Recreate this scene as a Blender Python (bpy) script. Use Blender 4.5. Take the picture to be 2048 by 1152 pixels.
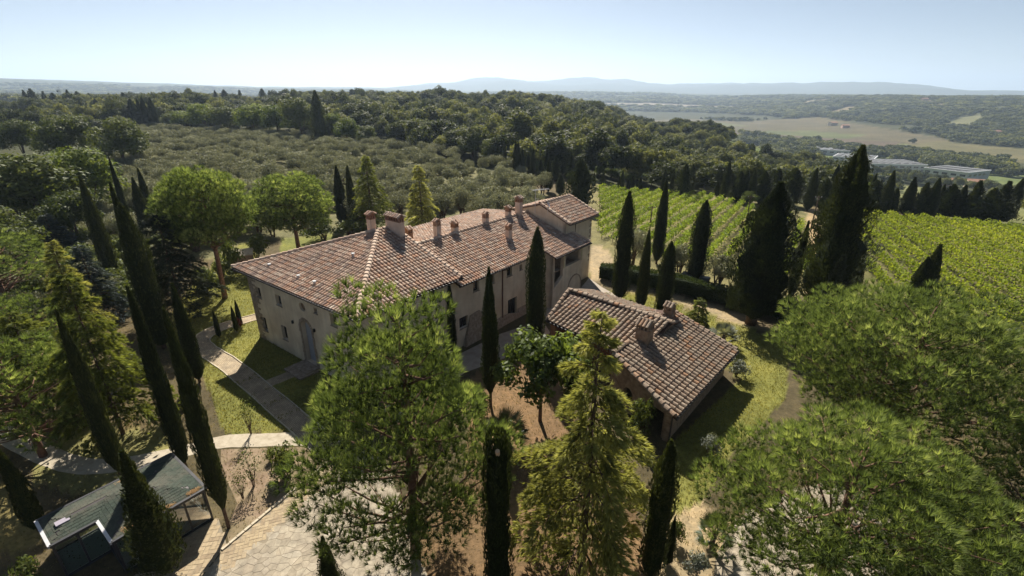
import bpy, bmesh, math, random
import numpy as np
from mathutils import Vector, Matrix

for _o in list(bpy.data.objects):
    bpy.data.objects.remove(_o)
SC = bpy.context.scene
COL = SC.collection
R = math.radians
rng = np.random.default_rng(7)
random.seed(7)

# ------------------------------------------------------------------ camera
CAM_H, CAM_PITCH, CAM_ROLL, CAM_F = 24.0, 22.25, 0.3, 950.0     # metres, degrees, degrees, focal length in pixels of a 2048 wide picture
cam_data = bpy.data.cameras.new("camera")
cam = bpy.data.objects.new("camera", cam_data)
COL.objects.link(cam)
cam_data.sensor_width = 36.0
cam_data.lens = 36.0 * CAM_F / 2048.0
cam_data.clip_start = 0.5
cam_data.clip_end = 60000.0
_p, _r = R(CAM_PITCH), R(CAM_ROLL)
_F = np.array([0, math.cos(_p), -math.sin(_p)])
_U0 = np.array([0, math.sin(_p), math.cos(_p)])
_R0 = np.array([1.0, 0, 0])
_R = math.cos(_r) * _R0 + math.sin(_r) * _U0
_U = -math.sin(_r) * _R0 + math.cos(_r) * _U0
cam.matrix_world = Matrix(((_R[0], _U[0], -_F[0], 0), (_R[1], _U[1], -_F[1], 0), (_R[2], _U[2], -_F[2], CAM_H), (0, 0, 0, 1)))
SC.camera = cam

# ------------------------------------------------------------------ daylight
SUN_AZ, SUN_EL = -10.0, 43.0          # azimuth from +Y towards +X
world = bpy.data.worlds.new("World")
SC.world = world
world.use_nodes = True
wn = world.node_tree.nodes
wl = world.node_tree.links
wn.clear()
sky = wn.new("ShaderNodeTexSky")
sky.sky_type = 'NISHITA'
sky.sun_disc = False
sky.sun_elevation = R(SUN_EL)
sky.sun_rotation = R(SUN_AZ)
sky.altitude = 150
sky.air_density = 0.55
sky.dust_density = 0.45
sky.ozone_density = 0.2
bg = wn.new("ShaderNodeBackground")
bg.inputs[1].default_value = 0.05
wo = wn.new("ShaderNodeOutputWorld")
wb = wn.new("ShaderNodeMix"); wb.data_type = 'RGBA'; wb.blend_type = 'MULTIPLY'      # the warm white balance of the photograph
wb.inputs[0].default_value = 1.0; wb.inputs[7].default_value = (1.0, .925, .83, 1)
wl.new(sky.outputs[0], wb.inputs[6]); wl.new(wb.outputs[2], bg.inputs[0])
wl.new(bg.outputs[0], wo.inputs[0])
sun_data = bpy.data.lights.new("sun", 'SUN')
sun_data.energy = 5.0
sun_data.angle = R(0.53)
sun_data.color = (1.0, 0.93, 0.82)
sun = bpy.data.objects.new("sun", sun_data)
COL.objects.link(sun)
_sd = Vector((math.sin(R(SUN_AZ)) * math.cos(R(SUN_EL)), math.cos(R(SUN_AZ)) * math.cos(R(SUN_EL)), math.sin(R(SUN_EL))))
sun.rotation_euler = _sd.to_track_quat('Z', 'Y').to_euler()
sun.location = (0, 0, 200)
SC.view_settings.view_transform = 'Standard'
SC.view_settings.look = 'None'
SC.view_settings.exposure = 0.98
SC.view_settings.gamma = 1.0
SC.view_settings.use_curve_mapping = False
SC.render.engine = 'CYCLES'
SC.cycles.use_denoising = True
SC.cycles.denoiser = 'OPENIMAGEDENOISE'
SC.cycles.max_bounces = 6
SC.cycles.diffuse_bounces = 3
SC.cycles.transmission_bounces = 4
SC.cycles.transparent_max_bounces = 6
SC.cycles.volume_bounces = 1
SC.cycles.volume_step_rate = 4.0
SC.cycles.sample_clamp_indirect = 6.0

# ------------------------------------------------------------------ small helpers
def ray(u, v):
    return _F + (u - 1024) / CAM_F * _R + (576 - v) / CAM_F * _U

def onz(u, v, z):
    d = ray(u, v)
    t = (z - CAM_H) / d[2]
    return np.array([0, 0, CAM_H]) + t * d

def proj(p):
    q = np.asarray(p, float) - np.array([0, 0, CAM_H])
    w = q @ _F
    w = np.where(np.abs(w) < 1e-6, 1e-6, w)
    return 1024 + CAM_F * (q @ _R) / w, 576 - CAM_F * (q @ _U) / w, w

def inpoly(px, py, poly):
    px = np.asarray(px, float)
    py = np.asarray(py, float)
    ins = np.zeros(px.shape, bool)
    n = len(poly)
    for i in range(n):
        x0, y0 = poly[i]
        x1, y1 = poly[(i + 1) % n]
        if y0 == y1:
            continue
        c = ((y0 > py) != (y1 > py)) & (px < (x1 - x0) * (py - y0) / (y1 - y0) + x0)
        ins ^= c
    return ins

def vnoise(x, y, seed=0):
    xi = np.floor(x).astype(np.int64)
    yi = np.floor(y).astype(np.int64)
    fx = x - xi
    fy = y - yi
    fx = fx * fx * (3 - 2 * fx)
    fy = fy * fy * (3 - 2 * fy)
    def h(a, b):
        n = (a * 374761393 + b * 668265263 + seed * 982451653) & 0xffffffff
        n = ((n ^ (n >> 13)) * 1274126177) & 0xffffffff
        return ((n ^ (n >> 16)) & 0xffff) / 65535.0
    return (h(xi, yi) * (1 - fx) + h(xi + 1, yi) * fx) * (1 - fy) + (h(xi, yi + 1) * (1 - fx) + h(xi + 1, yi + 1) * fx) * fy

def fbm(x, y, seed=0, o=4):
    s = 0.0
    a = 0.5
    for k in range(o):
        s = s + a * (vnoise(x, y, seed + k) - 0.5)
        x = x * 2.03 + 11.3
        y = y * 2.03 + 7.1
        a *= 0.5
    return s

def tag(o, label=None, cat=None, group=None, kind=None):
    if label: o["label"] = label
    if cat: o["category"] = cat
    if group: o["group"] = group
    if kind: o["kind"] = kind
    return o

def link(name, me, mat=None, parent=None):
    o = bpy.data.objects.new(name, me)
    COL.objects.link(o)
    if mat is not None and me is not None and len(me.materials) == 0:
        me.materials.append(mat)
    if parent is not None:
        o.parent = parent
    return o

def empty(name, loc, rz=0.0):
    o = bpy.data.objects.new(name, None)
    COL.objects.link(o)
    o.location = loc
    o.rotation_euler = (0, 0, rz)
    o.empty_display_size = 0.5
    return o

def mesh_np(name, polys, tints=None, smooth=False):
    """polys: list of (n,k,3) arrays (separate faces); tints: list of (n,) arrays -> one mesh with a per-vertex 'tint'."""
    vs, ks, ts = [], [], []
    for i, P in enumerate(polys):
        n, k = P.shape[0], P.shape[1]
        vs.append(P.reshape(-1, 3))
        ks.append(np.full(n, k))
        t = tints[i] if tints is not None else np.zeros(n)
        ts.append(np.repeat(t, k))
    V = np.concatenate(vs)
    K = np.concatenate(ks)
    T = np.concatenate(ts)
    me = bpy.data.meshes.new(name)
    me.vertices.add(len(V))
    me.vertices.foreach_set("co", V.astype(np.float32).ravel())
    me.loops.add(len(V))
    me.loops.foreach_set("vertex_index", np.arange(len(V), dtype=np.int32))
    me.polygons.add(len(K))
    st = np.concatenate([[0], np.cumsum(K)[:-1]]).astype(np.int32)
    me.polygons.foreach_set("loop_start", st)
    me.polygons.foreach_set("loop_total", K.astype(np.int32))
    a = me.attributes.new("tint", 'FLOAT', 'POINT')
    a.data.foreach_set("value", T.astype(np.float32))
    me.update(calc_edges=True)
    if smooth:
        me.polygons.foreach_set("use_smooth", np.ones(len(K), bool))
    return me

def mesh_vf(name, verts, faces, smooth=False):
    me = bpy.data.meshes.new(name)
    me.from_pydata([tuple(map(float, v)) for v in verts], [], faces)
    me.update()
    if smooth:
        for p in me.polygons: p.use_smooth = True
    return me

class MB:
    """collects boxes, prisms and tubes into one mesh"""
    def __init__(s):
        s.v = []; s.f = []
    def add(s, verts, faces):
        b = len(s.v)
        s.v += [tuple(map(float, x)) for x in verts]
        s.f += [tuple(i + b for i in f) for f in faces]
    def box(s, x0, x1, y0, y1, z0, z1, rot=0.0, about=None):
        P = [(x0, y0, z0), (x1, y0, z0), (x1, y1, z0), (x0, y1, z0), (x0, y0, z1), (x1, y0, z1), (x1, y1, z1), (x0, y1, z1)]
        if rot:
            cx, cy = about or ((x0 + x1) / 2, (y0 + y1) / 2)
            c, n = math.cos(rot), math.sin(rot)
            P = [(cx + (x - cx) * c - (y - cy) * n, cy + (x - cx) * n + (y - cy) * c, z) for x, y, z in P]
        s.add(P, [(3, 2, 1, 0), (4, 5, 6, 7), (0, 1, 5, 4), (1, 2, 6, 5), (2, 3, 7, 6), (3, 0, 4, 7)])
    def prism(s, poly, z0, z1):
        n = len(poly)
        P = [(x, y, z0) for x, y in poly] + [(x, y, z1) for x, y in poly]
        s.add(P, [tuple(range(n - 1, -1, -1)), tuple(range(n, 2 * n))] + [(i, (i + 1) % n, n + (i + 1) % n, n + i) for i in range(n)])
    def hexa(s, bottom, top):
        s.add(list(bottom) + list(top), [(3, 2, 1, 0), (4, 5, 6, 7), (0, 1, 5, 4), (1, 2, 6, 5), (2, 3, 7, 6), (3, 0, 4, 7)])
    def bar(s, a, b, w, h=None):
        a = Vector(a); b = Vector(b); d = (b - a).normalized()
        h = h or w
        sd = d.cross(Vector((0, 0, 1)))
        if sd.length < 1e-3: sd = Vector((1, 0, 0))
        sd.normalize(); up = sd.cross(d)
        q = [sd * (-w / 2) - up * (h / 2), sd * (w / 2) - up * (h / 2), sd * (w / 2) + up * (h / 2), sd * (-w / 2) + up * (h / 2)]
        s.add([a + x for x in q] + [b + x for x in q], [(3, 2, 1, 0), (4, 5, 6, 7), (0, 1, 5, 4), (1, 2, 6, 5), (2, 3, 7, 6), (3, 0, 4, 7)])
    def tube(s, pts, rad, n=7, cap=True):
        pts = [Vector(p) for p in pts]
        rings = []
        for i, p in enumerate(pts):
            d = (pts[min(i + 1, len(pts) - 1)] - pts[max(i - 1, 0)]).normalized()
            x = d.orthogonal().normalized() if abs(d.z) < .99 else Vector((1, 0, 0))
            x = (x - d * x.dot(d)).normalized()
            y = d.cross(x)
            rings.append([p + (x * math.cos(2 * math.pi * k / n) + y * math.sin(2 * math.pi * k / n)) * rad[i] for k in range(n)])
        V = [q for r in rings for q in r]
        Fc = [(i * n + k, i * n + (k + 1) % n, (i + 1) * n + (k + 1) % n, (i + 1) * n + k) for i in range(len(pts) - 1) for k in range(n)]
        if cap:
            Fc += [tuple(range(n - 1, -1, -1)), tuple((len(pts) - 1) * n + k for k in range(n))]
        s.add(V, Fc)
    def mesh(s, name, smooth=False):
        return mesh_vf(name, s.v, s.f, smooth)
    def build(s, name, mat, parent=None, smooth=False):
        return link(name, s.mesh(name, smooth), mat, parent)

# ------------------------------------------------------------------ materials
MATS = {}
def newmat(name):
    m = bpy.data.materials.new(name)
    m.use_nodes = True
    nt = m.node_tree
    for n in list(nt.nodes): nt.nodes.remove(n)
    MATS[name] = m
    return m, nt, nt.nodes, nt.links

def ramp(nd, stops):
    r = nd.new("ShaderNodeValToRGB")
    e = r.color_ramp.elements
    while len(e) > 1: e.remove(e[-1])
    e[0].position, e[0].color = stops[0][0], (*stops[0][1], 1)
    for p, c in stops[1:]:
        x = e.new(p); x.color = (*c, 1)
    return r

def noise(nd, lk, scale, detail=5, rough=.6, vec=None):
    n = nd.new("ShaderNodeTexNoise")
    n.inputs["Scale"].default_value = scale
    n.inputs["Detail"].default_value = detail
    n.inputs["Roughness"].default_value = rough
    if vec is not None: lk.new(vec, n.inputs["Vector"])
    return n

def math_node(nd, lk, op, a, b=None):
    m = nd.new("ShaderNodeMath"); m.operation = op
    for i, x in enumerate((a, b)):
        if x is None: continue
        if isinstance(x, (int, float)): m.inputs[i].default_value = x
        else: lk.new(x, m.inputs[i])
    return m.outputs[0]

def mix_rgb(nd, lk, blend, fac, a, b):
    m = nd.new("ShaderNodeMix"); m.data_type = 'RGBA'; m.blend_type = blend
    for sock, x in ((m.inputs[0], fac), (m.inputs[6], a), (m.inputs[7], b)):
        if isinstance(x, (int, float)): sock.default_value = x
        elif isinstance(x, tuple): sock.default_value = (*x, 1)
        else: lk.new(x, sock)
    return m.outputs[2]

def coord(nd):
    """true positions in metres, the same for a thing and its copies"""
    t = nd.new("ShaderNodeNewGeometry")
    return t.outputs["Position"]

def surface(name, stops, scale=1.0, rough=.85, bump=0.3, bscale=8.0, detail=6, spec=.2, metallic=0.0, second=None, streak=0.0):
    m, nt, nd, lk = newmat(name)
    pos = coord(nd)
    n = noise(nd, lk, scale, detail, .62, pos)
    r = ramp(nd, stops)
    lk.new(n.outputs[0], r.inputs[0])
    col = r.outputs[0]
    if second:
        n3 = noise(nd, lk, second[0], 3, .5, pos)
        r3 = ramp(nd, [(.35, (0, 0, 0)), (.65, (1, 1, 1))])
        lk.new(n3.outputs[0], r3.inputs[0])
        col = mix_rgb(nd, lk, 'MIX', math_node(nd, lk, 'MULTIPLY', r3.outputs[0], second[2]), col, second[1])
    if streak:                                                  # run-off stains, long and upright
        mp_ = nd.new("ShaderNodeMapping"); mp_.inputs["Scale"].default_value = (1.6, 1.6, .16); lk.new(pos, mp_.inputs[0])
        ns = noise(nd, lk, 1.0, 5, .6, mp_.outputs[0])
        rs_ = ramp(nd, [(.34, (1 - streak,) * 3), (.56, (1, 1, 1))]); lk.new(ns.outputs[0], rs_.inputs[0])
        col = mix_rgb(nd, lk, 'MULTIPLY', 1.0, col, rs_.outputs[0])
    b = nd.new("ShaderNodeBsdfPrincipled")
    lk.new(col, b.inputs["Base Color"])
    b.inputs["Roughness"].default_value = rough
    b.inputs["Specular IOR Level"].default_value = spec
    b.inputs["Metallic"].default_value = metallic
    if bump:
        n2 = noise(nd, lk, bscale, 5, .6, pos)
        bp = nd.new("ShaderNodeBump")
        bp.inputs["Strength"].default_value = bump
        bp.inputs["Distance"].default_value = .05
        lk.new(n2.outputs[0], bp.inputs["Height"])
        lk.new(bp.outputs[0], b.inputs["Normal"])
    o = nd.new("ShaderNodeOutputMaterial")
    lk.new(b.outputs[0], o.inputs[0])
    return m

def leafmat(name, c0, c1, c2=None, transl=.35, rough=.6, spec=.15, objvar=.35, tcol=None):
    """foliage: colour between c0 and c1 by each leaf's own 'tint' plus a share that differs from plant to plant"""
    m, nt, nd, lk = newmat(name)
    at = nd.new("ShaderNodeAttribute"); at.attribute_name = "tint"
    oi = nd.new("ShaderNodeObjectInfo")
    v = math_node(nd, lk, 'MULTIPLY', at.outputs["Fac"], 1 - objvar)
    v = math_node(nd, lk, 'ADD', v, math_node(nd, lk, 'MULTIPLY', oi.outputs["Random"], objvar))
    r = ramp(nd, [(0.1, c0), (.9, c1)] if c2 is None else [(.05, c0), (.55, c1), (.97, c2)])
    lk.new(v, r.inputs[0])
    b = nd.new("ShaderNodeBsdfPrincipled")
    lk.new(r.outputs[0], b.inputs["Base Color"])
    b.inputs["Roughness"].default_value = rough
    b.inputs["Specular IOR Level"].default_value = spec
    t = nd.new("ShaderNodeBsdfTranslucent")
    tc = mix_rgb(nd, lk, 'MULTIPLY', 1.0, r.outputs[0], tcol or (1.5, 1.45, .7))
    lk.new(tc, t.inputs[0])
    mx = nd.new("ShaderNodeMixShader")
    mx.inputs[0].default_value = transl
    lk.new(b.outputs[0], mx.inputs[1])
    lk.new(t.outputs[0], mx.inputs[2])
    o = nd.new("ShaderNodeOutputMaterial")
    lk.new(mx.outputs[0], o.inputs[0])
    return m

def tintmat(name, stops, scale=6.0, rough=.85, mottling=.45, bump=.3, objw=1.0, patch=.28, patchcol=(.20, .165, .13)):
    """many alike pieces: each takes a colour of its own from the ramp, with lichen and dirt over it"""
    m, nt, nd, lk = newmat(name)
    at = nd.new("ShaderNodeAttribute"); at.attribute_name = "tint"
    oi = nd.new("ShaderNodeObjectInfo")
    v = math_node(nd, lk, 'FRACT', math_node(nd, lk, 'ADD', at.outputs["Fac"], math_node(nd, lk, 'MULTIPLY', oi.outputs["Random"], objw)))
    r = ramp(nd, stops)
    lk.new(v, r.inputs[0])
    pos = coord(nd)
    n = noise(nd, lk, scale, 5, .65, pos)
    rr = ramp(nd, [(.3, (1 - mottling,) * 3), (.7, (1 + mottling * .6, 1 + mottling * .6, 1 + mottling * .55))])
    lk.new(n.outputs[0], rr.inputs[0])
    col = mix_rgb(nd, lk, 'MULTIPLY', 1.0, r.outputs[0], rr.outputs[0])
    nl_ = noise(nd, lk, .55, 6, .68, pos)                      # grown-in patches of lichen and grime, larger than one piece
    rl_ = ramp(nd, [(.44, (0, 0, 0)), (.62, (1, 1, 1))]); lk.new(nl_.outputs[0], rl_.inputs[0])
    col = mix_rgb(nd, lk, 'MIX', math_node(nd, lk, 'MULTIPLY', rl_.outputs[0], patch), col, patchcol)
    b = nd.new("ShaderNodeBsdfPrincipled")
    lk.new(col, b.inputs["Base Color"])
    b.inputs["Roughness"].default_value = rough
    b.inputs["Specular IOR Level"].default_value = .2
    if bump:
        n2 = noise(nd, lk, 30, 4, .6, pos)
        bp = nd.new("ShaderNodeBump"); bp.inputs["Strength"].default_value = bump; bp.inputs["Distance"].default_value = .02
        lk.new(n2.outputs[0], bp.inputs["Height"]); lk.new(bp.outputs[0], b.inputs["Normal"])
    o = nd.new("ShaderNodeOutputMaterial")
    lk.new(b.outputs[0], o.inputs[0])
    return m

M_PLASTER = surface("plaster", [(.3, (.64, .54, .41)), (.5, (.73, .63, .49)), (.7, (.78, .68, .54))], .9, .9, .25, 14, second=(.55, (.53, .42, .31), .65), streak=.13)
M_CHIM = surface("chimney_plaster", [(.3, (.46, .36, .29)), (.7, (.60, .49, .41))], 1.5, .9, .2, 14)
M_STONE = surface("rubble_stone", [(.3, (.20, .155, .115)), (.5, (.33, .26, .20)), (.72, (.45, .38, .31))], 3.5, .9, .7, 7)
M_OLDWALL = surface("old_brick_wall", [(.3, (.17, .115, .08)), (.5, (.27, .195, .14)), (.72, (.38, .30, .23))], 2.2, .9, .6, 9)
M_BRICK = tintmat("brick", [(0, (.30, .15, .09)), (.4, (.36, .20, .12)), (.7, (.26, .14, .10)), (1, (.42, .27, .18))], 8, .9, .35)
M_PAVER = tintmat("paver_brick", [(0, (.36, .28, .175)), (.5, (.43, .34, .22)), (1, (.31, .235, .15))], 5, .9, .3)
M_FLAG = tintmat("flagstone", [(0, (.30, .255, .19)), (.35, (.38, .33, .25)), (.7, (.345, .29, .215)), (1, (.42, .37, .29))], 2.5, .85, .35)
M_TILE = tintmat("terracotta_tile", [(0, (.38, .255, .19)), (.15, (.54, .385, .295)), (.32, (.46, .275, .19)), (.45, (.62, .49, .39)), (.6, (.27, .195, .165)), (.75, (.57, .42, .325)), (.88, (.52, .30, .195)), (1, (.66, .55, .45))], 5, .88, .5)
M_TILE_OLD = tintmat("weathered_tile", [(0, (.20, .145, .11)), (.2, (.31, .235, .18)), (.4, (.25, .18, .13)), (.6, (.36, .285, .22)), (.8, (.28, .22, .17)), (.94, (.33, .18, .10)), (1, (.41, .33, .26))], 6, .88, .5)
M_RIDGE = tintmat("ridge_terracotta", [(0, (.56, .40, .30)), (.5, (.64, .50, .39)), (.8, (.54, .36, .26)), (1, (.68, .55, .44))], 5, .88, .35)
M_TILEBED = surface("channel_tile", [(.3, (.06, .038, .03)), (.7, (.13, .08, .06))], 4, .9, .4, 12)
M_GUTTER = surface("dark_metal", [(.3, (.035, .03, .03)), (.7, (.06, .05, .05))], 3, .5, 0, spec=.4)
M_COPPER = surface("copper_pipe", [(.3, (.10, .045, .03)), (.7, (.16, .07, .045))], 3, .5, 0, spec=.4)
M_WOOD = surface("dark_wood", [(.3, (.05, .035, .028)), (.7, (.09, .065, .05))], 5, .7, .2)
M_GREYDOOR = surface("grey_door", [(.3, (.30, .31, .36)), (.7, (.38, .39, .44))], 3, .6, .1)
M_WHITE = surface("white_paint", [(.3, (.72, .73, .74)), (.7, (.80, .80, .80))], 2, .6, 0)
M_METAL = surface("pale_metal", [(.3, (.45, .45, .46)), (.7, (.55, .55, .56))], 2, .4, 0, spec=.5)
M_BLACK = surface("black_plastic", [(.3, (.02, .02, .02)), (.7, (.035, .035, .035))], 2, .5, 0, spec=.4)
M_BARK = surface("bark", [(.3, (.055, .038, .028)), (.55, (.12, .08, .058)), (.75, (.20, .14, .10))], 6, .95, .8, 10)
M_PINEBARK = surface("pine_bark", [(.3, (.10, .055, .038)), (.55, (.20, .115, .08)), (.75, (.30, .19, .14))], 5, .95, .8, 8)
M_CUTWOOD = surface("sawn_wood", [(.3, (.55, .36, .20)), (.7, (.66, .46, .28))], 20, .8, 0)
M_SOIL = surface("garden_soil", [(.3, (.15, .105, .07)), (.5, (.25, .18, .12)), (.7, (.34, .26, .175))], 1.1, .95, .8, 5, second=(.5, (.16, .15, .07), .5))

def glassmat():
    m, nt, nd, lk = newmat("window_glass")
    b = nd.new("ShaderNodeBsdfPrincipled")
    b.inputs["Base Color"].default_value = (.018, .02, .024, 1)
    b.inputs["Roughness"].default_value = .08
    b.inputs["Specular IOR Level"].default_value = .6
    o = nd.new("ShaderNodeOutputMaterial"); lk.new(b.outputs[0], o.inputs[0])
    return m
M_GLASS = glassmat()
def clearglass():
    m, nt, nd, lk = newmat("clear_glass")
    t = nd.new("ShaderNodeBsdfTransparent"); t.inputs[0].default_value = (.80, .86, .83, 1)
    g = nd.new("ShaderNodeBsdfGlossy"); g.inputs["Roughness"].default_value = .02
    fr = nd.new("ShaderNodeFresnel"); fr.inputs[0].default_value = 1.5
    mx = nd.new("ShaderNodeMixShader")
    lk.new(fr.outputs[0], mx.inputs[0]); lk.new(t.outputs[0], mx.inputs[1]); lk.new(g.outputs[0], mx.inputs[2])
    o = nd.new("ShaderNodeOutputMaterial"); lk.new(mx.outputs[0], o.inputs[0])
    return m
M_CLEAR = clearglass()
# ------------------------------------------------------------------ terrain
GZ = -0.5                                    # level of the garden round the villa
T_R = np.array([0, 90, 140, 200, 260, 350, 450, 550, 700, 900, 1200, 1500, 1900, 2400, 3000, 4000, 5500, 8000, 11000, 14000, 17000], float)
T_Z = {
 -62: [0, 0, 0, 0, 1, 2, 3, 4, 5, 6, 6, 6, 5, 4, 0, 0, 75, 150, 60, 60, 0],
 -45: [0, 0, 0, 0, 1, 2, 3, 4, 5, 6, 6, 6, 5, 4, 0, 5, 95, 165, 70, 60, 0],
 -36: [0, 0, 0, 0, 2, 3, 6, 8, 8, 8, 6, 6, 4, 0, -5, 5, 85, 130, 60, 60, 0],
 -27: [0, 0, 0, 1, 2, 4, 8, 12, 12, 10, 8, 5, 0, -5, -10, 0, 65, 100, 60, 60, 0],
 -14: [0, 0, 0, 1, 2, 5, 10, 14, 14, 6, -5, -20, -30, -30, -30, 6, 45, 85, 90, 60, 0],
 -7: [0, 0, 0, 0, 1, 5, 9, 13, 14, 6, -10, -35, -50, -55, -50, 2, 34, 60, 250, 140, 0],
 -2.5: [0, 0, 0, 0, 1, 5, 9, 12, 13, 4, -15, -42, -60, -65, -55, -8, 38, 60, 440, 240, 0],
 0: [0, 0, 0, 0, 1, 5, 9, 12, 13, 4, -15, -42, -60, -65, -55, -8, 38, 60, 395, 240, 0],
 6: [0, 0, 0, 0, 0, 2, 5, 8, 6, -8, -30, -52, -64, -66, -50, 0, 40, 60, 330, 220, 0],
 10: [0, 0, 0, -2, -3, -2, 0, 1, -2, -18, -42, -62, -66, -66, -48, 2, 40, 60, 300, 220, 0],
 15: [0, 0, -1, -5, -9, -11, -12, -14, -22, -42, -60, -66, -66, -66, -44, 12, 36, 60, 265, 220, 0],
 20: [0, 0, -1, -8, -15, -17, -8, -9, -40, -58, -66, -66, -66, -66, -45, -5, 14, 40, 265, 200, 0],
 26.5: [0, 0, -1, -10, -20, -21, -14, -24, -52, -64, -66, -66, -66, -62, -25, 6, 15, 30, 275, 200, 0],
 32: [0, 0, -1, -10, -21, -30, -32, -46, -60, -66, -66, -66, -60, -30, 2, 10, 14, 25, 225, 160, 0],
 37: [0, 0, -1, -7, -16, -29, -44, -56, -64, -66, -66, -64, -45, -8, 14, 14, 18, 25, 225, 160, 0],
 42: [0, 0, -1, -7, -16, -29, -44, -56, -64, -66, -66, -62, -40, 0, 12, 14, 16, 22, 120, 90, 0],
 50: [0, 0, -1, -7, -16, -29, -44, -56, -64, -66, -64, -55, -25, 6, 10, 12, 16, 20, 60, 60, 0],
 62: [0, 0, -1, -7, -16, -29, -44, -56, -64, -66, -62, -50, -20, 6, 10, 12, 16, 20, 60, 60, 0]}
T_AZ = sorted(T_Z)
_grid_az = np.arange(-64, 64.01, .5)
_grid_lr = np.linspace(math.log(40), math.log(17000), 300)
_tab = np.array([np.interp(np.exp(_grid_lr), T_R, T_Z[a]) for a in T_AZ])
_grid = np.array([np.interp(_grid_az, T_AZ, _tab[:, j]) for j in range(len(_grid_lr))]).T
def _smooth(a, n, ax):
    k = np.ones(n) / n
    pad = [(0, 0), (0, 0)]; pad[ax] = (n // 2, n // 2)
    b = np.pad(a, pad, mode='edge')
    return np.apply_along_axis(lambda x: np.convolve(x, k, 'valid'), ax, b)
for _ in range(2):
    _grid = _smooth(_grid, 7, 1)
    _grid = _smooth(_grid, 5, 0)

def hgt(x, y):
    x = np.asarray(x, float); y = np.asarray(y, float)
    r = np.hypot(x, y)
    az = np.degrees(np.arctan2(x, y))
    back = np.clip((np.abs(az) - 62) / 118, 0, 1)
    a = np.clip(az, -62, 62)
    lr = np.log(np.maximum(r, 41))
    fa = (a + 64) / .5
    fl = (lr - _grid_lr[0]) / (_grid_lr[1] - _grid_lr[0])
    ia = np.clip(fa.astype(int), 0, len(_grid_az) - 2); ta = np.clip(fa - ia, 0, 1)
    il = np.clip(fl.astype(int), 0, len(_grid_lr) - 2); tl = np.clip(fl - il, 0, 1)
    z = (_grid[ia, il] * (1 - tl) + _grid[ia, il + 1] * tl) * (1 - ta) + (_grid[ia + 1, il] * (1 - tl) + _grid[ia + 1, il + 1] * tl) * ta
    z = z * (1 - back) + back * 2 * np.clip((r - 90) / 400, 0, 1)
    amp = np.clip((r - 150) / 400, 0, 1) * 3
    flat = np.clip((z + 60) / 12, .12, 1)
    z = z + amp * 2 * fbm(x / 160, y / 160, 3) * flat
    far = np.clip((r - 1600) / 1500, 0, 1)
    z = z + far * 34 * fbm(x / 620, y / 620, 9, 5) * flat
    mt = np.clip((r - 6000) / 4000, 0, 1)
    z = z + mt * ((z * .36 + 14) * 2 * fbm(x / 1700, y / 1700, 21, 3) + (z * .22 + 8) * 2 * fbm(x / 600, y / 600, 25, 4))
    return z + GZ

def at(u, v, dz=0.0, rmax=14000):
    """the point of the ground (plus dz) seen at pixel u, v"""
    d = ray(u, v)
    dh = math.hypot(d[0], d[1])
    rs = np.exp(np.linspace(math.log(5), math.log(rmax), 900))
    x = d[0] / dh * rs; y = d[1] / dh * rs
    zr = CAM_H + d[2] / dh * rs
    below = zr < hgt(x, y) + dz
    if not below.any(): i = len(rs) - 1
    else: i = int(np.argmax(below))
    if i == 0: i = 1
    g0 = zr[i - 1] - float(hgt(x[i - 1], y[i - 1])) - dz
    g1 = zr[i] - float(hgt(x[i], y[i])) - dz
    t = g0 / (g0 - g1) if g0 != g1 else 0
    rr = rs[i - 1] + (rs[i] - rs[i - 1]) * min(max(t, 0), 1)
    X, Y = d[0] / dh * rr, d[1] / dh * rr
    return np.array([X, Y, float(hgt(X, Y))])

def top_at(u, v, x, y):
    d = ray(u, v)
    return CAM_H + math.hypot(x, y) / math.hypot(d[0], d[1]) * d[2]

def stand(ub, vb, ut, vt, wpx):
    """foot, height and width of an upright thing from its foot, its top and its width in pixels"""
    b = at(ub, vb)
    a0 = math.atan2(b[0], b[1])
    dt = ray(ut, vt); a1 = math.atan2(dt[0], dt[1])
    a = .5 * a0 + .5 * a1
    r = math.hypot(b[0], b[1])
    x, y = math.sin(a) * r, math.cos(a) * r
    h = top_at(ut, vt, x, y) - b[2]
    mid = np.array([x, y, b[2] + h * .45]) - np.array([0, 0, CAM_H])
    dep = mid @ _F
    return np.array([x, y, float(hgt(x, y))]), h, wpx * dep / CAM_F

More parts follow.
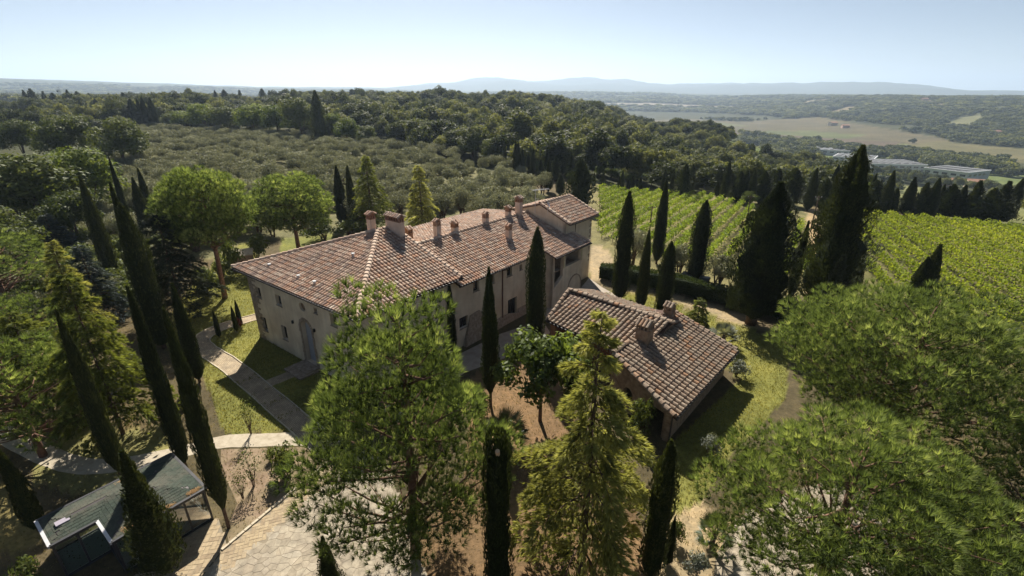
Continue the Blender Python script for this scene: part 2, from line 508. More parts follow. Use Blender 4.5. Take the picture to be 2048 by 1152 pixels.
# land cover, by the outline each piece of land has in the photograph (pixel outlines, colour of the land, vineyard floors darkened for shade)
WOODFLOOR = (.050, .055, .026)
FIELDS = [   # name, outline, colour, nearest and farthest metres
 ("grove", [(262, 262), (330, 262), (520, 272), (640, 287), (770, 296), (880, 312), (930, 335), (1040, 352), (1095, 392), (1080, 440), (900, 470), (650, 470), (500, 480), (420, 520), (330, 500), (250, 420), (225, 335), (270, 292)], (.15, .145, .075), 70, 420),
 ("left_field", [(-40, 238), (40, 236), (110, 242), (90, 262), (-40, 268)], (.24, .19, .10), 150, 900),
 ("left_field_far", [(-40, 207), (80, 206), (140, 212), (120, 222), (-40, 226)], (.11, .13, .05), 200, 1600),
 ("strip_field", [(400, 207), (470, 202), (560, 197), (600, 205), (520, 212), (430, 216)], (.22, .18, .11), 350, 1600),
 ("hill_field", [(1440, 286), (1500, 278), (1560, 286), (1620, 300), (1640, 322), (1600, 334), (1500, 330), (1460, 312)], (.105, .135, .045), 330, 640),
 ("hill_field_low", [(1720, 345), (1800, 352), (1850, 360), (1900, 384), (2060, 420), (2060, 470), (1700, 440), (1715, 380)], (.145, .155, .065), 150, 640),
 ("ploughed", [(1280, 252), (1330, 246), (1440, 258), (1480, 262), (1620, 272), (1760, 282), (1870, 292), (1880, 302), (1760, 300), (1600, 285), (1480, 280), (1300, 262)], (.095, .075, .057), 900, 2300),
 ("pale_fields", [(1280, 240), (1380, 238), (1480, 244), (1640, 234), (1720, 248), (1800, 262), (1900, 280), (1900, 292), (1760, 283), (1620, 272), (1480, 262), (1330, 250), (1280, 250)], (.105, .092, .055), 1000, 2500),
 ("mid_strip", [(1500, 262), (1620, 262), (1730, 270), (1700, 277), (1560, 271)], (.10, .115, .05), 1000, 2500),
 ("mid_strip_b", [(1330, 243), (1440, 245), (1500, 252), (1420, 254)], (.11, .12, .06), 1000, 2600),
 ("mid_strip_c", [(1780, 286), (1900, 296), (2000, 312), (1900, 306)], (.11, .125, .05), 900, 2300),
 ("right_fields", [(1760, 296), (1880, 282), (1960, 290), (2080, 300), (2080, 330), (1940, 318), (1860, 310)], (.12, .11, .055), 900, 2300),
 ("green_strip", [(1650, 300), (1740, 300), (1800, 312), (1930, 330), (2000, 344), (2080, 352), (2080, 385), (1900, 372), (1760, 352), (1640, 320)], (.12, .15, .055), 500, 1200),
 ("far_patch_a", [(1640, 228), (1700, 212), (1735, 211), (1690, 228)], (.22, .18, .12), 1500, 4500),
 ("far_patch_b", [(1828, 204), (1850, 198), (1900, 214), (1890, 222)], (.25, .20, .13), 1500, 4500),
 ("far_patch_c", [(1890, 244), (1960, 226), (1964, 242), (1935, 257), (1890, 254)], (.15, .15, .08), 1300, 4500),
 ("far_patch_d", [(1600, 203), (1660, 198), (1670, 203), (1610, 209)], (.19, .16, .10), 1500, 5000),
 ("far_strip", [(1120, 206), (1300, 206), (1480, 214), (1480, 219), (1290, 212), (1120, 211)], (.24, .21, .18), 1500, 6000),
]
NEARLAND = [  # within 150 m
 ((.105, .085, .05), None),
 ((.18, .165, .08), [(1180, 365), (1620, 365), (1640, 600), (1180, 560)]),                                              # left vineyard floor, dry grass, darkened for shade between the rows
 ((.36, .27, .165), [(1610, 420), (1632, 420), (1650, 480), (1640, 560), (1612, 600), (1625, 500)]),                   # dirt track
 ((.12, .115, .05), [(1640, 425), (2060, 440), (2060, 760), (1640, 640)]),                                            # right vineyard floor, shade of the row gaps put into its colour
 ((.19, .19, .055), [(390, 560), (440, 548), (505, 540), (525, 620), (530, 670), (640, 735), (690, 880), (600, 870), (560, 862), (450, 872), (395, 720), (330, 700), (335, 640)]),
 ((.19, .19, .055), [(380, 610), (440, 500), (500, 480), (540, 560), (520, 660), (400, 680)]),
 ((.19, .19, .055), [(1200, 585), (1300, 585), (1450, 640), (1580, 690), (1570, 800), (1450, 920), (1405, 1000), (1340, 1040), (1330, 900), (1480, 760), (1350, 640)]),
 ((.20, .13, .075), [(940, 760), (1010, 690), (1095, 700), (1150, 850), (1240, 950), (1280, 1040), (1300, 1170), (830, 1170), (830, 1060), (930, 960)]),
 ((.36, .28, .18), [(1305, 1170), (1330, 1040), (1405, 1000), (1460, 1040), (1420, 1170)]),
 ((.10, .15, .03), [(-20, 690), (95, 645), (110, 670), (60, 720), (-20, 730)]),
 ((.19, .16, .07), [(-30, 960), (60, 960), (80, 1080), (30, 1110), (-30, 1090)]),
 ((.20, .19, .08), [(90, 860), (350, 860), (380, 960), (200, 1000), (60, 960)]),
 ((.33, .265, .175), [(1182, 488), (1215, 498), (1235, 540), (1260, 585), (1180, 560)]),
 ((.30, .24, .155), [(1230, 560), (1300, 575), (1420, 610), (1520, 640), (1560, 660), (1540, 668), (1400, 625), (1240, 575)]),
 ((.16, .17, .05), [(560, 470), (700, 450), (900, 445), (900, 470), (560, 520)]),
]

def land_colour(x, y):
    n = len(x)
    r = np.hypot(x, y)
    z = hgt(x, y)
    u, v, w = proj(np.stack([x, y, z], -1))
    C = np.tile(np.array(WOODFLOOR), (n, 1))
    C[r > 2600] = (.060, .070, .040)
    front = w > 1
    near = front & (r < 150)
    C[r < 150] = NEARLAND[0][0]
    wob = 9 * fbm(x / 2.5, y / 2.5, 5), 6 * fbm(x / 2.5, y / 2.5, 15)
    for c, poly in NEARLAND[1:]:
        m = near & inpoly(u + wob[0], v + wob[1], poly)
        C[m] = c
    for nm, poly, c, r0, r1 in FIELDS:
        m = front & (r > r0) & (r < r1) & inpoly(u, v, poly)
        C[m] = c
    return C

def field_mask(x, y, z, skip=()):
    u, v, w = proj(np.stack([x, y, z], -1))
    r = np.hypot(x, y)
    m = np.zeros(len(x), bool)
    for nm, poly, c, r0, r1 in FIELDS:
        if nm in skip: continue
        m |= (w > 1) & (r > r0) & (r < r1) & inpoly(u, v, poly)
    return m

def make_terrain():
    azs = np.concatenate([np.arange(-62, 62.01, .28), np.arange(66, 297, 4.0)])
    rs = np.concatenate([[0.05], np.exp(np.linspace(math.log(4), math.log(16800), 310))])
    A, RR = np.meshgrid(np.radians(azs), rs, indexing='ij')
    X = np.sin(A) * RR; Y = np.cos(A) * RR
    Z = hgt(X, Y)
    na, nr = A.shape
    V = np.stack([X, Y, Z], -1).reshape(-1, 3)
    ii, jj = np.meshgrid(np.arange(na), np.arange(nr - 1), indexing='ij')
    i2 = (ii + 1) % na
    Fq = np.stack([ii * nr + jj, ii * nr + jj + 1, i2 * nr + jj + 1, i2 * nr + jj], -1).reshape(-1, 4)
    me = bpy.data.meshes.new("terrain")
    me.vertices.add(len(V)); me.vertices.foreach_set("co", V.astype(np.float32).ravel())
    me.loops.add(Fq.size); me.loops.foreach_set("vertex_index", Fq.astype(np.int32).ravel())
    me.polygons.add(len(Fq))
    me.polygons.foreach_set("loop_start", (np.arange(len(Fq)) * 4).astype(np.int32))
    me.polygons.foreach_set("loop_total", np.full(len(Fq), 4, np.int32))
    C = land_colour(V[:, 0], V[:, 1])
    a = me.color_attributes.new("cover", 'FLOAT_COLOR', 'POINT')
    a.data.foreach_set("color", np.concatenate([C, np.ones((len(C), 1))], 1).astype(np.float32).ravel())
    me.update(calc_edges=True)
    me.polygons.foreach_set("use_smooth", np.ones(len(Fq), bool))
    m, nt, nd, lk = newmat("ground")
    at_ = nd.new("ShaderNodeAttribute"); at_.attribute_name = "cover"
    pos = coord(nd)
    n1 = noise(nd, lk, .22, 8, .68, pos)
    n2 = noise(nd, lk, 2.6, 5, .65, pos)
    n3 = noise(nd, lk, .012, 6, .6, pos)
    r1 = ramp(nd, [(.3, (.62, .62, .62)), (.5, (1, 1, 1)), (.7, (1.4, 1.3, 1.15))]); lk.new(n1.outputs[0], r1.inputs[0])
    r2 = ramp(nd, [(.3, (.70, .72, .70)), (.7, (1.28, 1.25, 1.2))]); lk.new(n2.outputs[0], r2.inputs[0])
    r3 = ramp(nd, [(.35, (.78, .82, .80)), (.65, (1.2, 1.15, 1.1))]); lk.new(n3.outputs[0], r3.inputs[0])
    c = mix_rgb(nd, lk, 'MULTIPLY', 1, at_.outputs["Color"], r1.outputs[0])
    c = mix_rgb(nd, lk, 'MULTIPLY', 1, c, r2.outputs[0])
    c = mix_rgb(nd, lk, 'MULTIPLY', 1, c, r3.outputs[0])
    b = nd.new("ShaderNodeBsdfPrincipled"); b.inputs["Roughness"].default_value = .95; b.inputs["Specular IOR Level"].default_value = .1
    lk.new(c, b.inputs["Base Color"])
    nb = noise(nd, lk, 6, 6, .7, pos)
    bp = nd.new("ShaderNodeBump"); bp.inputs["Strength"].default_value = .7; bp.inputs["Distance"].default_value = .08
    lk.new(nb.outputs[0], bp.inputs["Height"]); lk.new(bp.outputs[0], b.inputs["Normal"])
    o = nd.new("ShaderNodeOutputMaterial"); lk.new(b.outputs[0], o.inputs[0])
    return tag(link("terrain", me, m), kind="structure")
TERRAIN = make_terrain()

# ------------------------------------------------------------------ paths and paving of the garden
def sheet(name, poly, z, mat):
    bm = bmesh.new()
    vs = [bm.verts.new((x, y, z)) for x, y in poly]
    f = bm.faces.new(vs)
    bmesh.ops.triangulate(bm, faces=[f])
    bmesh.ops.recalc_face_normals(bm, faces=bm.faces)
    for f in bm.faces:
        if f.normal.z < 0: f.normal_flip()
    me = bpy.data.meshes.new(name); bm.to_mesh(me); bm.free()
    return tag(link(name, me, mat), kind="structure")

def catmull(pts, n=8):
    P = [np.array(p, float) for p in pts]
    P = [2 * P[0] - P[1]] + P + [2 * P[-1] - P[-2]]
    out = []
    for i in range(1, len(P) - 2):
        for k in range(n):
            t = k / n
            out.append(.5 * (2 * P[i] + (P[i + 1] - P[i - 1]) * t + (2 * P[i - 1] - 5 * P[i] + 4 * P[i + 1] - P[i + 2]) * t * t + (3 * P[i] - P[i - 1] - 3 * P[i + 1] + P[i + 2]) * t ** 3))
    out.append(P[-2])
    return out

def strip(name, pts, wd, z, mat, kerb=None):
    c = catmull(pts)
    MBx = MB(); L = []; Rr = []
    for i, p in enumerate(c):
        d = c[min(i + 1, len(c) - 1)] - c[max(i - 1, 0)]; d = d / np.linalg.norm(d)
        n = np.array([-d[1], d[0]])
        w = wd * (1 + .03 * math.sin(i * 1.7))
        L.append(p + n * w / 2); Rr.append(p - n * w / 2)
    nn = len(c)
    V = [(*p, z) for p in L] + [(*p, z) for p in Rr]
    Fc = [(i, nn + i, nn + i + 1, i + 1) for i in range(nn - 1)]
    o = link(name, mesh_vf(name, V, Fc), mat)
    tag(o, kind="structure")
    if kerb:
        k = MB()
        for S in (L, Rr):
            for i in range(nn - 1):
                k.bar((*S[i], z + .02), (*S[i + 1], z + .02), .10, .10)
        k.build("kerb", kerb, o)
    return o

def brickpathmat():
    m, nt, nd, lk = newmat("brick_path")
    tc = nd.new("ShaderNodeNewGeometry")
    mp = nd.new("ShaderNodeMapping"); mp.inputs["Rotation"].default_value = (0, 0, R(40)); lk.new(tc.outputs["Position"], mp.inputs[0])
    bt = nd.new("ShaderNodeTexBrick")
    bt.inputs["Scale"].default_value = 1.0
    bt.inputs["Brick Width"].default_value = .26; bt.inputs["Row Height"].default_value = .13; bt.inputs["Mortar Size"].default_value = .012
    bt.inputs["Color1"].default_value = (.36, .29, .20, 1); bt.inputs["Color2"].default_value = (.47, .385, .27, 1); bt.inputs["Mortar"].default_value = (.20, .16, .11, 1)
    lk.new(mp.outputs[0], bt.inputs[0])
    n = noise(nd, lk, 1.3, 5, .6, tc.outputs["Position"])
    rr = ramp(nd, [(.3, (.7, .7, .72)), (.7, (1.2, 1.17, 1.1))]); lk.new(n.outputs[0], rr.inputs[0])
    c = mix_rgb(nd, lk, 'MULTIPLY', 1, bt.outputs[0], rr.outputs[0])
    b = nd.new("ShaderNodeBsdfPrincipled"); b.inputs["Roughness"].default_value = .9; lk.new(c, b.inputs["Base Color"]); b.inputs["Specular IOR Level"].default_value = .2
    bp = nd.new("ShaderNodeBump"); bp.inputs["Strength"].default_value = .6; bp.inputs["Distance"].default_value = .02
    lk.new(bt.outputs["Fac"], bp.inputs["Height"]); bp.invert = True; lk.new(bp.outputs[0], b.inputs["Normal"])
    o = nd.new("ShaderNodeOutputMaterial"); lk.new(b.outputs[0], o.inputs[0])
    return m
M_BPATH = brickpathmat()
M_PALE = surface("pale_stone_path", [(.3, (.33, .28, .205)), (.5, (.42, .365, .275)), (.7, (.48, .42, .325))], 2.2, .9, .5, 9)
M_MORTAR = surface("mortar", [(.3, (.21, .175, .125)), (.7, (.30, .255, .185))], 3, .95, .4, 20)
M_KERB = surface("kerb_stone", [(.3, (.42, .36, .26)), (.7, (.56, .49, .37))], 4, .9, .3, 12)
strip("brick_path", [(-28.6, 51.6), (-31.0, 49.6), (-33.0, 47.2), (-33.2, 44.7), (-31.4, 42.7), (-26.7, 39.25), (-16.1, 30.3), (-13.6, 28.1)], 1.85, GZ + .012, M_BPATH, M_KERB)
strip("door_path", [(-23.2, 35.6), (-21.6, 37.2), (-19.9, 39.1)], 1.35, GZ + .016, M_BPATH)
strip("pale_path", [(-13.6, 28.9), (-16, 29.2), (-19, 29.05), (-22, 28.8), (-25, 27.4), (-29, 26.2), (-33, 27.0), (-40, 30)], 1.5, GZ + .008, M_PALE)
sheet("soil_bed", [(-21.5, 28.0), (-15.4, 28.3), (-13.2, 27.0), (-14.4, 24.6), (-16.6, 20.2), (-17.2, 21.0), (-17.6, 23.0), (-20.5, 26.2)], GZ + .004, M_SOIL)
TERR = [(-18.8, 12), (-16.9, 17.6), (-16.5, 20.2), (-14.1, 25.2), (-12.6, 28.1), (-10.5, 28.6), (-8.6, 26.2), (-7.2, 23.2), (-5.94, 20.55), (-4.69, 18.12), (-3.6, 15.5), (-3.2, 12)]
terrace = sheet("terrace", TERR, GZ + .006, M_MORTAR)
FOREC = [(-18.2, 21.9), (-16.6, 20.0), (-17.0, 17.6), (-18.8, 12), (-24, 12), (-22.6, 15.6), (-20.6, 18.0), (-19.6, 20.3)]
forecourt = sheet("forecourt", FOREC, GZ + .009, M_MORTAR)
YARD = [at(*q)[:2] for q in ((1425, 1190), (1432, 1110), (1470, 1045), (1530, 1000), (1640, 965), (1740, 985), (1790, 1060), (1800, 1190))]
yard = sheet("stone_yard", YARD, GZ + .006, M_MORTAR)
APRON = [at(*q)[:2] for q in ((1178, 556), (1205, 575), (1250, 600), (1230, 612), (1090, 640), (1085, 600), (1150, 590))]
sheet("paved_apron", APRON, GZ + .010, surface("apron_paving", [(.3, (.32, .27, .22)), (.7, (.42, .37, .31))], 1.5, .9, .3, 10))
COURT = [at(*q)[:2] for q in ((905, 715), (1000, 668), (1085, 640), (1100, 665), (1080, 690), (1000, 720), (930, 745), (800, 850), (760, 820))]
sheet("courtyard", COURT, GZ + .011, surface("courtyard_paving", [(.3, (.32, .255, .20)), (.7, (.44, .37, .295))], 1.5, .9, .4, 8))

def clip_poly(poly, nx, ny, d):
    out = []
    for i in range(len(poly)):
        a, b = poly[i], poly[(i + 1) % len(poly)]
        fa = a[0] * nx + a[1] * ny - d; fb = b[0] * nx + b[1] * ny - d
        if fa <= 0: out.append(a)
        if (fa < 0) != (fb < 0) and fa != fb:
            t = fa / (fa - fb)
            out.append((a[0] + (b[0] - a[0]) * t, a[1] + (b[1] - a[1]) * t))
    return out

def flagstones(poly, cell, keep=None):
    xs = [p[0] for p in poly]; ys = [p[1] for p in poly]
    pts = {}
    for i in range(int(min(xs) / cell) - 3, int(max(xs) / cell) + 4):
        for j in range(int(min(ys) / cell) - 3, int(max(ys) / cell) + 4):
            pts[i, j] = ((i + random.uniform(-.46, .46)) * cell, (j + random.uniform(-.46, .46)) * cell)
    out = []
    for (i, j), p in pts.items():
        if not inpoly(np.array([p[0]]), np.array([p[1]]), poly)[0]: continue
        if keep and not keep(p): continue
        c = [(p[0] - 2 * cell, p[1] - 2 * cell), (p[0] + 2 * cell, p[1] - 2 * cell), (p[0] + 2 * cell, p[1] + 2 * cell), (p[0] - 2 * cell, p[1] + 2 * cell)]
        for a in range(-2, 3):
            for b in range(-2, 3):
                if (a or b) and (i + a, j + b) in pts:
                    q = pts[i + a, j + b]
                    nx, ny = q[0] - p[0], q[1] - p[1]
                    l = math.hypot(nx, ny); nx /= l; ny /= l
                    c = clip_poly(c, nx, ny, nx * (p[0] + q[0]) / 2 + ny * (p[1] + q[1]) / 2 - .009)
                    if len(c) < 3: break
            if len(c) < 3: break
        if len(c) < 3: continue
        if not all(inpoly(np.array([q[0]]), np.array([q[1]]), poly)[0] for q in c): 
            c = [((q[0] - p[0]) * .8 + p[0], (q[1] - p[1]) * .8 + p[1]) for q in c]
        out.append((p, c))
    return out

def lay(parent, cells, name, mat, z, limit=300):
    cells = sorted(cells, key=lambda c: c[0][0] ** 2 + c[0][1] ** 2 + (0 if abs(proj((c[0][0], c[0][1], z))[0] - 1024) < 1100 and proj((c[0][0], c[0][1], z))[1] < 1180 else 1e6))
    for p, c in cells[:limit]:
        m = MB()
        h = random.uniform(.010, .018)
        m.prism([(x - p[0], y - p[1]) for x, y in c], 0, h)
        o = m.build(name, mat, parent)
        o.location = (p[0], p[1], z)
        o.rotation_euler = (random.uniform(-.006, .006), random.uniform(-.006, .006), 0)
    if cells[limit:]:
        P = MB(); T = []
        for p, c in cells[limit:]:
            n0 = len(P.v); P.prism(c, z, z + random.uniform(.010, .018)); T += [random.random()] * (len(P.v) - n0)
        o = P.build(name + "_rest", mat, parent)
        a = o.data.attributes.new("tint", 'FLOAT', 'POINT'); a.data.foreach_set("value", T)
        tag(o, kind="stuff")

_e0 = np.array([-16.55, 19.9]); _e1 = np.array([-12.5, 28.1]); _ed = (_e1 - _e0) / np.linalg.norm(_e1 - _e0); _en = np.array([_ed[1], -_ed[0]])
def off_band(p):
    q = np.array(p) - _e0
    return not (q @ _en < 1.45 and q @ _ed > -1.0)
lay(terrace, flagstones(TERR, .44, off_band), "flagstone", M_FLAG, GZ + .004)
lay(yard, flagstones(YARD, .56), "flagstone", M_FLAG, GZ + .004, 160)
# herringbone border of the terrace and the bricks before the pavilion
def herringbone(test, org, ang, n, W=.235, g=.012):
    """bricks two by one, laid herringbone"""
    c, s_ = math.cos(ang), math.sin(ang)
    out = []
    for x in range(-n, n):
        for y in range(-n, n):
            k = (x - y) % 4
            if k == 0: b = (x, x + 2, y, y + 1)
            elif k == 3: b = (x, x + 1, y, y + 2)
            else: continue
            q = [((b[i] * W) + gi, (b[j] * W) + gj) for i, j, gi, gj in ((0, 2, g, g), (1, 2, -g, g), (1, 3, -g, -g), (0, 3, g, -g))]
            q = [(org[0] + X * c - Y * s_, org[1] + X * s_ + Y * c) for X, Y in q]
            m = (sum(v[0] for v in q) / 4, sum(v[1] for v in q) / 4)
            if test(m): out.append((m, q))
    return out
lay(terrace, herringbone(lambda q: inpoly(np.array([q[0]]), np.array([q[1]]), TERR)[0] and not off_band(q) and (np.array(q) - _e0) @ _en > .2, _e0, math.atan2(_ed[1], _ed[0]) + R(45), 60), "paver", M_PAVER, GZ + .004)
lay(forecourt, herringbone(lambda q: inpoly(np.array([q[0]]), np.array([q[1]]), FOREC)[0], np.array([-19.0, 17.0]), R(10), 40, .29), "paver", M_PAVER, GZ + .006, 150)
ed = MB()
for k in range(19):
    a = _e0 + _ed * (k * .48 - .3); b = a + _ed * .45
    ed.bar((*a, GZ + .04), (*b, GZ + .04), .16, .1)
ed.build("kerb", M_KERB, terrace)
# ------------------------------------------------------------------ buildings: common pieces
def shifted(mb, dz):
    mb.v = [(x, y, z + dz) for x, y, z in mb.v]
    return mb

def bpart(mb, name, mat, parent, smooth=False):
    """a part of a building: heights were given from sea level of the garden datum, the thing's base is the garden"""
    return shifted(mb, -GZ).build(name, mat, parent, smooth)

def wall_panel(o, d, n, outline, holes=(), thick=.35, closed=True):
    """upright wall: o=(x,y) start, d=direction, n=inward normal, outline/holes in (along, z). Openings get real reveals."""
    bm = bmesh.new()
    def P(a, z, k=0.0): return (o[0] + d[0] * a + n[0] * k, o[1] + d[1] * a + n[1] * k, z)
    edges = []
    for loop in [outline] + list(holes):
        vs = [bm.verts.new(P(a, z)) for a, z in loop]
        edges += [bm.edges.new((vs[i], vs[(i + 1) % len(vs)])) for i in range(len(vs))]
    bmesh.ops.triangle_fill(bm, use_beauty=True, edges=edges)
    face = Vector((-n[0], -n[1], 0))
    for f in bm.faces:
        if f.normal.dot(face) < 0: f.normal_flip()
    for li, loop in enumerate([outline] + list(holes)):
        m = len(loop)
        a = [bm.verts.new(P(*q)) for q in loop]
        b = [bm.verts.new(P(*q, thick)) for q in loop]
        for i in range(m):
            bm.faces.new((a[i], a[(i + 1) % m], b[(i + 1) % m], b[i]))
    me = bpy.data.meshes.new("wall")
    bm.transform(Matrix.Translation((0, 0, -GZ)))
    bm.to_mesh(me); bm.free()
    return me

def rect(a0, a1, z0, z1): return [(a0, z0), (a1, z0), (a1, z1), (a0, z1)]
def arch(a0, a1, z0, zs, n=10):
    r = (a1 - a0) / 2; c = (a0 + a1) / 2
    return [(a0, z0), (a1, z0)] + [(c + r * math.cos(math.pi * i / n), zs + r * math.sin(math.pi * i / n)) for i in range(n + 1)]
def oval(a, z, ra, rz, n=16): return [(a + ra * math.cos(2 * math.pi * i / n), z + rz * math.sin(2 * math.pi * i / n)) for i in range(n)]

def window(parent, o, d, n, a0, a1, z0, z1, dep=.24, bars=1, mat=None, sill=True, name="window"):
    f = MB()
    def P(a, z, k): return (o[0] + d[0] * a + n[0] * k, o[1] + d[1] * a + n[1] * k, z)
    def hb(mb, x0, x1, w0, w1, k0, k1):
        mb.hexa([P(x0, w0, k0), P(x1, w0, k0), P(x1, w0, k1), P(x0, w0, k1)], [P(x0, w1, k0), P(x1, w1, k0), P(x1, w1, k1), P(x0, w1, k1)])
    t = .075
    hb(f, a0 + .004, a0 + t, z0 + .004, z1 - .004, dep, dep + .07); hb(f, a1 - t, a1 - .004, z0 + .004, z1 - .004, dep, dep + .07)
    hb(f, a0 + t, a1 - t, z0 + .004, z0 + t, dep, dep + .07); hb(f, a0 + t, a1 - t, z1 - t, z1 - .004, dep, dep + .07)
    for i in range(bars):
        c = a0 + (a1 - a0) * (i + 1) / (bars + 1)
        hb(f, c - .035, c + .035, z0 + t, z1 - t, dep - .01, dep + .06)
    fo = bpart(f, name, mat or M_WOOD, parent)
    g = MB(); hb(g, a0 + t, a1 - t, z0 + t, z1 - t, dep + .025, dep + .04)
    bpart(g, "pane", M_GLASS, fo)
    if sill:
        s = MB(); hb(s, a0 - .06, a1 + .06, z0 - .07, z0 - .004, -.07, dep - .01)
        bpart(s, "sill", M_STONE, fo)
    return fo

def tile_mesh(w, L, name="tile"):
    n = 6; V = []
    for (y, k, lift) in ((0, 1.0, .035), (L, .86, 0)):
        for i in range(n + 1):
            a = math.pi * i / n
            V.append((-math.cos(a) * w * .5 * k, y, math.sin(a) * w * .46 * k + lift))
    for i in range(n + 1):
        a = math.pi * i / n
        V.append((-math.cos(a) * w * .41, 0.0, math.sin(a) * w * .36 + .035))
    Fc = [(i, i + 1, n + 2 + i, n + 1 + i) for i in range(n)] + [(i + 1, i, 2 * n + 2 + i, 2 * n + 3 + i) for i in range(n)]
    Fc += [(2 * n + 2, 3 * n + 2, n)] if False else []
    return mesh_vf(name, V, [f[::-1] for f in Fc])

def frame_on(p0, ux, uy):
    ux = Vector(ux).normalized(); uy = Vector(uy); uy = (uy - ux * uy.dot(ux)).normalized()
    uz = ux.cross(uy)
    if uz.z < 0: ux = -ux; uz = -uz
    return Vector(p0), ux, uy, uz

def tile_field(p0, ux, uy, poly, sp, course, over=.06, start=0.0):
    """tiles on a plane: p0 on the eave, ux along the eave, uy up the slope; poly = outline in 3D. -> matrices"""
    p0, ux, uy, uz = frame_on(p0, ux, uy)
    Q = [((Vector(p) - p0).dot(ux), (Vector(p) - p0).dot(uy)) for p in poly]
    x0, x1 = min(q[0] for q in Q), max(q[0] for q in Q); y1 = max(q[1] for q in Q)
    out = []
    for i in range(int(x0 / sp) - 1, int(x1 / sp) + 2):
        for j in range(0, int(y1 / course) + 1):
            x = (i + .5) * sp; y = j * course + start
            if not inpoly(np.array([x]), np.array([y + course * .5]), Q)[0]: continue
            y += random.uniform(-.02, .02); x += random.uniform(-.012, .012)
            a = random.gauss(0, .018); tl = .035 + random.gauss(0, .012)
            X = ux * math.cos(a) + uy * math.sin(a); Y = uy * math.cos(a) - ux * math.sin(a)
            Yt = (Y * math.cos(tl) - uz * math.sin(tl)); Zt = X.cross(Yt)
            sag = .05 * (float(vnoise(np.array(x * .45 + 9), np.array(y * .45 + 3), 8)) - .5) + .03 * math.sin(x * .21)
            p = p0 + ux * x + uy * (y - over) + uz * (.03 + sag)
            out.append(Matrix(((X.x, Yt.x, Zt.x, p.x), (X.y, Yt.y, Zt.y, p.y), (X.z, Yt.z, Zt.z, p.z - GZ), (0, 0, 0, 1))))
    return out

def ridge_line(a, b, L, up=(0, 0, 1), raise_=.02):
    a = Vector(a); b = Vector(b); d = (b - a); n = max(1, int(d.length / L)); d.normalize()
    up = Vector(up); x = d.cross(up).normalized(); z = x.cross(d)
    out = []
    for i in range(n):
        p = a + d * (i * (b - a).length / n) + z * raise_
        j = random.gauss(0, .02)
        X = x * math.cos(j) + d * math.sin(j); Y = d * math.cos(j) - x * math.sin(j)
        Y = (Y - z * .04).normalized(); Z = X.cross(Y)
        out.append(Matrix(((X.x, Y.x, Z.x, p.x), (X.y, Y.y, Z.y, p.y), (X.z, Y.z, Z.z, p.z - GZ), (0, 0, 0, 1))))
    return out

def mesh_arrays(me):
    V = np.array([v.co[:] for v in me.vertices]); F_ = [tuple(p.vertices) for p in me.polygons]
    return V, F_

def joined(me, mats, name, mat, parent):
    V, F_ = mesh_arrays(me); nv = len(V)
    VV = np.concatenate([V @ np.array(m)[:3, :3].T + np.array(m)[:3, 3] for m in mats])
    Fq = np.array([f for f in F_ if len(f) == 4])
    FF = np.concatenate([Fq + i * nv for i in range(len(mats))])
    o = bpy.data.meshes.new(name)
    o.vertices.add(len(VV)); o.vertices.foreach_set("co", VV.astype(np.float32).ravel())
    o.loops.add(FF.size); o.loops.foreach_set("vertex_index", FF.astype(np.int32).ravel())
    o.polygons.add(len(FF)); o.polygons.foreach_set("loop_start", (np.arange(len(FF)) * 4).astype(np.int32)); o.polygons.foreach_set("loop_total", np.full(len(FF), 4, np.int32))
    a = o.attributes.new("tint", 'FLOAT', 'POINT'); a.data.foreach_set("value", np.repeat(rng.random(len(mats)), nv).astype(np.float32))
    o.polygons.foreach_set('use_smooth', np.zeros(len(FF), bool))
    o.update(calc_edges=True)
    ob = link(name, o, mat, parent)
    return tag(ob, kind="stuff")

def put_tiles(roof, mats, me, mat, n_single, name="tile", key=None):
    """the tiles that show largest as pieces of their own, the rest of the roof's tiles as one mass"""
    mats = sorted(mats, key=key) if key else mats
    if len(me.materials) == 0: me.materials.append(mat)
    for m in mats[:n_single]:
        o = bpy.data.objects.new(name, me); COL.objects.link(o); o.parent = roof; o.matrix_local = m
    if mats[n_single:]:
        m2 = me.copy(); m2.materials.clear()
        joined(m2, mats[n_single:], name + "_rest", mat, roof)

def slab(polys, th=.14):
    m = MB()
    for poly in polys:
        n = len(poly)
        top = [(x, y, z) for x, y, z in poly]; bot = [(x, y, z - th) for x, y, z in poly]
        m.add(top + bot, [tuple(range(n)), tuple(range(2 * n - 1, n - 1, -1))] + [(i, n + i, n + (i + 1) % n, (i + 1) % n) for i in range(n)])
    return m

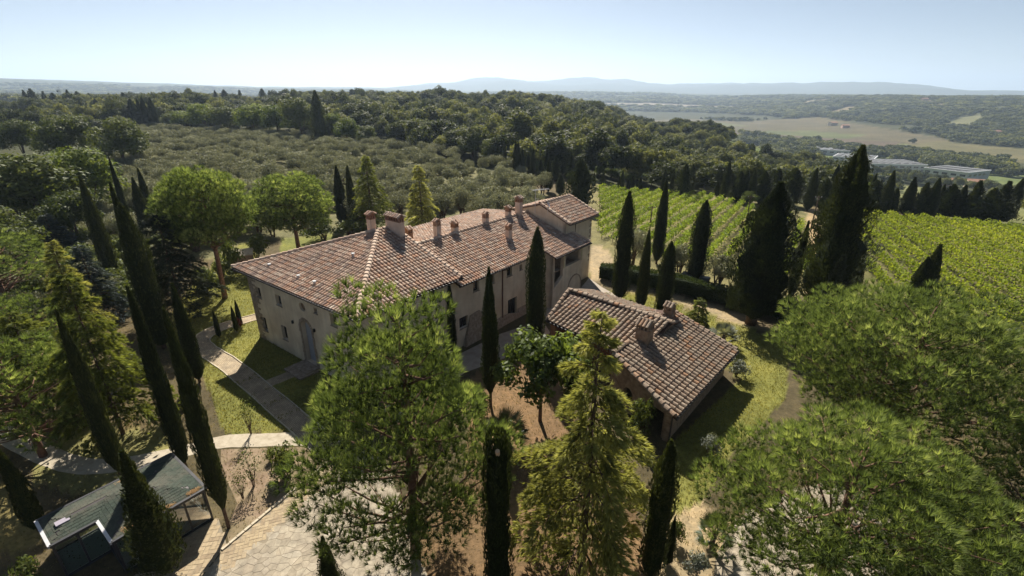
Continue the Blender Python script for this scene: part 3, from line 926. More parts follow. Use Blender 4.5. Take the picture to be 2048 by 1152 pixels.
def chimney(parent, x, y, zb, w, dpt, h, mat, cap_axis='x', sunk=.6, ncol=2, tmat=None, capmat=None):
    """plastered shaft, open brick lantern, little tiled gable"""
    tmat = tmat or M_TILE
    m = MB(); m.box(x - w / 2, x + w / 2, y - dpt / 2, y + dpt / 2, zb - sunk, zb + h - .62)
    ch = bpart(m, "chimney", mat, parent)
    lz = zb + h - .62
    c = MB()
    c.box(x - w / 2 - .05, x + w / 2 + .05, y - dpt / 2 - .05, y + dpt / 2 + .05, lz + .001, lz + .08)
    nx = max(2, int(w / .38)); ny = max(2, int(dpt / .38))
    for i in range(nx + 1):
        for s in (-1, 1):
            px = x - w / 2 + .07 + (w - .14) * i / nx
            c.box(px - .07, px + .07, y + s * (dpt / 2 - .07) - .07, y + s * (dpt / 2 - .07) + .07, lz + .08, lz + .38)
    for i in range(1, ny):
        for s in (-1, 1):
            py = y - dpt / 2 + .07 + (dpt - .14) * i / ny
            c.box(x + s * (w / 2 - .07) - .07, x + s * (w / 2 - .07) + .07, py - .07, py + .07, lz + .08, lz + .38)
    c.box(x - w / 2 + .16, x + w / 2 - .16, y - dpt / 2 + .16, y + dpt / 2 - .16, lz + .081, lz + .36)
    c.box(x - w / 2 - .04, x + w / 2 + .04, y - dpt / 2 - .04, y + dpt / 2 + .04, lz + .381, lz + .43)
    bpart(c, "lantern", capmat or M_BRICK, ch)
    # gable roof of tiles; the ridge runs along cap_axis
    ax, ay = ((1, 0), (0, 1)) if cap_axis == 'x' else ((0, 1), (1, 0))
    la = (w if cap_axis == 'x' else dpt) + .14
    wb = (dpt if cap_axis == 'x' else w) / 2 + .11
    rz = lz + .43 + wb * .62
    g = MB()
    def P(a, b, z): return (x + ax[0] * a + ay[0] * b, y + ax[1] * a + ay[1] * b, z)
    a0 = la / 2 - .06
    g.add([P(-a0, -wb + .08, lz + .435), P(-a0, wb - .08, lz + .435), P(-a0, 0, rz - .03), P(a0, -wb + .08, lz + .435), P(a0, wb - .08, lz + .435), P(a0, 0, rz - .03)],
          [(0, 2, 1), (3, 4, 5), (0, 3, 5, 2), (1, 2, 5, 4), (0, 1, 4, 3)])
    bpart(g, "cap", capmat or M_BRICK, ch)
    mats = []
    n = max(2, round(la / .36)); sp = la / n
    me = tile_mesh(sp * 1.0, math.hypot(wb, rz - lz - .43) + .08, "cap_tile")
    for s in (-1, 1):
        for i in range(n):
            a = -la / 2 + (i + .5) * sp
            p0 = Vector(P(a, s * wb, lz + .43)); p1 = Vector(P(a, 0, rz))
            d = (p1 - p0).normalized(); X = Vector((ax[0], ax[1], 0)); Z = X.cross(d)
            if Z.z < 0: X = -X; Z = -Z
            j = random.gauss(0, .05)
            p = p0 + Z * random.uniform(0, .02) - d * .03
            mats.append(Matrix(((X.x, d.x, Z.x, p.x), (X.y, d.y, Z.y, p.y), (X.z, d.z, Z.z, p.z - GZ), (0, 0, 0, 1))))
    me.materials.append(tmat)
    for m_ in mats:
        o = bpy.data.objects.new("cap_tile", me); COL.objects.link(o); o.parent = ch; o.matrix_local = m_
    r = ridge_line(P(-la / 2, 0, rz - .04), P(la / 2, 0, rz - .04), .42)
    rm = tile_mesh(.30, .48, "cap_ridge_tile"); rm.materials.append(tmat)
    for m_ in r:
        o = bpy.data.objects.new("cap_ridge_tile", rm); COL.objects.link(o); o.parent = ch; o.matrix_local = m_
    return ch

# ------------------------------------------------------------------ the villa (local axes: x along the long front, y into the house)
V_AZ = R(51.5)
V0 = onz(711, 639, 7.5)
villa = empty("villa", (V0[0], V0[1], GZ), V_AZ)
tag(villa, "long cream plastered villa with terracotta hipped roof, chimneys and a raised end block", "villa")
KS = .33
AE, BE = 7.5, 6.9
EBX = -.8                                                # the far left corner lies a little out of square
# -- roof of the hipped wing
apz = AE + KS * 10
hip_front = [(0, 0, AE), (12, 0, AE), (12, 10, apz), (10, 10, apz)]
hip_left = [(0, 0, AE), (10, 10, apz), (EBX, 20, AE)]
hip_back = [(EBX, 20, AE), (10, 10, apz), (12, 10, apz), (12, 20, AE)]
roof_a = bpart(slab([hip_front, hip_left, hip_back]), "roof", M_TILEBED, villa)
TM = tile_mesh(.29, .66)
ta = tile_field((0, 0, AE), (1, 0, 0), (0, 1, KS), hip_front, .38, .53)
tb = tile_field((0, 0, AE), (EBX, 20, 0), (1, 0, KS * .96), hip_left, .38, .53)
tc = tile_field((12, 20, AE), (-1, 0, 0), (0, -1, KS), hip_back, .38, .53)
_camloc = (villa.matrix_basis.to_3x3().transposed() @ (Vector((0, 0, CAM_H)) - Vector(V0)))
dcam = lambda m: (m.translation - (_camloc + Vector((0, 0, 7.5 - GZ)))).length
put_tiles(roof_a, sorted(ta + tb, key=dcam) + tc, TM, M_TILE, 230)
CT = tile_mesh(.50, .62, "ridge_tile")
rt = ridge_line((-.05, -.05, AE + .06), (10, 10, apz + .05), .56) + ridge_line((EBX, 20, AE + .06), (10, 10, apz + .05), .56) + ridge_line((9.9, 10, apz + .06), (12, 10, apz + .06), .56) + ridge_line((11.9, 0, AE + .05), (11.9, 10, apz + .04), .56)
CT.materials.append(M_RIDGE)
for m_ in rt:
    o = bpy.data.objects.new("ridge_tile", CT); COL.objects.link(o); o.parent = roof_a; o.matrix_local = m_
# -- roof of the long wing and the loggia
def zb(t): return BE + KS * t
RB = 7.1
long_front = [(11.4, -.2, zb(-.2)), (25.6, -.2, zb(-.2)), (25.6, -1.8, zb(-1.8)), (33.8, -1.8, zb(-1.8)), (33.4, .95, zb(.95)), (31.98, .95, zb(.95)), (31.98, RB, zb(RB)), (11.4, RB, zb(RB))]
long_back = [(11.4, RB, zb(RB)), (31.98, RB, zb(RB)), (31.98, 15, zb(RB) - .1 * (15 - RB)), (11.4, 15, zb(RB) - .1 * (15 - RB))]
roof_b = bpart(slab([long_front, long_back]), "roof", M_TILEBED, villa)
uB = (0, 1, KS)
tf = tile_field((11.4, -1.8, zb(-1.8)), (1, 0, 0), uB, long_front, .36, .52)
tf = [m for m in tf if m.translation.x > 12.05 or m.translation.y < 0]
tbk = tile_field((31.98, 15, zb(RB) - .1 * (15 - RB)), (-1, 0, 0), (0, -1, .1), long_back, .36, .52)
TMB = tile_mesh(.275, .64)
put_tiles(roof_b, sorted(tf, key=dcam) + tbk, TMB, M_TILE, 45)
for m_ in ridge_line((12.0, RB, zb(RB) + .06), (31.9, RB, zb(RB) + .06), .58) + ridge_line((33.7, -1.7, zb(-1.8) + .06), (33.35, .9, zb(.95) + .05), .58):
    o = bpy.data.objects.new("ridge_tile", CT); COL.objects.link(o); o.parent = roof_b; o.matrix_local = m_
# -- roof of the raised end block
TE, TR = 8.72, 10.68
t_front = [(31.7, .3, TE), (39.0, .1, TE), (39.0, 4.95, TR), (31.7, 4.95, TR)]
t_back = [(31.7, 4.95, TR), (39.0, 4.95, TR), (39.0, 9.6, 9.3), (31.7, 9.6, 9.3)]
roof_c = bpart(slab([t_front, t_back]), "roof", M_TILEBED, villa)
tt = tile_field((31.7, .25, TE), (1, 0, 0), (0, 1, .416), t_front, .36, .52)
tt2 = tile_field((39.0, 9.6, 9.3), (-1, 0, 0), (0, -1, .297), t_back, .36, .52)
put_tiles(roof_c, sorted(tt, key=dcam) + tt2, TMB, M_TILE, 25)
for m_ in ridge_line((31.7, 4.95, TR + .06), (39, 4.95, TR + .06), .58) + ridge_line((31.8, .3, TE + .05), (31.8, 4.9, TR + .04), .58) + ridge_line((38.9, .2, TE + .05), (38.9, 4.9, TR + .04), .58):
    o = bpy.data.objects.new("ridge_tile", CT); COL.objects.link(o); o.parent = roof_c; o.matrix_local = m_
# -- walls
B0 = GZ - .6
dl = Vector((EBX, 20)).normalized(); nl = Vector((dl.y, -dl.x))
oL = Vector((.8, .7)) 
left_holes = [rect(16.25, 17.25, 4.55, 5.72), rect(12.35, 13.35, 4.72, 5.85), oval(8.65, 5.72, .5, .44), rect(6.2, 6.75, 5.68, 6.25), rect(16.35, 17.35, .72, 2.35), rect(12.4, 13.4, .92, 2.5), arch(7.75, 9.5, GZ + .25, 3.4), rect(3.35, 4.3, 5.2, 6.4), rect(3.3, 4.3, 1.0, 2.7)]
link("wall", wall_panel(oL, dl, nl, rect(0, 18.45, B0, AE + .1), left_holes, .5), M_PLASTER, villa)
for a0, a1, z0, z1 in ((16.25, 17.25, 4.55, 5.72), (12.35, 13.35, 4.72, 5.85), (6.2, 6.75, 5.68, 6.25), (16.35, 17.35, .72, 2.35), (12.4, 13.4, .92, 2.5), (3.35, 4.3, 5.2, 6.4), (3.3, 4.3, 1.0, 2.7)):
    window(villa, oL, dl, nl, a0, a1, z0, z1, .3, 0 if a1 - a0 < .7 else 1)
def on(o, d, n, a, z, k): return (o[0] + d[0] * a + n[0] * k, o[1] + d[1] * a + n[1] * k, z)
m = MB(); pts = oval(8.65, 5.72, .5, .44)
m.add([on(oL, dl, nl, a, z, .22) for a, z in pts], [tuple(range(len(pts)))]); bpart(m, "oculus", M_OLDWALL, villa)
# arched main door with a stone surround
m = MB(); pts = arch(7.8, 9.45, GZ + .25, 3.4)
m.add([on(oL, dl, nl, a, z, .42) for a, z in pts], [tuple(range(len(pts)))])
door = bpart(m, "door", M_GREYDOOR, villa)
m = MB()
for z in (1.0, 2.2):
    m.hexa([on(oL, dl, nl, 7.9, z, .40), on(oL, dl, nl, 9.35, z, .40), on(oL, dl, nl, 9.35, z, .43), on(oL, dl, nl, 7.9, z, .43)], [on(oL, dl, nl, 7.9, z + .07, .40), on(oL, dl, nl, 9.35, z + .07, .40), on(oL, dl, nl, 9.35, z + .07, .43), on(oL, dl, nl, 7.9, z + .07, .43)])
m.hexa([on(oL, dl, nl, 8.6, GZ + .3, .395), on(oL, dl, nl, 8.66, GZ + .3, .395), on(oL, dl, nl, 8.66, GZ + .3, .43), on(oL, dl, nl, 8.6, GZ + .3, .43)], [on(oL, dl, nl, 8.6, 4.1, .395), on(oL, dl, nl, 8.66, 4.1, .395), on(oL, dl, nl, 8.66, 4.1, .43), on(oL, dl, nl, 8.6, 4.1, .43)])
bpart(m, "door_batten", M_GREYDOOR, door)
sur = MB(); ii = 0
def stone_block(mb, q, k0=-.03, k1=.04):
    b = [on(oL, dl, nl, a, z, k1) for a, z in q]; f = [on(oL, dl, nl, a, z, k0) for a, z in q]
    mb.add(b + f, [(4, 5, 6, 7), (0, 1, 5, 4), (1, 2, 6, 5), (2, 3, 7, 6), (3, 0, 4, 7)])
z = GZ + .3
while z < 3.3:
    h = random.uniform(.28, .45)
    for a, s in ((7.75, -1), (9.5, 1)):
        w_ = random.uniform(.24, .40)
        stone_block(sur, [(a, z), (a + s * w_, z), (a + s * w_, z + h - .02), (a, z + h - .02)])
    z += h
for i in range(12):
    t0, t1 = math.pi * i / 12 + .02, math.pi * (i + 1) / 12 - .02
    r0, r1 = .875, .875 + random.uniform(.28, .36)
    stone_block(sur, [(8.625 + r0 * math.cos(t0), 3.4 + r0 * math.sin(t0)), (8.625 + r1 * math.cos(t0), 3.4 + r1 * math.sin(t0)), (8.625 + r1 * math.cos(t1), 3.4 + r1 * math.sin(t1)), (8.625 + r0 * math.cos(t1), 3.4 + r0 * math.sin(t1))])
bpart(sur, "door_surround", M_STONE, villa)
# rough stone bared at the far left corner
q = MB(); z = B0 + .2
while z < 6.9:
    h = random.uniform(.16, .3); a = 18.45; tot = random.uniform(.7, 1.5)
    while tot > 0:
        w_ = random.uniform(.25, .5); stone_block(q, [(a - w_ + .02, z), (a, z), (a, z + h - .02), (a - w_ + .02, z + h - .02)], -random.uniform(.012, .04), .03); a -= w_; tot -= w_
    z += h
tag(bpart(q, "corner_stones", M_STONE, villa), "bare rubble stones at the wall corner", kind="stuff")
m = MB()
for a, z in ((10.75, 3.6), (7.1, 3.82)):
    m.tube([on(oL, dl, nl, a, z - .14, -.1), on(oL, dl, nl, a, z + .14, -.1)], [.11, .11], 8)
    l = bpart(m, "wall_lamp", M_BLACK, villa); m = MB()
m = MB(); c0 = on(oL, dl, nl, 8.6, 0, -1.0)
m.box(c0[0] - 1.15, c0[0] + .95, c0[1] - 1.5, c0[1] + 1.4, GZ, GZ + .16)
m.box(c0[0] - .4, c0[0] + .95, c0[1] - 1.3, c0[1] + 1.2, GZ + .16, GZ + .3)
bpart(m, "door_step", M_STONE, villa)
oF = (.8, .7); dF = (1, 0); nF = (0, 1)
fh = [rect(7.5, 8.6, 5.65, 7.05), rect(3.0, 4.0, 5.65, 7.0), rect(3.0, 4.0, 1.0, 2.7), rect(7.3, 8.5, 1.2, 2.7)]
link("wall", wall_panel(oF, dF, nF, rect(0, 11.2, B0, AE + .1), fh, .45), M_PLASTER, villa)
for h in fh: window(villa, oF, dF, nF, h[0][0], h[2][0], h[0][1], h[2][1], .3, 0)
m = MB(); m.box(11.55, 12, .71, 19.2, AE - .5, AE + .05)
m.add([(11.6, .8, AE), (11.95, .8, AE), (11.95, 10, apz - .2), (11.6, 10, apz - .2), (11.6, 19.2, AE), (11.95, 19.2, AE)], [(1, 3, 5), (0, 4, 2)])
m.box(.3, 11.9, 19.1, 19.4, B0, AE); bpart(m, "wall", M_PLASTER, villa)
oW = (12.0, .7)
bh = [rect(2.2, 3.1, 5.0, 6.38), rect(7.7, 8.65, 5.05, 6.3), rect(10.0, 10.5, 5.2, 5.85), rect(7.9, 9.55, GZ + .1, 2.15), rect(-.2 + .25, 1.3, 1.55, 2.8), rect(4.6, 5.6, 5.05, 6.3)]
link("wall", wall_panel(oW, dF, nF, rect(0, 20, B0, BE + .12), bh, .42), M_PLASTER, villa)
for i, h in enumerate(bh): window(villa, oW, dF, nF, h[0][0], h[2][0], h[0][1], h[2][1], .28, 0 if i != 3 else 1, sill=i != 3, name="window" if i != 3 else "glazed_door")
m = MB(); m.box(11.6, 32, 14.4, 14.8, B0, 8.5); m.box(11.7, 12.0, .8, 14.4, B0, 6.9); bpart(m, "wall", M_PLASTER, villa)
# battered stone base of the long wing
m = MB()
m.hexa([(12.2, .15, B0), (19.0, .15, B0), (19.0, .69, B0), (12.2, .69, B0)], [(13.6, .60, 2.6), (15.0, .60, 2.75), (15.0, .69, 2.75), (13.6, .69, 2.6)])
m.hexa([(15.0, .12, B0), (25.9, .12, B0), (25.9, .69, B0), (15.0, .69, B0)], [(15.0, .62, .55), (19.8, .62, .55), (19.8, .69, .55), (15.0, .69, .55)])
m.hexa([(21.7, .12, B0), (25.95, .12, B0), (25.95, .69, B0), (21.7, .69, B0)], [(21.7, .62, .5), (25.95, .62, .5), (25.95, .69, .5), (21.7, .69, .5)])
bpart(m, "stone_base", M_STONE, villa)
# loggia wall
oD = (26.0, -1.2)
dh = [[(.5, 2.0), (2.35, 3.1), (2.35, 5.95), (.4, 5.9)], rect(2.85, 6.4, 4.16, 6.05)]
link("wall", wall_panel(oD, dF, nF, rect(0, 6.9, B0, zb(-1.2) + .02), dh, .42), M_PLASTER, villa)
link("wall", wall_panel((26.0, .69), (0, -1), (1, 0), rect(0, 1.89, B0, zb(-1.2)), (), .3), M_PLASTER, villa)
link("wall", wall_panel((32.9, -1.2), (0, 1), (-1, 0), rect(0, 2.1, B0, zb(-1.2)), (), .3), M_PLASTER, villa)
m = MB(); m.box(26.3, 32.6, -.78, .68, 3.75, 3.9); m.box(28.55, 28.75, -.78, .68, 3.9, 6.2); bpart(m, "loggia_floor", M_STONE, villa)
m = MB(); m.box(26.32, 28.5, .45, .68, 2.0, 6.1); bpart(m, "loggia_shutter", M_WOOD, villa)
m = MB(); m.box(28.4, 28.65, -1.25, -1.19, 4.1, 6.2); m.box(32.5, 32.75, -1.25, -1.19, 4.1, 6.2); bpart(m, "pilaster", surface("loggia_pier", [(.3, (.46, .40, .25)), (.7, (.54, .48, .32))], 2, .9, .2, 9), villa)
m = MB(); pts = arch(3.75, 6.7, B0, .95)
outer = arch(3.6, 6.85, B0, .95)
for i in range(1, len(pts) - 1):
    a, b = pts[i], pts[i + 1]; c_, d_ = outer[i + 1], outer[i]
    m.add([on(oD, dF, nF, *p, -.07) for p in (a, b, c_, d_)] + [on(oD, dF, nF, *p, .0) for p in (a, b, c_, d_)], [(3, 2, 1, 0), (0, 1, 5, 4), (2, 3, 7, 6)])
bpart(m, "blind_arch", M_STONE, villa)
# raised block
oT = (32.0, .95)
link("wall", wall_panel(oT, dF, nF, rect(0, 6.6, B0, TE + .2), [rect(2.6, 3.4, 1.2, 2.6)], .4), M_PLASTER, villa)
window(villa, oT, dF, nF, 2.6, 3.4, 1.2, 2.6, .28, 0)
gab = lambda x: [(x, .95, B0), (x, 9.2, B0), (x, 9.2, 9.3), (x, 4.95, TR - .12), (x, .95, TE + .14)]
m = MB(); g0, g1 = gab(32.0), gab(38.6)
m.add(g0 + g1, [(0, 4, 3, 2, 1), (5, 6, 7, 8, 9), (1, 2, 7, 6)]); bpart(m, "wall", M_PLASTER, villa)
q = MB(); z = 2.0; 
oL_, dl_, nl_ = oL, dl, nl
while z < 8.4:
    h = random.uniform(.18, .32); w_ = random.uniform(.25, .6)
    q.box(38.6 - w_, 38.62, .93, .99, z, z + h - .03); z += h * random.choice((1, 1, 2))
tag(bpart(q, "corner_stones", M_STONE, villa), kind="stuff")
# gutters, downpipes
m = MB()
m.bar((0, -.10, AE - .1), (12, -.10, AE - .1), .16, .13); g = bpart(m, "gutter", M_GUTTER, villa)
m = MB(); m.bar((-.10, -.10, AE - .1), (EBX - .10, 20, AE - .1), .16, .13); bpart(m, "gutter", M_GUTTER, villa)
m = MB(); m.bar((11.3, -.3, zb(-.2) - .1), (25.6, -.3, zb(-.2) - .1), .16, .13); bpart(m, "gutter", M_GUTTER, villa)
m = MB(); m.bar((25.5, -1.9, zb(-1.8) - .1), (33.85, -1.9, zb(-1.8) - .1), .16, .13); bpart(m, "gutter", M_GUTTER, villa)
m = MB(); m.bar((31.7, .2, TE - .1), (39, .05, TE - .1), .15, .12); bpart(m, "gutter", M_GUTTER, villa)
m = MB(); m.tube([(18.85, -.3, zb(-.2) - .12), (18.85, .1, 6.3), (18.85, .6, 6.1), (18.85, .6, .4)], [.065] * 4, 6); bpart(m, "downpipe", M_COPPER, villa)
m = MB(); m.tube([(35.0, .15, TE - .15), (34.2, .85, 8.2), (34.2, .85, 6.0), (34.2, .85, GZ)], [.07] * 4, 6); bpart(m, "downpipe", M_COPPER, villa)
# small vents standing in the tiles of the hipped wing
for u_, v_ in ((540, 537), (598, 560), (630, 572), (707, 516)):
    d_ = ray(u_, v_); Mi = villa.matrix_basis.inverted() if False else None
    nrm = np.array([-math.cos(V_AZ) * KS * .96, -math.sin(V_AZ) * KS * .96, 1.0]); p0 = np.array(V0)
    t_ = ((p0 - np.array([0, 0, CAM_H])) @ nrm) / (d_ @ nrm); P_ = np.array([0, 0, CAM_H]) + t_ * d_
    dx, dy = P_[0] - V0[0], P_[1] - V0[1]
    lx, ly = dx * math.cos(V_AZ) + dy * math.sin(V_AZ), -dx * math.sin(V_AZ) + dy * math.cos(V_AZ)
    m = MB(); m.tube([(lx, ly, P_[2] - .1), (lx, ly, P_[2] + .42)], [.1, .1], 8); m.tube([(lx, ly, P_[2] + .42), (lx, ly, P_[2] + .5)], [.19, .17], 8)
    bpart(m, "roof_vent", M_METAL, villa)
# chimneys
def zfront(t): return zb(t)
chimney(villa, 10.2, 11.3, AE + KS * 8.7, 0.66, 0.66, 2.08, M_CHIM, 'y')
chimney(villa, 11.45, 9.0, AE + KS * 9.0, 0.66, 2.27, 1.92, M_CHIM, 'y', ncol=4)
chimney(villa, 16.1, 7.7, zb(7.0), 0.62, 0.62, 1.92, M_CHIM, 'y')
chimney(villa, 18.4, 7.3, zb(7.0), 0.66, 0.62, 1.36, M_CHIM, 'x')
chimney(villa, 23.8, 7.4, zb(7.0), 0.59, 0.59, 1.40, M_CHIM, 'y')
chimney(villa, 28.2, 7.4, zb(7.0), 0.59, 0.59, 1.40, M_CHIM, 'x')
chimney(villa, 29.9, 7.0, zb(6.9), 0.66, 0.76, 2.44, M_CHIM, 'x')
chimney(villa, 23.6, 3.6, zb(3.5), 0.59, 0.59, 1.76, M_CHIM, 'y')
chimney(villa, 13.6, 9.6, zb(7.0), 0.69, 0.69, 1.24, M_BRICK, 'x')
# aerial and dish on the raised block
m = MB(); m.tube([(31.6, 5.6, 9.4), (31.6, 5.6, 12.6)], [.035, .03], 5)
m.bar((31.0, 5.6, 12.5), (33.2, 4.6, 12.5), .04)
for k in range(9):
    x = 31.0 + k * .26; y = 5.6 - k * .12
    m.bar((x - .10 * 1.6, y - .26 * 1.6, 12.5), (x + .10 * 1.6, y + .26 * 1.6, 12.5), .022)
m.bar((31.6, 5.6, 11.3), (31.75, 5.1, 11.3), .03)
bpart(m, "aerial", M_METAL, villa)
m = MB(); m.tube([(31.55, 3.6, 9.6), (31.55, 3.6, 10.9)], [.03, .03], 5)
c = Vector((31.5, 3.4, 10.9)); nn = Vector((.35, -.8, .45)).normalized(); xx = nn.orthogonal().normalized(); yy = nn.cross(xx)
ring = [c + (xx * math.cos(a) + yy * math.sin(a)) * .36 for a in np.linspace(0, 2 * math.pi, 13)[:-1]]
m.add([c - nn * .1] + ring, [(0, i + 1, (i + 1) % 12 + 1) for i in range(12)]); bpart(m, "satellite_dish", M_METAL, villa)

# ------------------------------------------------------------------ the low outbuilding beside it
N_AZ = R(49.0)
N0 = onz(1350, 836, 2.3)
barn = empty("outbuilding", (N0[0], N0[1], GZ), N_AZ)
tag(barn, "low stone outbuilding with two mossy tiled roofs and brick chimneys beside the villa", "outbuilding")
NE = 2.3; NK = .30
def zr(t): return NE + NK * t
r1 = [(0, 0, zr(0)), (13.3, -.2, zr(-.2)), (13.55, 6.4, zr(6.4)), (2.0, 6.4, zr(6.4))]
r1b = [(10.5, 6.4, zr(6.4)), (13.55, 6.4, zr(6.4)), (13.7, 11.5, zr(6.4) - 1.5), (11.5, 11.5, zr(6.4) - 1.5)]
roof1 = bpart(slab([r1]), "roof", M_TILEBED, barn)
TN = tile_mesh(.40, .62)
_camN = (barn.matrix_basis.to_3x3().transposed() @ (Vector((0, 0, CAM_H)) - Vector(N0)))
dN = lambda m: (m.translation - (_camN + Vector((0, 0, NE - GZ)))).length
put_tiles(roof1, sorted(tile_field((0, 0, NE), (13.3, -.2, -.06), (0, 1, NK), r1, .49, .50), key=dN), TN, M_TILE_OLD, 190)
CN = tile_mesh(.52, .66, "ridge_tile"); CN.materials.append(M_TILE_OLD)
for m_ in ridge_line((.12, .1, zr(0) + .02), (2.1, 6.4, zr(6.4) + .02), .56) + ridge_line((13.2, -.1, zr(0) + .02), (13.45, 6.4, zr(6.4) + .02), .56) + ridge_line((11.5, 6.45, zr(6.4) + .08), (13.55, 6.45, zr(6.4) + .08), .56) + ridge_line((2.0, 6.45, zr(6.4) + .08), (4.6, 6.45, zr(6.4) + .08), .56):
    o = bpy.data.objects.new("ridge_tile", CN); COL.objects.link(o); o.parent = roof1; o.matrix_local = m_
E0, E1 = Vector((4.55, 7.0, 3.02)), Vector((5.5, 15.9, 3.02))
rd0, rd1 = Vector((9.78, 4.85, 4.66)), Vector((10.05, 16.5, 4.66))
r2 = [(4.45, 6.45, 3.02), (6.5, 5.35, 3.60), (9.78, 4.85, 4.66), (10.05, 16.5, 4.66), (5.5, 15.9, 3.02)]
r2b = [(9.78, 4.85, 4.66), (12.2, 4.9, 3.95), (14.6, 7.0, 3.1), (14.9, 16.5, 3.1), (10.05, 16.5, 4.66)]
roof2 = bpart(slab([r2, r2b], .12), "roof", M_TILEBED, barn)
ux2 = (E1 - E0); uy2 = Vector((5.0, -.25, 1.62))
t2 = tile_field(E0 - ux2 * .05, ux2, uy2, [p for p in r2], .49, .50)
t2b = tile_field((14.9, 16.5, 3.1), (-.03, -1, 0), (-4.85, 0, 1.56), r2b, .49, .50)
put_tiles(roof2, sorted(t2, key=dN) + t2b, TN.copy(), M_TILE_OLD, 105)
for m_ in ridge_line(rd0 + Vector((0, 0, .08)), rd1 + Vector((0, 0, .08)), .6) + ridge_line((5.45, 15.75, 3.06), (10.0, 16.4, 4.68), .56):
    o = bpy.data.objects.new("ridge_tile", CN); COL.objects.link(o); o.parent = roof2; o.matrix_local = m_
bpart(slab([r1b], .12), "roof", M_TILEBED, barn)
m = MB()
m.add([(6.6, 5.12, 3.4), (12.5, 5.12, 3.4), (12.3, 5.12, 3.88), (9.78, 5.0, 4.56), (6.6, 5.2, 3.52)] + [(6.6, 5.5, 3.4), (12.5, 5.5, 3.4), (12.3, 5.5, 3.88), (9.78, 5.5, 4.56), (6.6, 5.5, 3.52)], [(0, 1, 2, 3, 4), (9, 8, 7, 6, 5)])
bpart(m, "gable_wall", M_OLDWALL, barn)
link("wall", wall_panel((.55, .5), (1, 0), (0, 1), rect(0, 12.4, B0, NE + .02), (), .4), M_OLDWALL, barn)
dv = Vector((2.0, 6.4)).normalized(); nv = Vector((dv.y, -dv.x))
ov = Vector((.55, .5))
def zt(a): return zr(.5 + a * dv.y) - .08
link("wall", wall_panel(ov, dv, nv, [(0, B0), (.62, B0), (.62, 1.75), (2.7, 1.75), (2.7, B0), (6.1, B0), (6.1, zt(6.1)), (0, zt(0))], [arch(3.9, 4.9, .3, 1.3, 8)], .4), M_OLDWALL, barn)
m = MB(); m.box(2.5, 12.5, 6.3, 6.7, B0, 4.0); m.hexa([(12.6, .9, B0), (12.95, .9, B0), (12.95, 6.6, B0), (12.6, 6.6, B0)], [(12.6, .9, zr(.9) - .16), (12.95, .9, zr(.9) - .16), (12.95, 6.6, zr(6.4) - .16), (12.6, 6.6, zr(6.4) - .16)]); m.box(4.2, 4.5, .9, 6.3, B0, 2.3); bpart(m, "wall", M_OLDWALL, barn)
m = MB(); m.bar((1.0, .9, 1.86), (1.9, 3.6, 1.86), .2, .18); bpart(m, "beam", M_WOOD, barn)
m = MB(); m.tube([(.5, .35, NE - .1), (.5, .35, GZ)], [.06, .06], 6); bpart(m, "downpipe", M_GUTTER, barn)
m = MB(); m.bar((-.05, -.12, NE - .08), (13.3, -.32, NE - .14), .14, .12); bpart(m, "gutter", M_GUTTER, barn)
m = MB(); m.bar((4.42, 7.0, 2.95), (5.37, 15.9, 2.95), .13, .11); bpart(m, "gutter", M_GUTTER, barn)
# brick piers and pierced brick screen under the eaves of the taller part
dq = Vector((.95, 8.9)).normalized(); nq = Vector((dq.y, -dq.x)); oq = Vector((5.05, 7.2))
M_PIER = surface("brick_pier", [(.3, (.30, .15, .085)), (.7, (.42, .24, .14))], 5, .9, .4, 12)
for a in (0, 3.9, 7.9):
    m = MB(); p = [oq + dq * a, oq + dq * (a + .55), oq + dq * (a + .55) + nq * .5, oq + dq * a + nq * .5]
    m.prism([tuple(x) for x in p], GZ, 2.9); bpart(m, "brick_pier", M_PIER, barn)
M_LAT = surface("lattice_brick", [(.3, (.24, .105, .06)), (.7, (.34, .16, .09))], 6, .9, .3, 12)
for (a0, a1) in ((.55, 3.9), (4.45, 7.9)):
    nx = int((a1 - a0) / .24); lat = MB()
    for i in range(nx):
        for j in range(13):
            a = a0 + (i + .5) * (a1 - a0) / nx; z = GZ + .35 + j * .235
            s = 1 if (i + j) % 2 else -1
            p = oq + dq * a + nq * .2
            d3 = Vector((dq.x, dq.y, 0)) * .12 + Vector((0, 0, .11 * s)); c3 = Vector((p.x, p.y, z))
            lat.bar(c3 - d3, c3 + d3, .12, .05)
    bpart(lat, "brick_lattice", M_LAT, barn)
m = MB(); a = oq + nq * 1.6; b = oq + dq * 8.4 + nq * 1.6; m.bar((a.x, a.y, 1.2), (b.x, b.y, 1.2), .2, 3.4); m.box(6.8, 14.2, 16.0, 16.3, B0, 3.1); m.box(13.9, 14.2, 7, 16, B0, 3.0)
bpart(m, "wall", M_OLDWALL, barn)
m = MB(); a = oq - dq * .1 ; m.prism([tuple(oq), tuple(oq + nq * .4), (5.4, 6.5), (4.9, 6.5)], GZ, 2.9); bpart(m, "wall", surface("ochre_plaster", [(.3, (.40, .25, .11)), (.7, (.50, .33, .16))], 2, .9, .3, 9), barn)
chimney(barn, 6.1, 5.75, zr(5.7), 1.15, 1.15, 1.88, M_OLDWALL, 'y', tmat=M_TILE_OLD, capmat=M_OLDWALL)
chimney(barn, 12.2, 6.2, zr(6.1), .85, .85, 1.28, M_OLDWALL, 'y', tmat=M_TILE_OLD, capmat=M_OLDWALL)

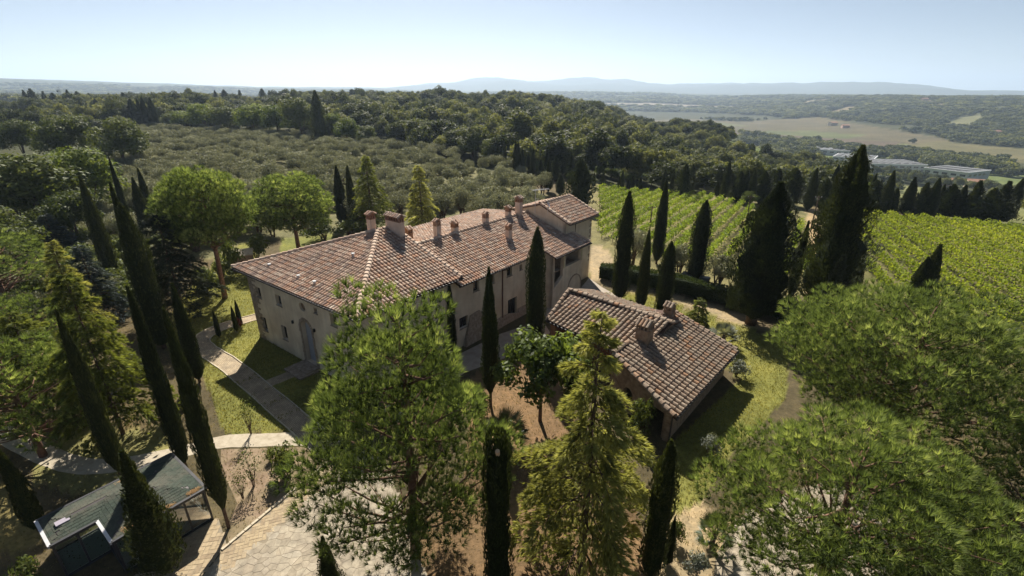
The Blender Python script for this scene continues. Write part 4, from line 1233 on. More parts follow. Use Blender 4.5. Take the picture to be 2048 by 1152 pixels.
# ------------------------------------------------------------------ glazed garden pavilion with green shingles
P0 = onz(412, 976, 2.0)
P_AZ = math.atan2(.809, .588)
pav = empty("garden_pavilion", (P0[0], P0[1], GZ), P_AZ)
tag(pav, "small dark framed glass pavilion with green shingle roof among the cypresses", "pavilion")
ZE = 1.98
main = dict(F=[(-4.65, 0, ZE), (0, 0, ZE), (-2.5, 2.5, ZE + .5), (-2.9, 2.5, ZE + .5)])
rz = ZE + .5
faces = [([(-4.65, 0, ZE), (0, 0, ZE), (-2.3, 2.5, rz), (-2.9, 2.5, rz)], (1, 0, 0), (0, 1, .2)),
         ([(0, 0, ZE), (0, 5.0, ZE), (-2.3, 2.5, rz)], (0, 1, 0), (-1, 0, .217)),
         ([(0, 5.0, ZE), (-4.65, 5.0, ZE), (-2.9, 2.5, rz), (-2.3, 2.5, rz)], (-1, 0, 0), (0, -1, .2)),
         ([(-4.65, 5.0, ZE), (-4.65, 0, ZE), (-2.9, 2.5, rz)], (0, -1, 0), (1, 0, .286))]
rz2 = ZE + .27
faces += [([(-6.65, 2.3, ZE), (-4.3, 2.3, ZE), (-3.6, 3.65, rz2), (-5.5, 3.65, rz2)], (1, 0, 0), (0, 1, .2)),
          ([(-6.65, 5.0, ZE), (-6.65, 2.3, ZE), (-5.5, 3.65, rz2)], (0, -1, 0), (1, 0, .235)),
          ([(-4.3, 5.0, ZE), (-6.65, 5.0, ZE), (-5.5, 3.65, rz2), (-3.6, 3.65, rz2)], (-1, 0, 0), (0, -1, .2))]
M_SHIN = tintmat("green_shingle", [(0, (.034, .046, .036)), (.5, (.052, .068, .053)), (1, (.044, .056, .045))], 4, .9, .3, .3)
M_FRAME = surface("anthracite_frame", [(.3, (.028, .028, .032)), (.7, (.045, .045, .05))], 2, .45, 0, spec=.5)
proof = bpart(slab([f[0] for f in faces], .08), "roof", M_GUTTER, pav)
sm = MB(); sm.box(-.145, .145, 0, .24, 0, .018); shm = sm.mesh("shingle"); shm.materials.append(M_SHIN)
sh = []
for poly, ux, uy in faces:
    p0 = Vector(poly[0])
    p0, ux, uy, uz = frame_on(p0, ux, uy)
    Q = [((Vector(p) - p0).dot(ux), (Vector(p) - p0).dot(uy)) for p in poly]
    for j in range(14):
        for i in range(-20, 40):
            x = (i + .5 * (j % 2)) * .30; y = j * .215
            if not inpoly(np.array([x]), np.array([y + .1]), Q)[0]: continue
            p = p0 + ux * x + uy * (y - .03) + uz * (.012 + random.uniform(0, .006))
            Y = (uy - uz * .06).normalized(); Z = ux.cross(Y)
            sh.append(Matrix(((ux.x, Y.x, Z.x, p.x), (ux.y, Y.y, Z.y, p.y), (ux.z, Y.z, Z.z, p.z - GZ), (0, 0, 0, 1))))
_camP = pav.matrix_basis.to_3x3().transposed() @ (Vector((0, 0, CAM_H)) - Vector((P0[0], P0[1], GZ)))
sh.sort(key=lambda m: (m.translation - _camP).length)
for m_ in sh[:300]:
    o = bpy.data.objects.new("shingle", shm); COL.objects.link(o); o.parent = proof; o.matrix_local = m_
if sh[300:]:
    joined(sm.mesh("shingle_rest"), sh[300:], "shingle_rest", M_SHIN, proof)
ev = [(0, 0), (0, 5.0), (-6.65, 5.0), (-6.65, 2.3), (-4.65, 2.3), (-4.65, 0)]
for i in range(6):
    a, b = ev[i], ev[(i + 1) % 6]
    m = MB(); m.bar((*a, ZE - .03), (*b, ZE - .03), .15, .17); 
    white = i in (2, 4)  # pale metal on these sides also paints in their bright reflection
    bpart(m, "gutter", M_METAL if white else M_FRAME, pav)
wallpts = [(-.12, .12), (-.12, 4.88), (-6.53, 4.88), (-6.53, 2.42), (-4.53, 2.42), (-4.53, .12)]
fr = MB()
for i in range(6):
    a = Vector((*wallpts[i], 0)); b = Vector((*wallpts[(i + 1) % 6], 0)); n = max(1, round((b - a).length / 1.1))
    for k in range(n):
        p = a + (b - a) * k / n
        fr.box(p.x - .05, p.x + .05, p.y - .05, p.y + .05, GZ, ZE - .1)
        q = a + (b - a) * (k + 1) / n
        g = MB(); dd = (b - a).normalized() * .06
        g.bar((p.x + dd.x, p.y + dd.y, (GZ + ZE) / 2), (q.x - dd.x, q.y - dd.y, (GZ + ZE) / 2), .012, ZE - GZ - .4)
        bpart(g, "glass_pane", M_CLEAR, pav)
    fr.bar((a.x, a.y, GZ + .06), (b.x, b.y, GZ + .06), .09, .12); fr.bar((a.x, a.y, ZE - .16), (b.x, b.y, ZE - .16), .09, .1)
bpart(fr, "frame", M_FRAME, pav)
m = MB(); m.box(-4.5, -.15, .15, 4.85, GZ + .02, GZ + .05); m.box(-6.5, -4.5, 2.45, 4.85, GZ + .02, GZ + .05); bpart(m, "floor", surface("pale_floor", [(.3, (.55, .57, .56)), (.7, (.64, .66, .65))], 2, .4, 0), pav)
m = MB(); m.box(-6.1, -5.5, 3.3, 3.7, ZE + .2, ZE + .27); bpart(m, "skylight", surface("lilac_skylight", [(.3, (.30, .27, .32)), (.7, (.36, .33, .38))], 2, .5, 0), pav)

def loc2w(root, x, y, z):
    c, s = math.cos(root.rotation_euler.z), math.sin(root.rotation_euler.z)
    return (root.location.x + x * c - y * s, root.location.y + x * s + y * c, z)
# things round the pavilion
for i, (x, y) in enumerate(((.05, 5.55), (-.95, 5.6))):
    w_ = loc2w(pav, x, y, GZ); a = empty("air_conditioner", (w_[0], w_[1], GZ), P_AZ)
    tag(a, ("white boxed air conditioner at the back corner of the glass pavilion", "dark boxed air conditioner behind the glass pavilion beside the white one")[i], "air conditioner")
    m = MB(); m.box(-.42, .42, -.17, .17, .06, .86); m.box(-.36, -.28, -.15, .15, 0, .06); m.box(.28, .36, -.15, .15, 0, .06); m.build("casing", (M_WHITE, M_BLACK)[i], a)
    m = MB(); m.tube([(0.1, .172, .47), (.1, .185, .47)], [.29, .29], 14); m.build("fan_grille", M_BLACK, a)
w_ = loc2w(pav, -1.6, 1.7, GZ + .05)  # table added to give the sunlit brightness seen through the glass
t = empty("added_white_table", (w_[0], w_[1], GZ + .05), P_AZ); tag(t, "low white table added for the bright patch inside the glass pavilion", "table")
m = MB(); m.box(-.6, .6, -.4, .4, .68, .72); m.build("table_top", M_WHITE, t)
for sx in (-1, 1):
    for sy in (-1, 1):
        m = MB(); m.box(sx * .54 - .03, sx * .54 + .03, sy * .34 - .03, sy * .34 + .03, 0, .68); m.build("leg", M_WHITE, t)
# dry needles that have drifted on the shingles
P, T = [], []
for (cx, cy, rx, ry, n) in ((-3.5, .35, .5, .22, 420), (-.6, .25, .35, .12, 200), (-2.0, .2, .4, .1, 160), (-2.6, 4.6, .4, .2, 120)):
    for _ in range(n):
        x = cx + rng.normal() * rx * .5; y = cy + rng.normal() * ry * .6
        if y < .02 or y > 4.95: continue
        zz = ZE + .2 * min(y, 5 - y) + .05
        w_ = np.array(loc2w(pav, x, y, zz)); a = rng.random() * 6.28; l = .10
        d = np.array([math.cos(a) * l, math.sin(a) * l, .02]); n_ = np.array([-math.sin(a), math.cos(a), .3]) * .02
        P.append([w_ - d, w_ + n_, w_ + d]); T.append(rng.random())
tag(link("fallen_needles", mesh_np("fallen_needles", [np.array(P)], [np.array(T)]), leafmat("dry_needles", (.28, .16, .07), (.42, .27, .12), transl=.1)), "drift of dry orange pine needles on the pavilion roof", "needles", kind="stuff")

# garden shed and white canopy behind the house
s0 = at(490, 532); sh_ = empty("garden_shed", s0, R(25)); tag(sh_, "small pale garden shed half hidden by climbing shrubs", "shed")
m = MB(); m.box(-1.3, 1.3, -1.1, 1.1, 0, 2.0); m.build("wall", M_OLDWALL, sh_)
m = MB(); m.hexa([(-1.5, -1.3, 1.95), (1.5, -1.3, 1.95), (1.5, 0, 2.65), (-1.5, 0, 2.65)], [(-1.5, -1.3, 2.03), (1.5, -1.3, 2.03), (1.5, 0, 2.73), (-1.5, 0, 2.73)])
m.hexa([(-1.5, 0.002, 2.65), (1.5, 0.002, 2.65), (1.5, 1.3, 1.95), (-1.5, 1.3, 1.95)], [(-1.5, 0.002, 2.73), (1.5, 0.002, 2.73), (1.5, 1.3, 2.03), (-1.5, 1.3, 2.03)]); m.build("roof", M_PALE, sh_)
m = MB(); m.box(1.31, 1.36, -.4, .4, .05, 1.8); m.build("door", M_WOOD, sh_)
c0 = onz(886, 459, 2.6); cn = empty("canopy", (c0[0], c0[1], float(hgt(c0[0], c0[1]))), V_AZ); tag(cn, "flat white sun canopy behind the villa roof", "canopy")
m = MB(); m.box(-1.7, 1.7, -2.2, 2.2, 2.95, 3.1); m.build("canopy_top", M_WHITE, cn)
for sx in (-1, 1):
    for sy in (-1, 1):
        m = MB(); m.box(sx * 1.55 - .06, sx * 1.55 + .06, sy * 2.05 - .06, sy * 2.05 + .06, 0, 2.95); m.build("post", M_WHITE, cn)
for i, (u_, v_) in enumerate(((1371, 567), (1406, 576))):
    b0 = at(u_, v_); bn = empty("waste_bin", b0, R(-30)); tag(bn, ("black square waste bin behind the hedge nearer the villa", "black square waste bin behind the hedge farther from the villa")[i], "waste bin")
    m = MB(); m.hexa([(-.55, -.5, .1), (.55, -.5, .1), (.55, .5, .1), (-.55, .5, .1)], [(-.65, -.6, 1.35), (.65, -.6, 1.35), (.65, .6, 1.35), (-.65, .6, 1.35)]); m.build("bin_body", M_BLACK, bn)
    m = MB(); m.hexa([(-.7, -.65, 1.355), (.7, -.65, 1.355), (.7, .65, 1.355), (-.7, .65, 1.355)], [(-.6, -.4, 1.6), (.6, -.4, 1.6), (.6, .5, 1.6), (-.6, .5, 1.6)]); m.build("lid", M_BLACK, bn)
    m = MB()
    for sx in (-.5, .5): m.tube([(sx - .04, 0, .12), (sx + .04, 0, .12)], [.12, .12], 8)
    m.build("wheel", M_BLACK, bn)
# ------------------------------------------------------------------ vegetation: leaves
M_CYP = leafmat("cypress_leaf", (.014, .022, .009), (.040, .052, .017), (.100, .108, .036), transl=.26, objvar=.42)
M_CYP2 = leafmat("grey_cypress_leaf", (.028, .036, .022), (.050, .062, .036), (.085, .098, .06), transl=.2, objvar=.2)
M_PINE = leafmat("pine_needle", (.050, .072, .024), (.175, .225, .070), (.40, .44, .17), transl=.50, objvar=.1, tcol=(1.4, 1.4, .75))
M_PINE2 = leafmat("dark_pine_needle", (.048, .070, .024), (.165, .215, .066), (.37, .41, .155), transl=.50, objvar=.15, tcol=(1.3, 1.3, .75))
M_CEDAR = leafmat("cedar_needle", (.13, .135, .040), (.33, .335, .10), (.52, .51, .19), transl=.5, objvar=.1, tcol=(1.3, 1.25, .7))
M_CEDARD = leafmat("green_cedar_needle", (.060, .078, .022), (.165, .19, .048), (.30, .32, .095), transl=.45, objvar=.2)
M_BLUE = leafmat("blue_spruce_needle", (.03, .045, .045), (.06, .08, .078), (.10, .125, .115), transl=.2, objvar=.2)
M_OLIVE = leafmat("olive_leaf", (.115, .122, .072), (.245, .245, .155), (.38, .37, .26), transl=.22, objvar=.35, tcol=(1.2, 1.2, .8))
M_WOOD1 = leafmat("woodland_leaf", (.018, .028, .012), (.080, .094, .036), (.235, .240, .090), transl=.42, objvar=.65)
M_BRIGHT = leafmat("bright_leaf", (.055, .082, .020), (.12, .158, .036), (.22, .26, .065), transl=.38, objvar=.3)
M_VINE = leafmat("vine_leaf", (.085, .13, .022), (.19, .255, .040), (.36, .40, .075), transl=.45, objvar=.15)
M_VINEY = leafmat("yellow_vine_leaf", (.10, .145, .020), (.225, .275, .036), (.43, .44, .066), transl=.45, objvar=.12)
M_HEDGE = leafmat("hedge_leaf", (.022, .036, .012), (.045, .065, .02), (.085, .112, .032), transl=.25, objvar=.2)
M_GLOSS = leafmat("glossy_leaf", (.036, .058, .018), (.10, .135, .034), (.22, .28, .07), transl=.4, objvar=.1, rough=.5, spec=.15)
M_PALM = leafmat("palm_leaf", (.045, .065, .026), (.085, .112, .05), (.14, .165, .08), transl=.3, objvar=.2, rough=.4, spec=.4)
M_SILVER = leafmat("silver_leaf", (.12, .13, .105), (.19, .205, .17), (.28, .30, .25), transl=.2, objvar=.2)
M_SHRUB = leafmat("garden_shrub_leaf", (.048, .066, .02), (.095, .118, .034), (.17, .19, .06), transl=.32, objvar=.5)
M_RED = leafmat("red_leaf", (.10, .03, .025), (.17, .05, .04), transl=.3)
M_GRASS = leafmat("lawn_blade", (.13, .13, .03), (.22, .205, .05), (.33, .29, .10), transl=.35, objvar=.05)

def unit(v): return v / np.maximum(np.linalg.norm(v, axis=-1, keepdims=True), 1e-9)

def rand_dirs(n, g=None):
    g = g or rng
    return unit(g.normal(size=(n, 3)))

def cards(P, D, L, W, g=None, S=None):
    """pointed leaf quads: P base, D long axis"""
    g = g or rng
    n = len(P)
    S = unit(np.cross(D, rand_dirs(n, g))) if S is None else S
    L = np.broadcast_to(np.asarray(L, float), (n,))[:, None]; W = np.broadcast_to(np.asarray(W, float), (n,))[:, None]
    return np.stack([P, P + D * L * .5 + S * W * .5, P + D * L, P + D * L * .5 - S * W * .5], 1)

def needles(P, D, k, L, W, spread, g=None):
    """k thin needles fanning from each P round D"""
    g = g or rng
    n = len(P)
    PP = np.repeat(P, k, 0); DD = np.repeat(D, k, 0)
    d = unit(DD + spread * rand_dirs(n * k, g))
    S = unit(np.cross(d, rand_dirs(n * k, g)))
    L = np.repeat(np.broadcast_to(np.asarray(L, float), (n,)), k)[:, None] * g.uniform(.75, 1.15, (n * k, 1))
    return np.stack([PP + S * W, PP + d * L, PP - S * W], 1)

TRUNKS = {}
def limb_mesh(name, paths, n=6):
    m = MB()
    for pts, rad in paths: m.tube(pts, rad, n)
    return m.mesh(name, True)

class Tree:
    """a kind of tree: its trunk and crown meshes, height and width in metres as modelled"""
    def __init__(s, trunk, tmat, crown, cmat, h, w):
        s.trunk, s.crown, s.h, s.w = trunk, crown, h, w
        if trunk is not None and not trunk.materials: trunk.materials.append(tmat)
        if crown is not None and not crown.materials: crown.materials.append(cmat)

def plant(kind, name, label, cat, loc, h, w, group=None, rot=None, parts=True, lean=(0, 0)):
    sx = w / kind.w; sz = h / kind.h
    rot = random.uniform(0, 6.28) if rot is None else rot
    if parts and kind.trunk is not None:
        e = bpy.data.objects.new(name, None); COL.objects.link(e)
        for nm, me in (("trunk", kind.trunk), ("crown", kind.crown)):
            c = bpy.data.objects.new(nm, me); COL.objects.link(c); c.parent = e
    else:
        e = bpy.data.objects.new(name, kind.crown); COL.objects.link(e)
    e.location = loc; e.rotation_euler = (lean[0], lean[1], rot); e.scale = (sx, sx, sz)
    return tag(e, label, cat, group)

# ---- Italian cypress
def cypress_kind(seed, prof, n=5200, h=10., w=1.7, leaf=.24, rough=.14, mat=M_CYP, bottom=.04, core=.78):
    g = np.random.default_rng(seed)
    t = g.random(n) ** .92
    a = g.random(n) * 2 * math.pi
    def rad(t, a):
        r = prof(t) * w / 2
        k = 1 + rough * (np.sin(a * 3 + t * 9 + seed) * .5 + (vnoise(a * 2.2 + 50, t * 16, seed) - .5) * 1.6 + (vnoise(a * 5 + 9, t * 40, seed + 3) - .5) * .9)
        return r * k
    r = rad(t, a)
    zz = h * (bottom + (1 - bottom) * t)
    ins = np.where(g.random(n) < .25, g.uniform(.7, .95, n), 1.0)
    P = np.stack([np.cos(a) * r * ins, np.sin(a) * r * ins, zz], 1)
    out = np.stack([np.cos(a), np.sin(a), np.zeros(n)], 1)
    D = unit(out * .30 + np.array([0, 0, 1.0]) + .33 * rand_dirs(n, g))
    S = unit(np.cross(D, out) + .4 * rand_dirs(n, g))
    C = cards(P, D, leaf * g.uniform(.6, 1.3, n), leaf * .46, g, S)
    tint = np.clip(.45 + .22 * g.normal(size=n) + .5 * (vnoise(a * 3, t * 14, seed + 7) - .5), 0, 1)
    # added inner core in a dark tint, so no light shows through
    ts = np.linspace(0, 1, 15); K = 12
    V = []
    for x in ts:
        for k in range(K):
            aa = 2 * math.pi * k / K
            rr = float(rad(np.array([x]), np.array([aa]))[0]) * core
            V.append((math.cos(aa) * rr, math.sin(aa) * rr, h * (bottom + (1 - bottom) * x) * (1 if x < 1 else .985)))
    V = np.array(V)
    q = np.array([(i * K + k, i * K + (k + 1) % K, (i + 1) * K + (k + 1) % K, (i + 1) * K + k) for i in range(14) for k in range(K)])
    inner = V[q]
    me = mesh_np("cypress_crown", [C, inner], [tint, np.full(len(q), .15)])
    tr = limb_mesh("cypress_trunk", [([(0, 0, -.3), (.02, 0, h * .3), (0, 0, h * .9)], [w * .11, w * .085, .02])])
    return Tree(tr, M_BARK, me, mat, h, w)
p_slim = lambda t: np.minimum(1, (t / .14 + .30)) * np.clip(1 - np.clip((t - .22) / .78, 0, 1) ** 2.1, .04, 1)
p_col = lambda t: np.minimum(1, (t / .06 + .45)) * np.clip(1 - np.clip((t - .55) / .45, 0, 1) ** 2.4, .06, 1)
p_flat = lambda t: np.minimum(1, (t / .06 + .5)) * (1 - .28 * t) * np.clip((1.02 - t) / .06, .25, 1) ** .5
p_cone = lambda t: np.minimum(1, (t / .10 + .3)) * np.clip(1 - np.clip((t - .12) / .88, 0, 1) ** 1.25, .02, 1)
p_bush = lambda t: np.minimum(1, (t / .15 + .35)) * np.clip(1 - np.clip((t - .2) / .8, 0, 1) ** 2.0, .03, 1)
p_raised = lambda t: np.minimum(1, (t / .14 + .12)) * np.clip(1 - np.clip((t - .35) / .65, 0, 1) ** 1.7, .02, 1)
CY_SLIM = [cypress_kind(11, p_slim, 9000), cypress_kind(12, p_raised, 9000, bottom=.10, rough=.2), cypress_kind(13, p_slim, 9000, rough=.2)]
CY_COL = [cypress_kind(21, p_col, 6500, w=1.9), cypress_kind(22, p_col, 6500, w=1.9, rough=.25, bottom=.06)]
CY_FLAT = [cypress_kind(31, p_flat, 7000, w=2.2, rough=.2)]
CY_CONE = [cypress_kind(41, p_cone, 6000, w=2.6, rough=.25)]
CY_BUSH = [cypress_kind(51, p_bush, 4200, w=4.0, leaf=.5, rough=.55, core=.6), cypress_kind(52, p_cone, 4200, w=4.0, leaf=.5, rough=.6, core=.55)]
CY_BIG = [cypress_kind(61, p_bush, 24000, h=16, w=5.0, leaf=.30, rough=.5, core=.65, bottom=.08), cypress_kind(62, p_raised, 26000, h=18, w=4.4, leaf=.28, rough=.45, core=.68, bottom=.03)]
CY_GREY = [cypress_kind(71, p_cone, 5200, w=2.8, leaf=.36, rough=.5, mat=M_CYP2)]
CY_FAR = [cypress_kind(81, p_slim, 900, leaf=.6, rough=.3), cypress_kind(82, p_bush, 900, w=3.4, leaf=.8, rough=.5)]

# ---- pines with brush-like shoots
def pine_kind(seed, h, w, crown_z0, ntuft, shape, mat, k=13, L=.55, wid=.022, nlimb=16, trunk_r=.32, lean=(0, 0), spread=.62, fill=.3, gap=.40, wob=.34):
    g = np.random.default_rng(seed)
    # boughs: rounded pads carried by limbs, spread through the crown
    pads = []
    tries = 0
    R0 = w / 2
    npad = int(nlimb * 3.4)
    while len(pads) < npad and tries < 9000:
        tries += 1
        t = g.random(); a = g.random() * 2 * math.pi
        rmax = shape(t) * R0 * (1 + wob * (vnoise(np.array(a * 1.3 + 40), np.array(t * 3.1), seed) - .5) * 2)
        r = rmax * math.sqrt(g.uniform(.05 if g.random() < fill else .5, 1.0)) * .88
        p = np.array([math.cos(a) * r, math.sin(a) * r, crown_z0 + t * (h - crown_z0) * .95])
        s = g.choice([g.uniform(.045, .08), g.uniform(.07, .13)]) * w
        if all(np.linalg.norm((p - q) / (1, 1, .75)) > .80 * (s + s2) for q, s2 in pads): pads.append((p, s))
    # brushes: one tuft of long needles at the end of every shoot, kept apart from one another
    P, D, T = [], [], []
    tot = sum(s * s for _, s in pads)
    taken = {}
    def free(q, d):
        c = tuple((q / d).astype(int))
        for i in (-1, 0, 1):
            for j in (-1, 0, 1):
                for k_ in (-1, 0, 1):
                    for o in taken.get((c[0] + i, c[1] + j, c[2] + k_), ()):
                        if np.linalg.norm(o - q) < d: return False
        taken.setdefault(c, []).append(q)
        return True
    for p, s in pads:
        n = max(8, int(ntuft * 3 * s * s / tot))
        d = rand_dirs(n, g); d[:, 2] = np.abs(d[:, 2]) * 1.2 - .35; d = unit(d)
        q = p + d * s * np.array([1, 1, .74]) * g.uniform(.80, 1.05, (n, 1))
        out = unit(np.array([p[0], p[1], 0]) + 1e-6)
        tn = .40 + .13 * g.normal()
        for k_ in range(n):
            if not free(q[k_], gap): continue
            P.append(q[k_]); D.append(unit(d[k_] * .7 + np.array([0, 0, .8]) + .25 * out + .2 * rand_dirs(1, g)[0])); T.append(np.clip(tn + .24 * g.normal(), 0, 1))
    P = np.array(P); D = np.array(D); T = np.array(T)
    N = needles(P, D, k, L, wid, spread, g)
    Tn = np.clip(np.repeat(T, k) + .08 * g.normal(size=len(N)), 0, 1)
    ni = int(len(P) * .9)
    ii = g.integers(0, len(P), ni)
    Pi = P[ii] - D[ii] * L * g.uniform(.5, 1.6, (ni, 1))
    Ni = needles(Pi, rand_dirs(ni, g), 7, L * .8, wid, 1.0, g)  # inner needles take a darker tint that paints in the crown's depth
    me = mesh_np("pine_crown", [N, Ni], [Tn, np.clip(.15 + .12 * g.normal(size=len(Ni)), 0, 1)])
    tz = crown_z0 + (h - crown_z0) * .55
    paths = [([(0, 0, -.4), (lean[0] * .3 + .1, lean[1] * .3, tz * .35), (lean[0] * .7, lean[1] * .7 + .1, tz * .7), (lean[0], lean[1], tz), (lean[0] * .6, lean[1] * .6, h * .93)], [trunk_r * 1.15, trunk_r * .9, trunk_r * .75, trunk_r * .5, .05])]
    order = sorted(range(len(pads)), key=lambda i: -pads[i][1])
    for i in order[: min(nlimb * 3, 66)]:
        p, s = pads[i]
        z0 = np.clip(p[2] - np.hypot(p[0], p[1]) * g.uniform(.35, .7), crown_z0 * .8, h * .85)
        f = z0 / tz
        b = np.array([lean[0] * min(1, f), lean[1] * min(1, f), z0])
        mid = b * .5 + p * .5 + np.array([0, 0, -.12 * np.hypot(p[0], p[1]) * .4]) + g.normal(size=3) * .15
        r = trunk_r * .30
        paths.append(([b, mid, p], [r, r * .6, r * .22]))
    return Tree(limb_mesh("pine_trunk", paths), M_PINEBARK, me, mat, h, w)
s_umb = lambda t: np.clip(1.02 - (2 * t - .75) ** 2 * .55, .1, 1) if t < .75 else np.clip(math.sqrt(max(0, 1 - ((t - .45) / .58) ** 2)), .05, 1)
s_dome = lambda t: math.sqrt(max(.02, 1 - ((t - .30) / .72) ** 2))
s_tall = lambda t: min(1, .62 + t * 1.7) * (1 - .62 * max(0, (t - .22) / .78) ** 1.25)

# ---- cedars
def cedar_kind(seed, h=14., w=6., n_br=95, mat=M_CEDAR, droop=.28, z0=.10, per=46, k=5, L=.26, ragged=.3, power=1.0, tip=.5):
    g = np.random.default_rng(seed)
    paths = [([(0, 0, -.3), (.05, 0, h * .4), (0, .05, h * .8), (0.05, 0, h * .99)], [h * .021, h * .015, h * .007, .015])]
    P, D, T = [], [], []
    ga = 0
    for i in range(n_br):
        f = (i + .5) / n_br
        z = h * (z0 + (1 - z0) * f ** .92)
        ga += 2.4 + g.normal() * .3
        rl = (w / 2) * (1 - f) ** power * (1 + ragged * g.normal() * .6) * (min(1, .72 + f * 2.2)) + .22
        rl = max(rl, .25)
        d = np.array([math.cos(ga), math.sin(ga), 0]); sd = np.array([-d[1], d[0], 0])
        rise = .18 * (1 - f) + .55 * f * (f > .75)
        def q(x): return np.array([0, 0, z]) + d * rl * x + np.array([0, 0, rl * (rise * x * 1.3 - droop * 2.0 * x * x)])
        paths.append(([q(0), q(.4), q(.75), q(1.)], [h * .0045 * (1 - f) + .015, h * .003 * (1 - f) + .012, .012, .006]))
        n = max(10, int(per * (rl / (w / 2) + .12) * 1.4))
        x = g.random(n) ** .62
        lat = g.normal(size=n) * .24 * rl * (1.08 - x) ** .55
        pts = np.array([q(v) for v in x]) + sd * lat[:, None] + np.array([0, 0, -1]) * (np.abs(lat)[:, None] * .35) + rand_dirs(n, g) * .06
        P.append(pts)
        D.append(unit(d * 1.0 + sd * np.sign(lat)[:, None] * .7 + np.array([0, 0, -tip * .6]) * x[:, None] + .30 * rand_dirs(n, g)))
        T.append(np.clip(.45 + .14 * g.normal() + .18 * g.normal(size=n) + .18 * (x - .5), 0, 1))
    P = np.concatenate(P); D = np.concatenate(D); T = np.concatenate(T)
    N = needles(P, D, k, L * 2.0, .030, .42, g)
    C = cards(P - D * .08, D, L * 1.7, L * .5, g)
    me = mesh_np("cedar_crown", [N, C], [np.clip(np.repeat(T, k) + .1 * g.normal(size=len(N)), 0, 1), T])
    return Tree(limb_mesh("cedar_trunk", paths, 5), M_BARK, me, mat, h, w)

# ---- broadleaved crowns of leaf clumps
def leafy_kind(seed, h, w, z0, n, mat, leaf=.32, nl=26, lobe=.30, trunk_r=.2, aspect=.5, stems=1, fill=.25, name="leafy", up=.35, lw=.55, shape=None, tmat=None):
    g = np.random.default_rng(seed)
    lobes = []
    cz = (z0 + h) / 2; rz = (h - z0) / 2; rw = w / 2
    for i in range(nl):
        d = rand_dirs(1, g)[0]
        if d[2] < -.55: d[2] *= -1
        k = g.uniform(.45, .82) if i > nl // 5 else g.uniform(0, .4)
        s = lobe * g.uniform(.65, 1.2)
        lobes.append((np.array([d[0] * rw * k, d[1] * rw * k, cz + d[2] * rz * k * .92]), s * rw, s * rz * g.uniform(.75, 1.05)))
    P, D, T, S_ = [], [], [], []
    tot = sum(a * a for _, a, b in lobes)
    for c, a, b in lobes:
        m = max(8, int(n * a * a / tot))
        d = rand_dirs(m, g)
        rr = np.where(g.random(m) < fill, g.uniform(.3, .9, m), g.uniform(.85, 1.08, m))[:, None]
        p = c + d * np.array([a, a, b]) * rr
        nr = unit(d + np.array([0, 0, .25]) + .55 * rand_dirs(m, g))
        dd = unit(np.cross(nr, rand_dirs(m, g)) + np.array([0, 0, up * .5]))
        P.append(p); D.append(dd); S_.append(unit(np.cross(nr, dd)))
        T.append(np.clip(.45 + .16 * g.normal() + .2 * g.normal(size=m), 0, 1))
    P = np.concatenate(P); D = np.concatenate(D); T = np.concatenate(T); S_ = np.concatenate(S_)
    P[:, 2] = np.maximum(P[:, 2], z0 * .8)
    C = cards(P, D, leaf * g.uniform(.7, 1.3, len(P)), leaf * lw, g, S_)
    me = mesh_np(name + "_crown", [C], [T])
    paths = []
    for s in range(stems):
        a = 2 * math.pi * s / stems + g.random()
        b = np.array([math.cos(a), math.sin(a), 0]) * (.0 if stems == 1 else trunk_r * 1.3)
        top = np.array([math.cos(a) * rw * .35 * (stems > 1), math.sin(a) * rw * .35 * (stems > 1), cz])
        paths.append(([b + (0, 0, -.3), b * 1.6 + np.array([0, 0, z0 * .7]), top], [trunk_r, trunk_r * .75, trunk_r * .35]))
        for c, aa, bb in lobes[s::stems][:7]:
            base = b * 1.6 + np.array([0, 0, z0 * .8]) if stems > 1 else np.array([0, 0, z0 * g.uniform(.7, 1.3)])
            paths.append(([base, (base + c) / 2 + g.normal(size=3) * .1, c], [trunk_r * .45, trunk_r * .28, trunk_r * .1]))
    return Tree(limb_mesh(name + "_trunk", paths, 5), tmat or M_BARK, me, mat, h, w)

OLIVES = [leafy_kind(100 + i, 4.4, 4.6, .8, 2300, M_OLIVE, leaf=.40, nl=16, lobe=.44, trunk_r=.17, stems=3, name="olive", up=1.2, lw=.34, fill=.2) for i in range(4)]
OAKS = [leafy_kind(200 + i, 11, 10, 1.6, 2600, M_WOOD1, leaf=.85, nl=26, lobe=.34, trunk_r=.3, name="woodland_tree", fill=.08) for i in range(4)]
OAKS += [leafy_kind(210, 14, 7, 1.6, 2200, M_WOOD1, leaf=.8, nl=22, lobe=.36, trunk_r=.3, name="tall_woodland_tree", fill=.08), leafy_kind(211, 9, 12, 1.2, 2600, M_WOOD1, leaf=.85, nl=34, lobe=.28, trunk_r=.3, name="wide_woodland_tree", fill=.08)]
OAKF = [leafy_kind(220 + i, 11, 11, .6, 620, M_WOOD1, leaf=1.6, nl=18, lobe=.38, trunk_r=.3, name="far_tree", lw=.8, fill=.05) for i in range(4)]
BROAD = [leafy_kind(240 + i, 13, 12, 1.2, 7500, M_BRIGHT, leaf=.58, nl=48, lobe=.27, trunk_r=.35, name="broadleaf", up=.2) for i in range(3)]
BROADD = [Tree(b.trunk.copy(), M_BARK, b.crown.copy(), M_WOOD1, b.h, b.w) for b in BROAD]
for b in BROADD: b.crown.materials.clear(); b.crown.materials.append(M_SHRUB)
SHRUB = [leafy_kind(260 + i, 1.5, 1.7, .05, 900, M_SHRUB, leaf=.17, nl=14, lobe=.42, trunk_r=.04, stems=3, name="shrub") for i in range(3)]
SHRUBS_ = [Tree(b.trunk.copy(), M_BARK, b.crown.copy(), None, b.h, b.w) for b in SHRUB]
for b in SHRUBS_: b.crown.materials.clear(); b.crown.materials.append(M_SILVER)
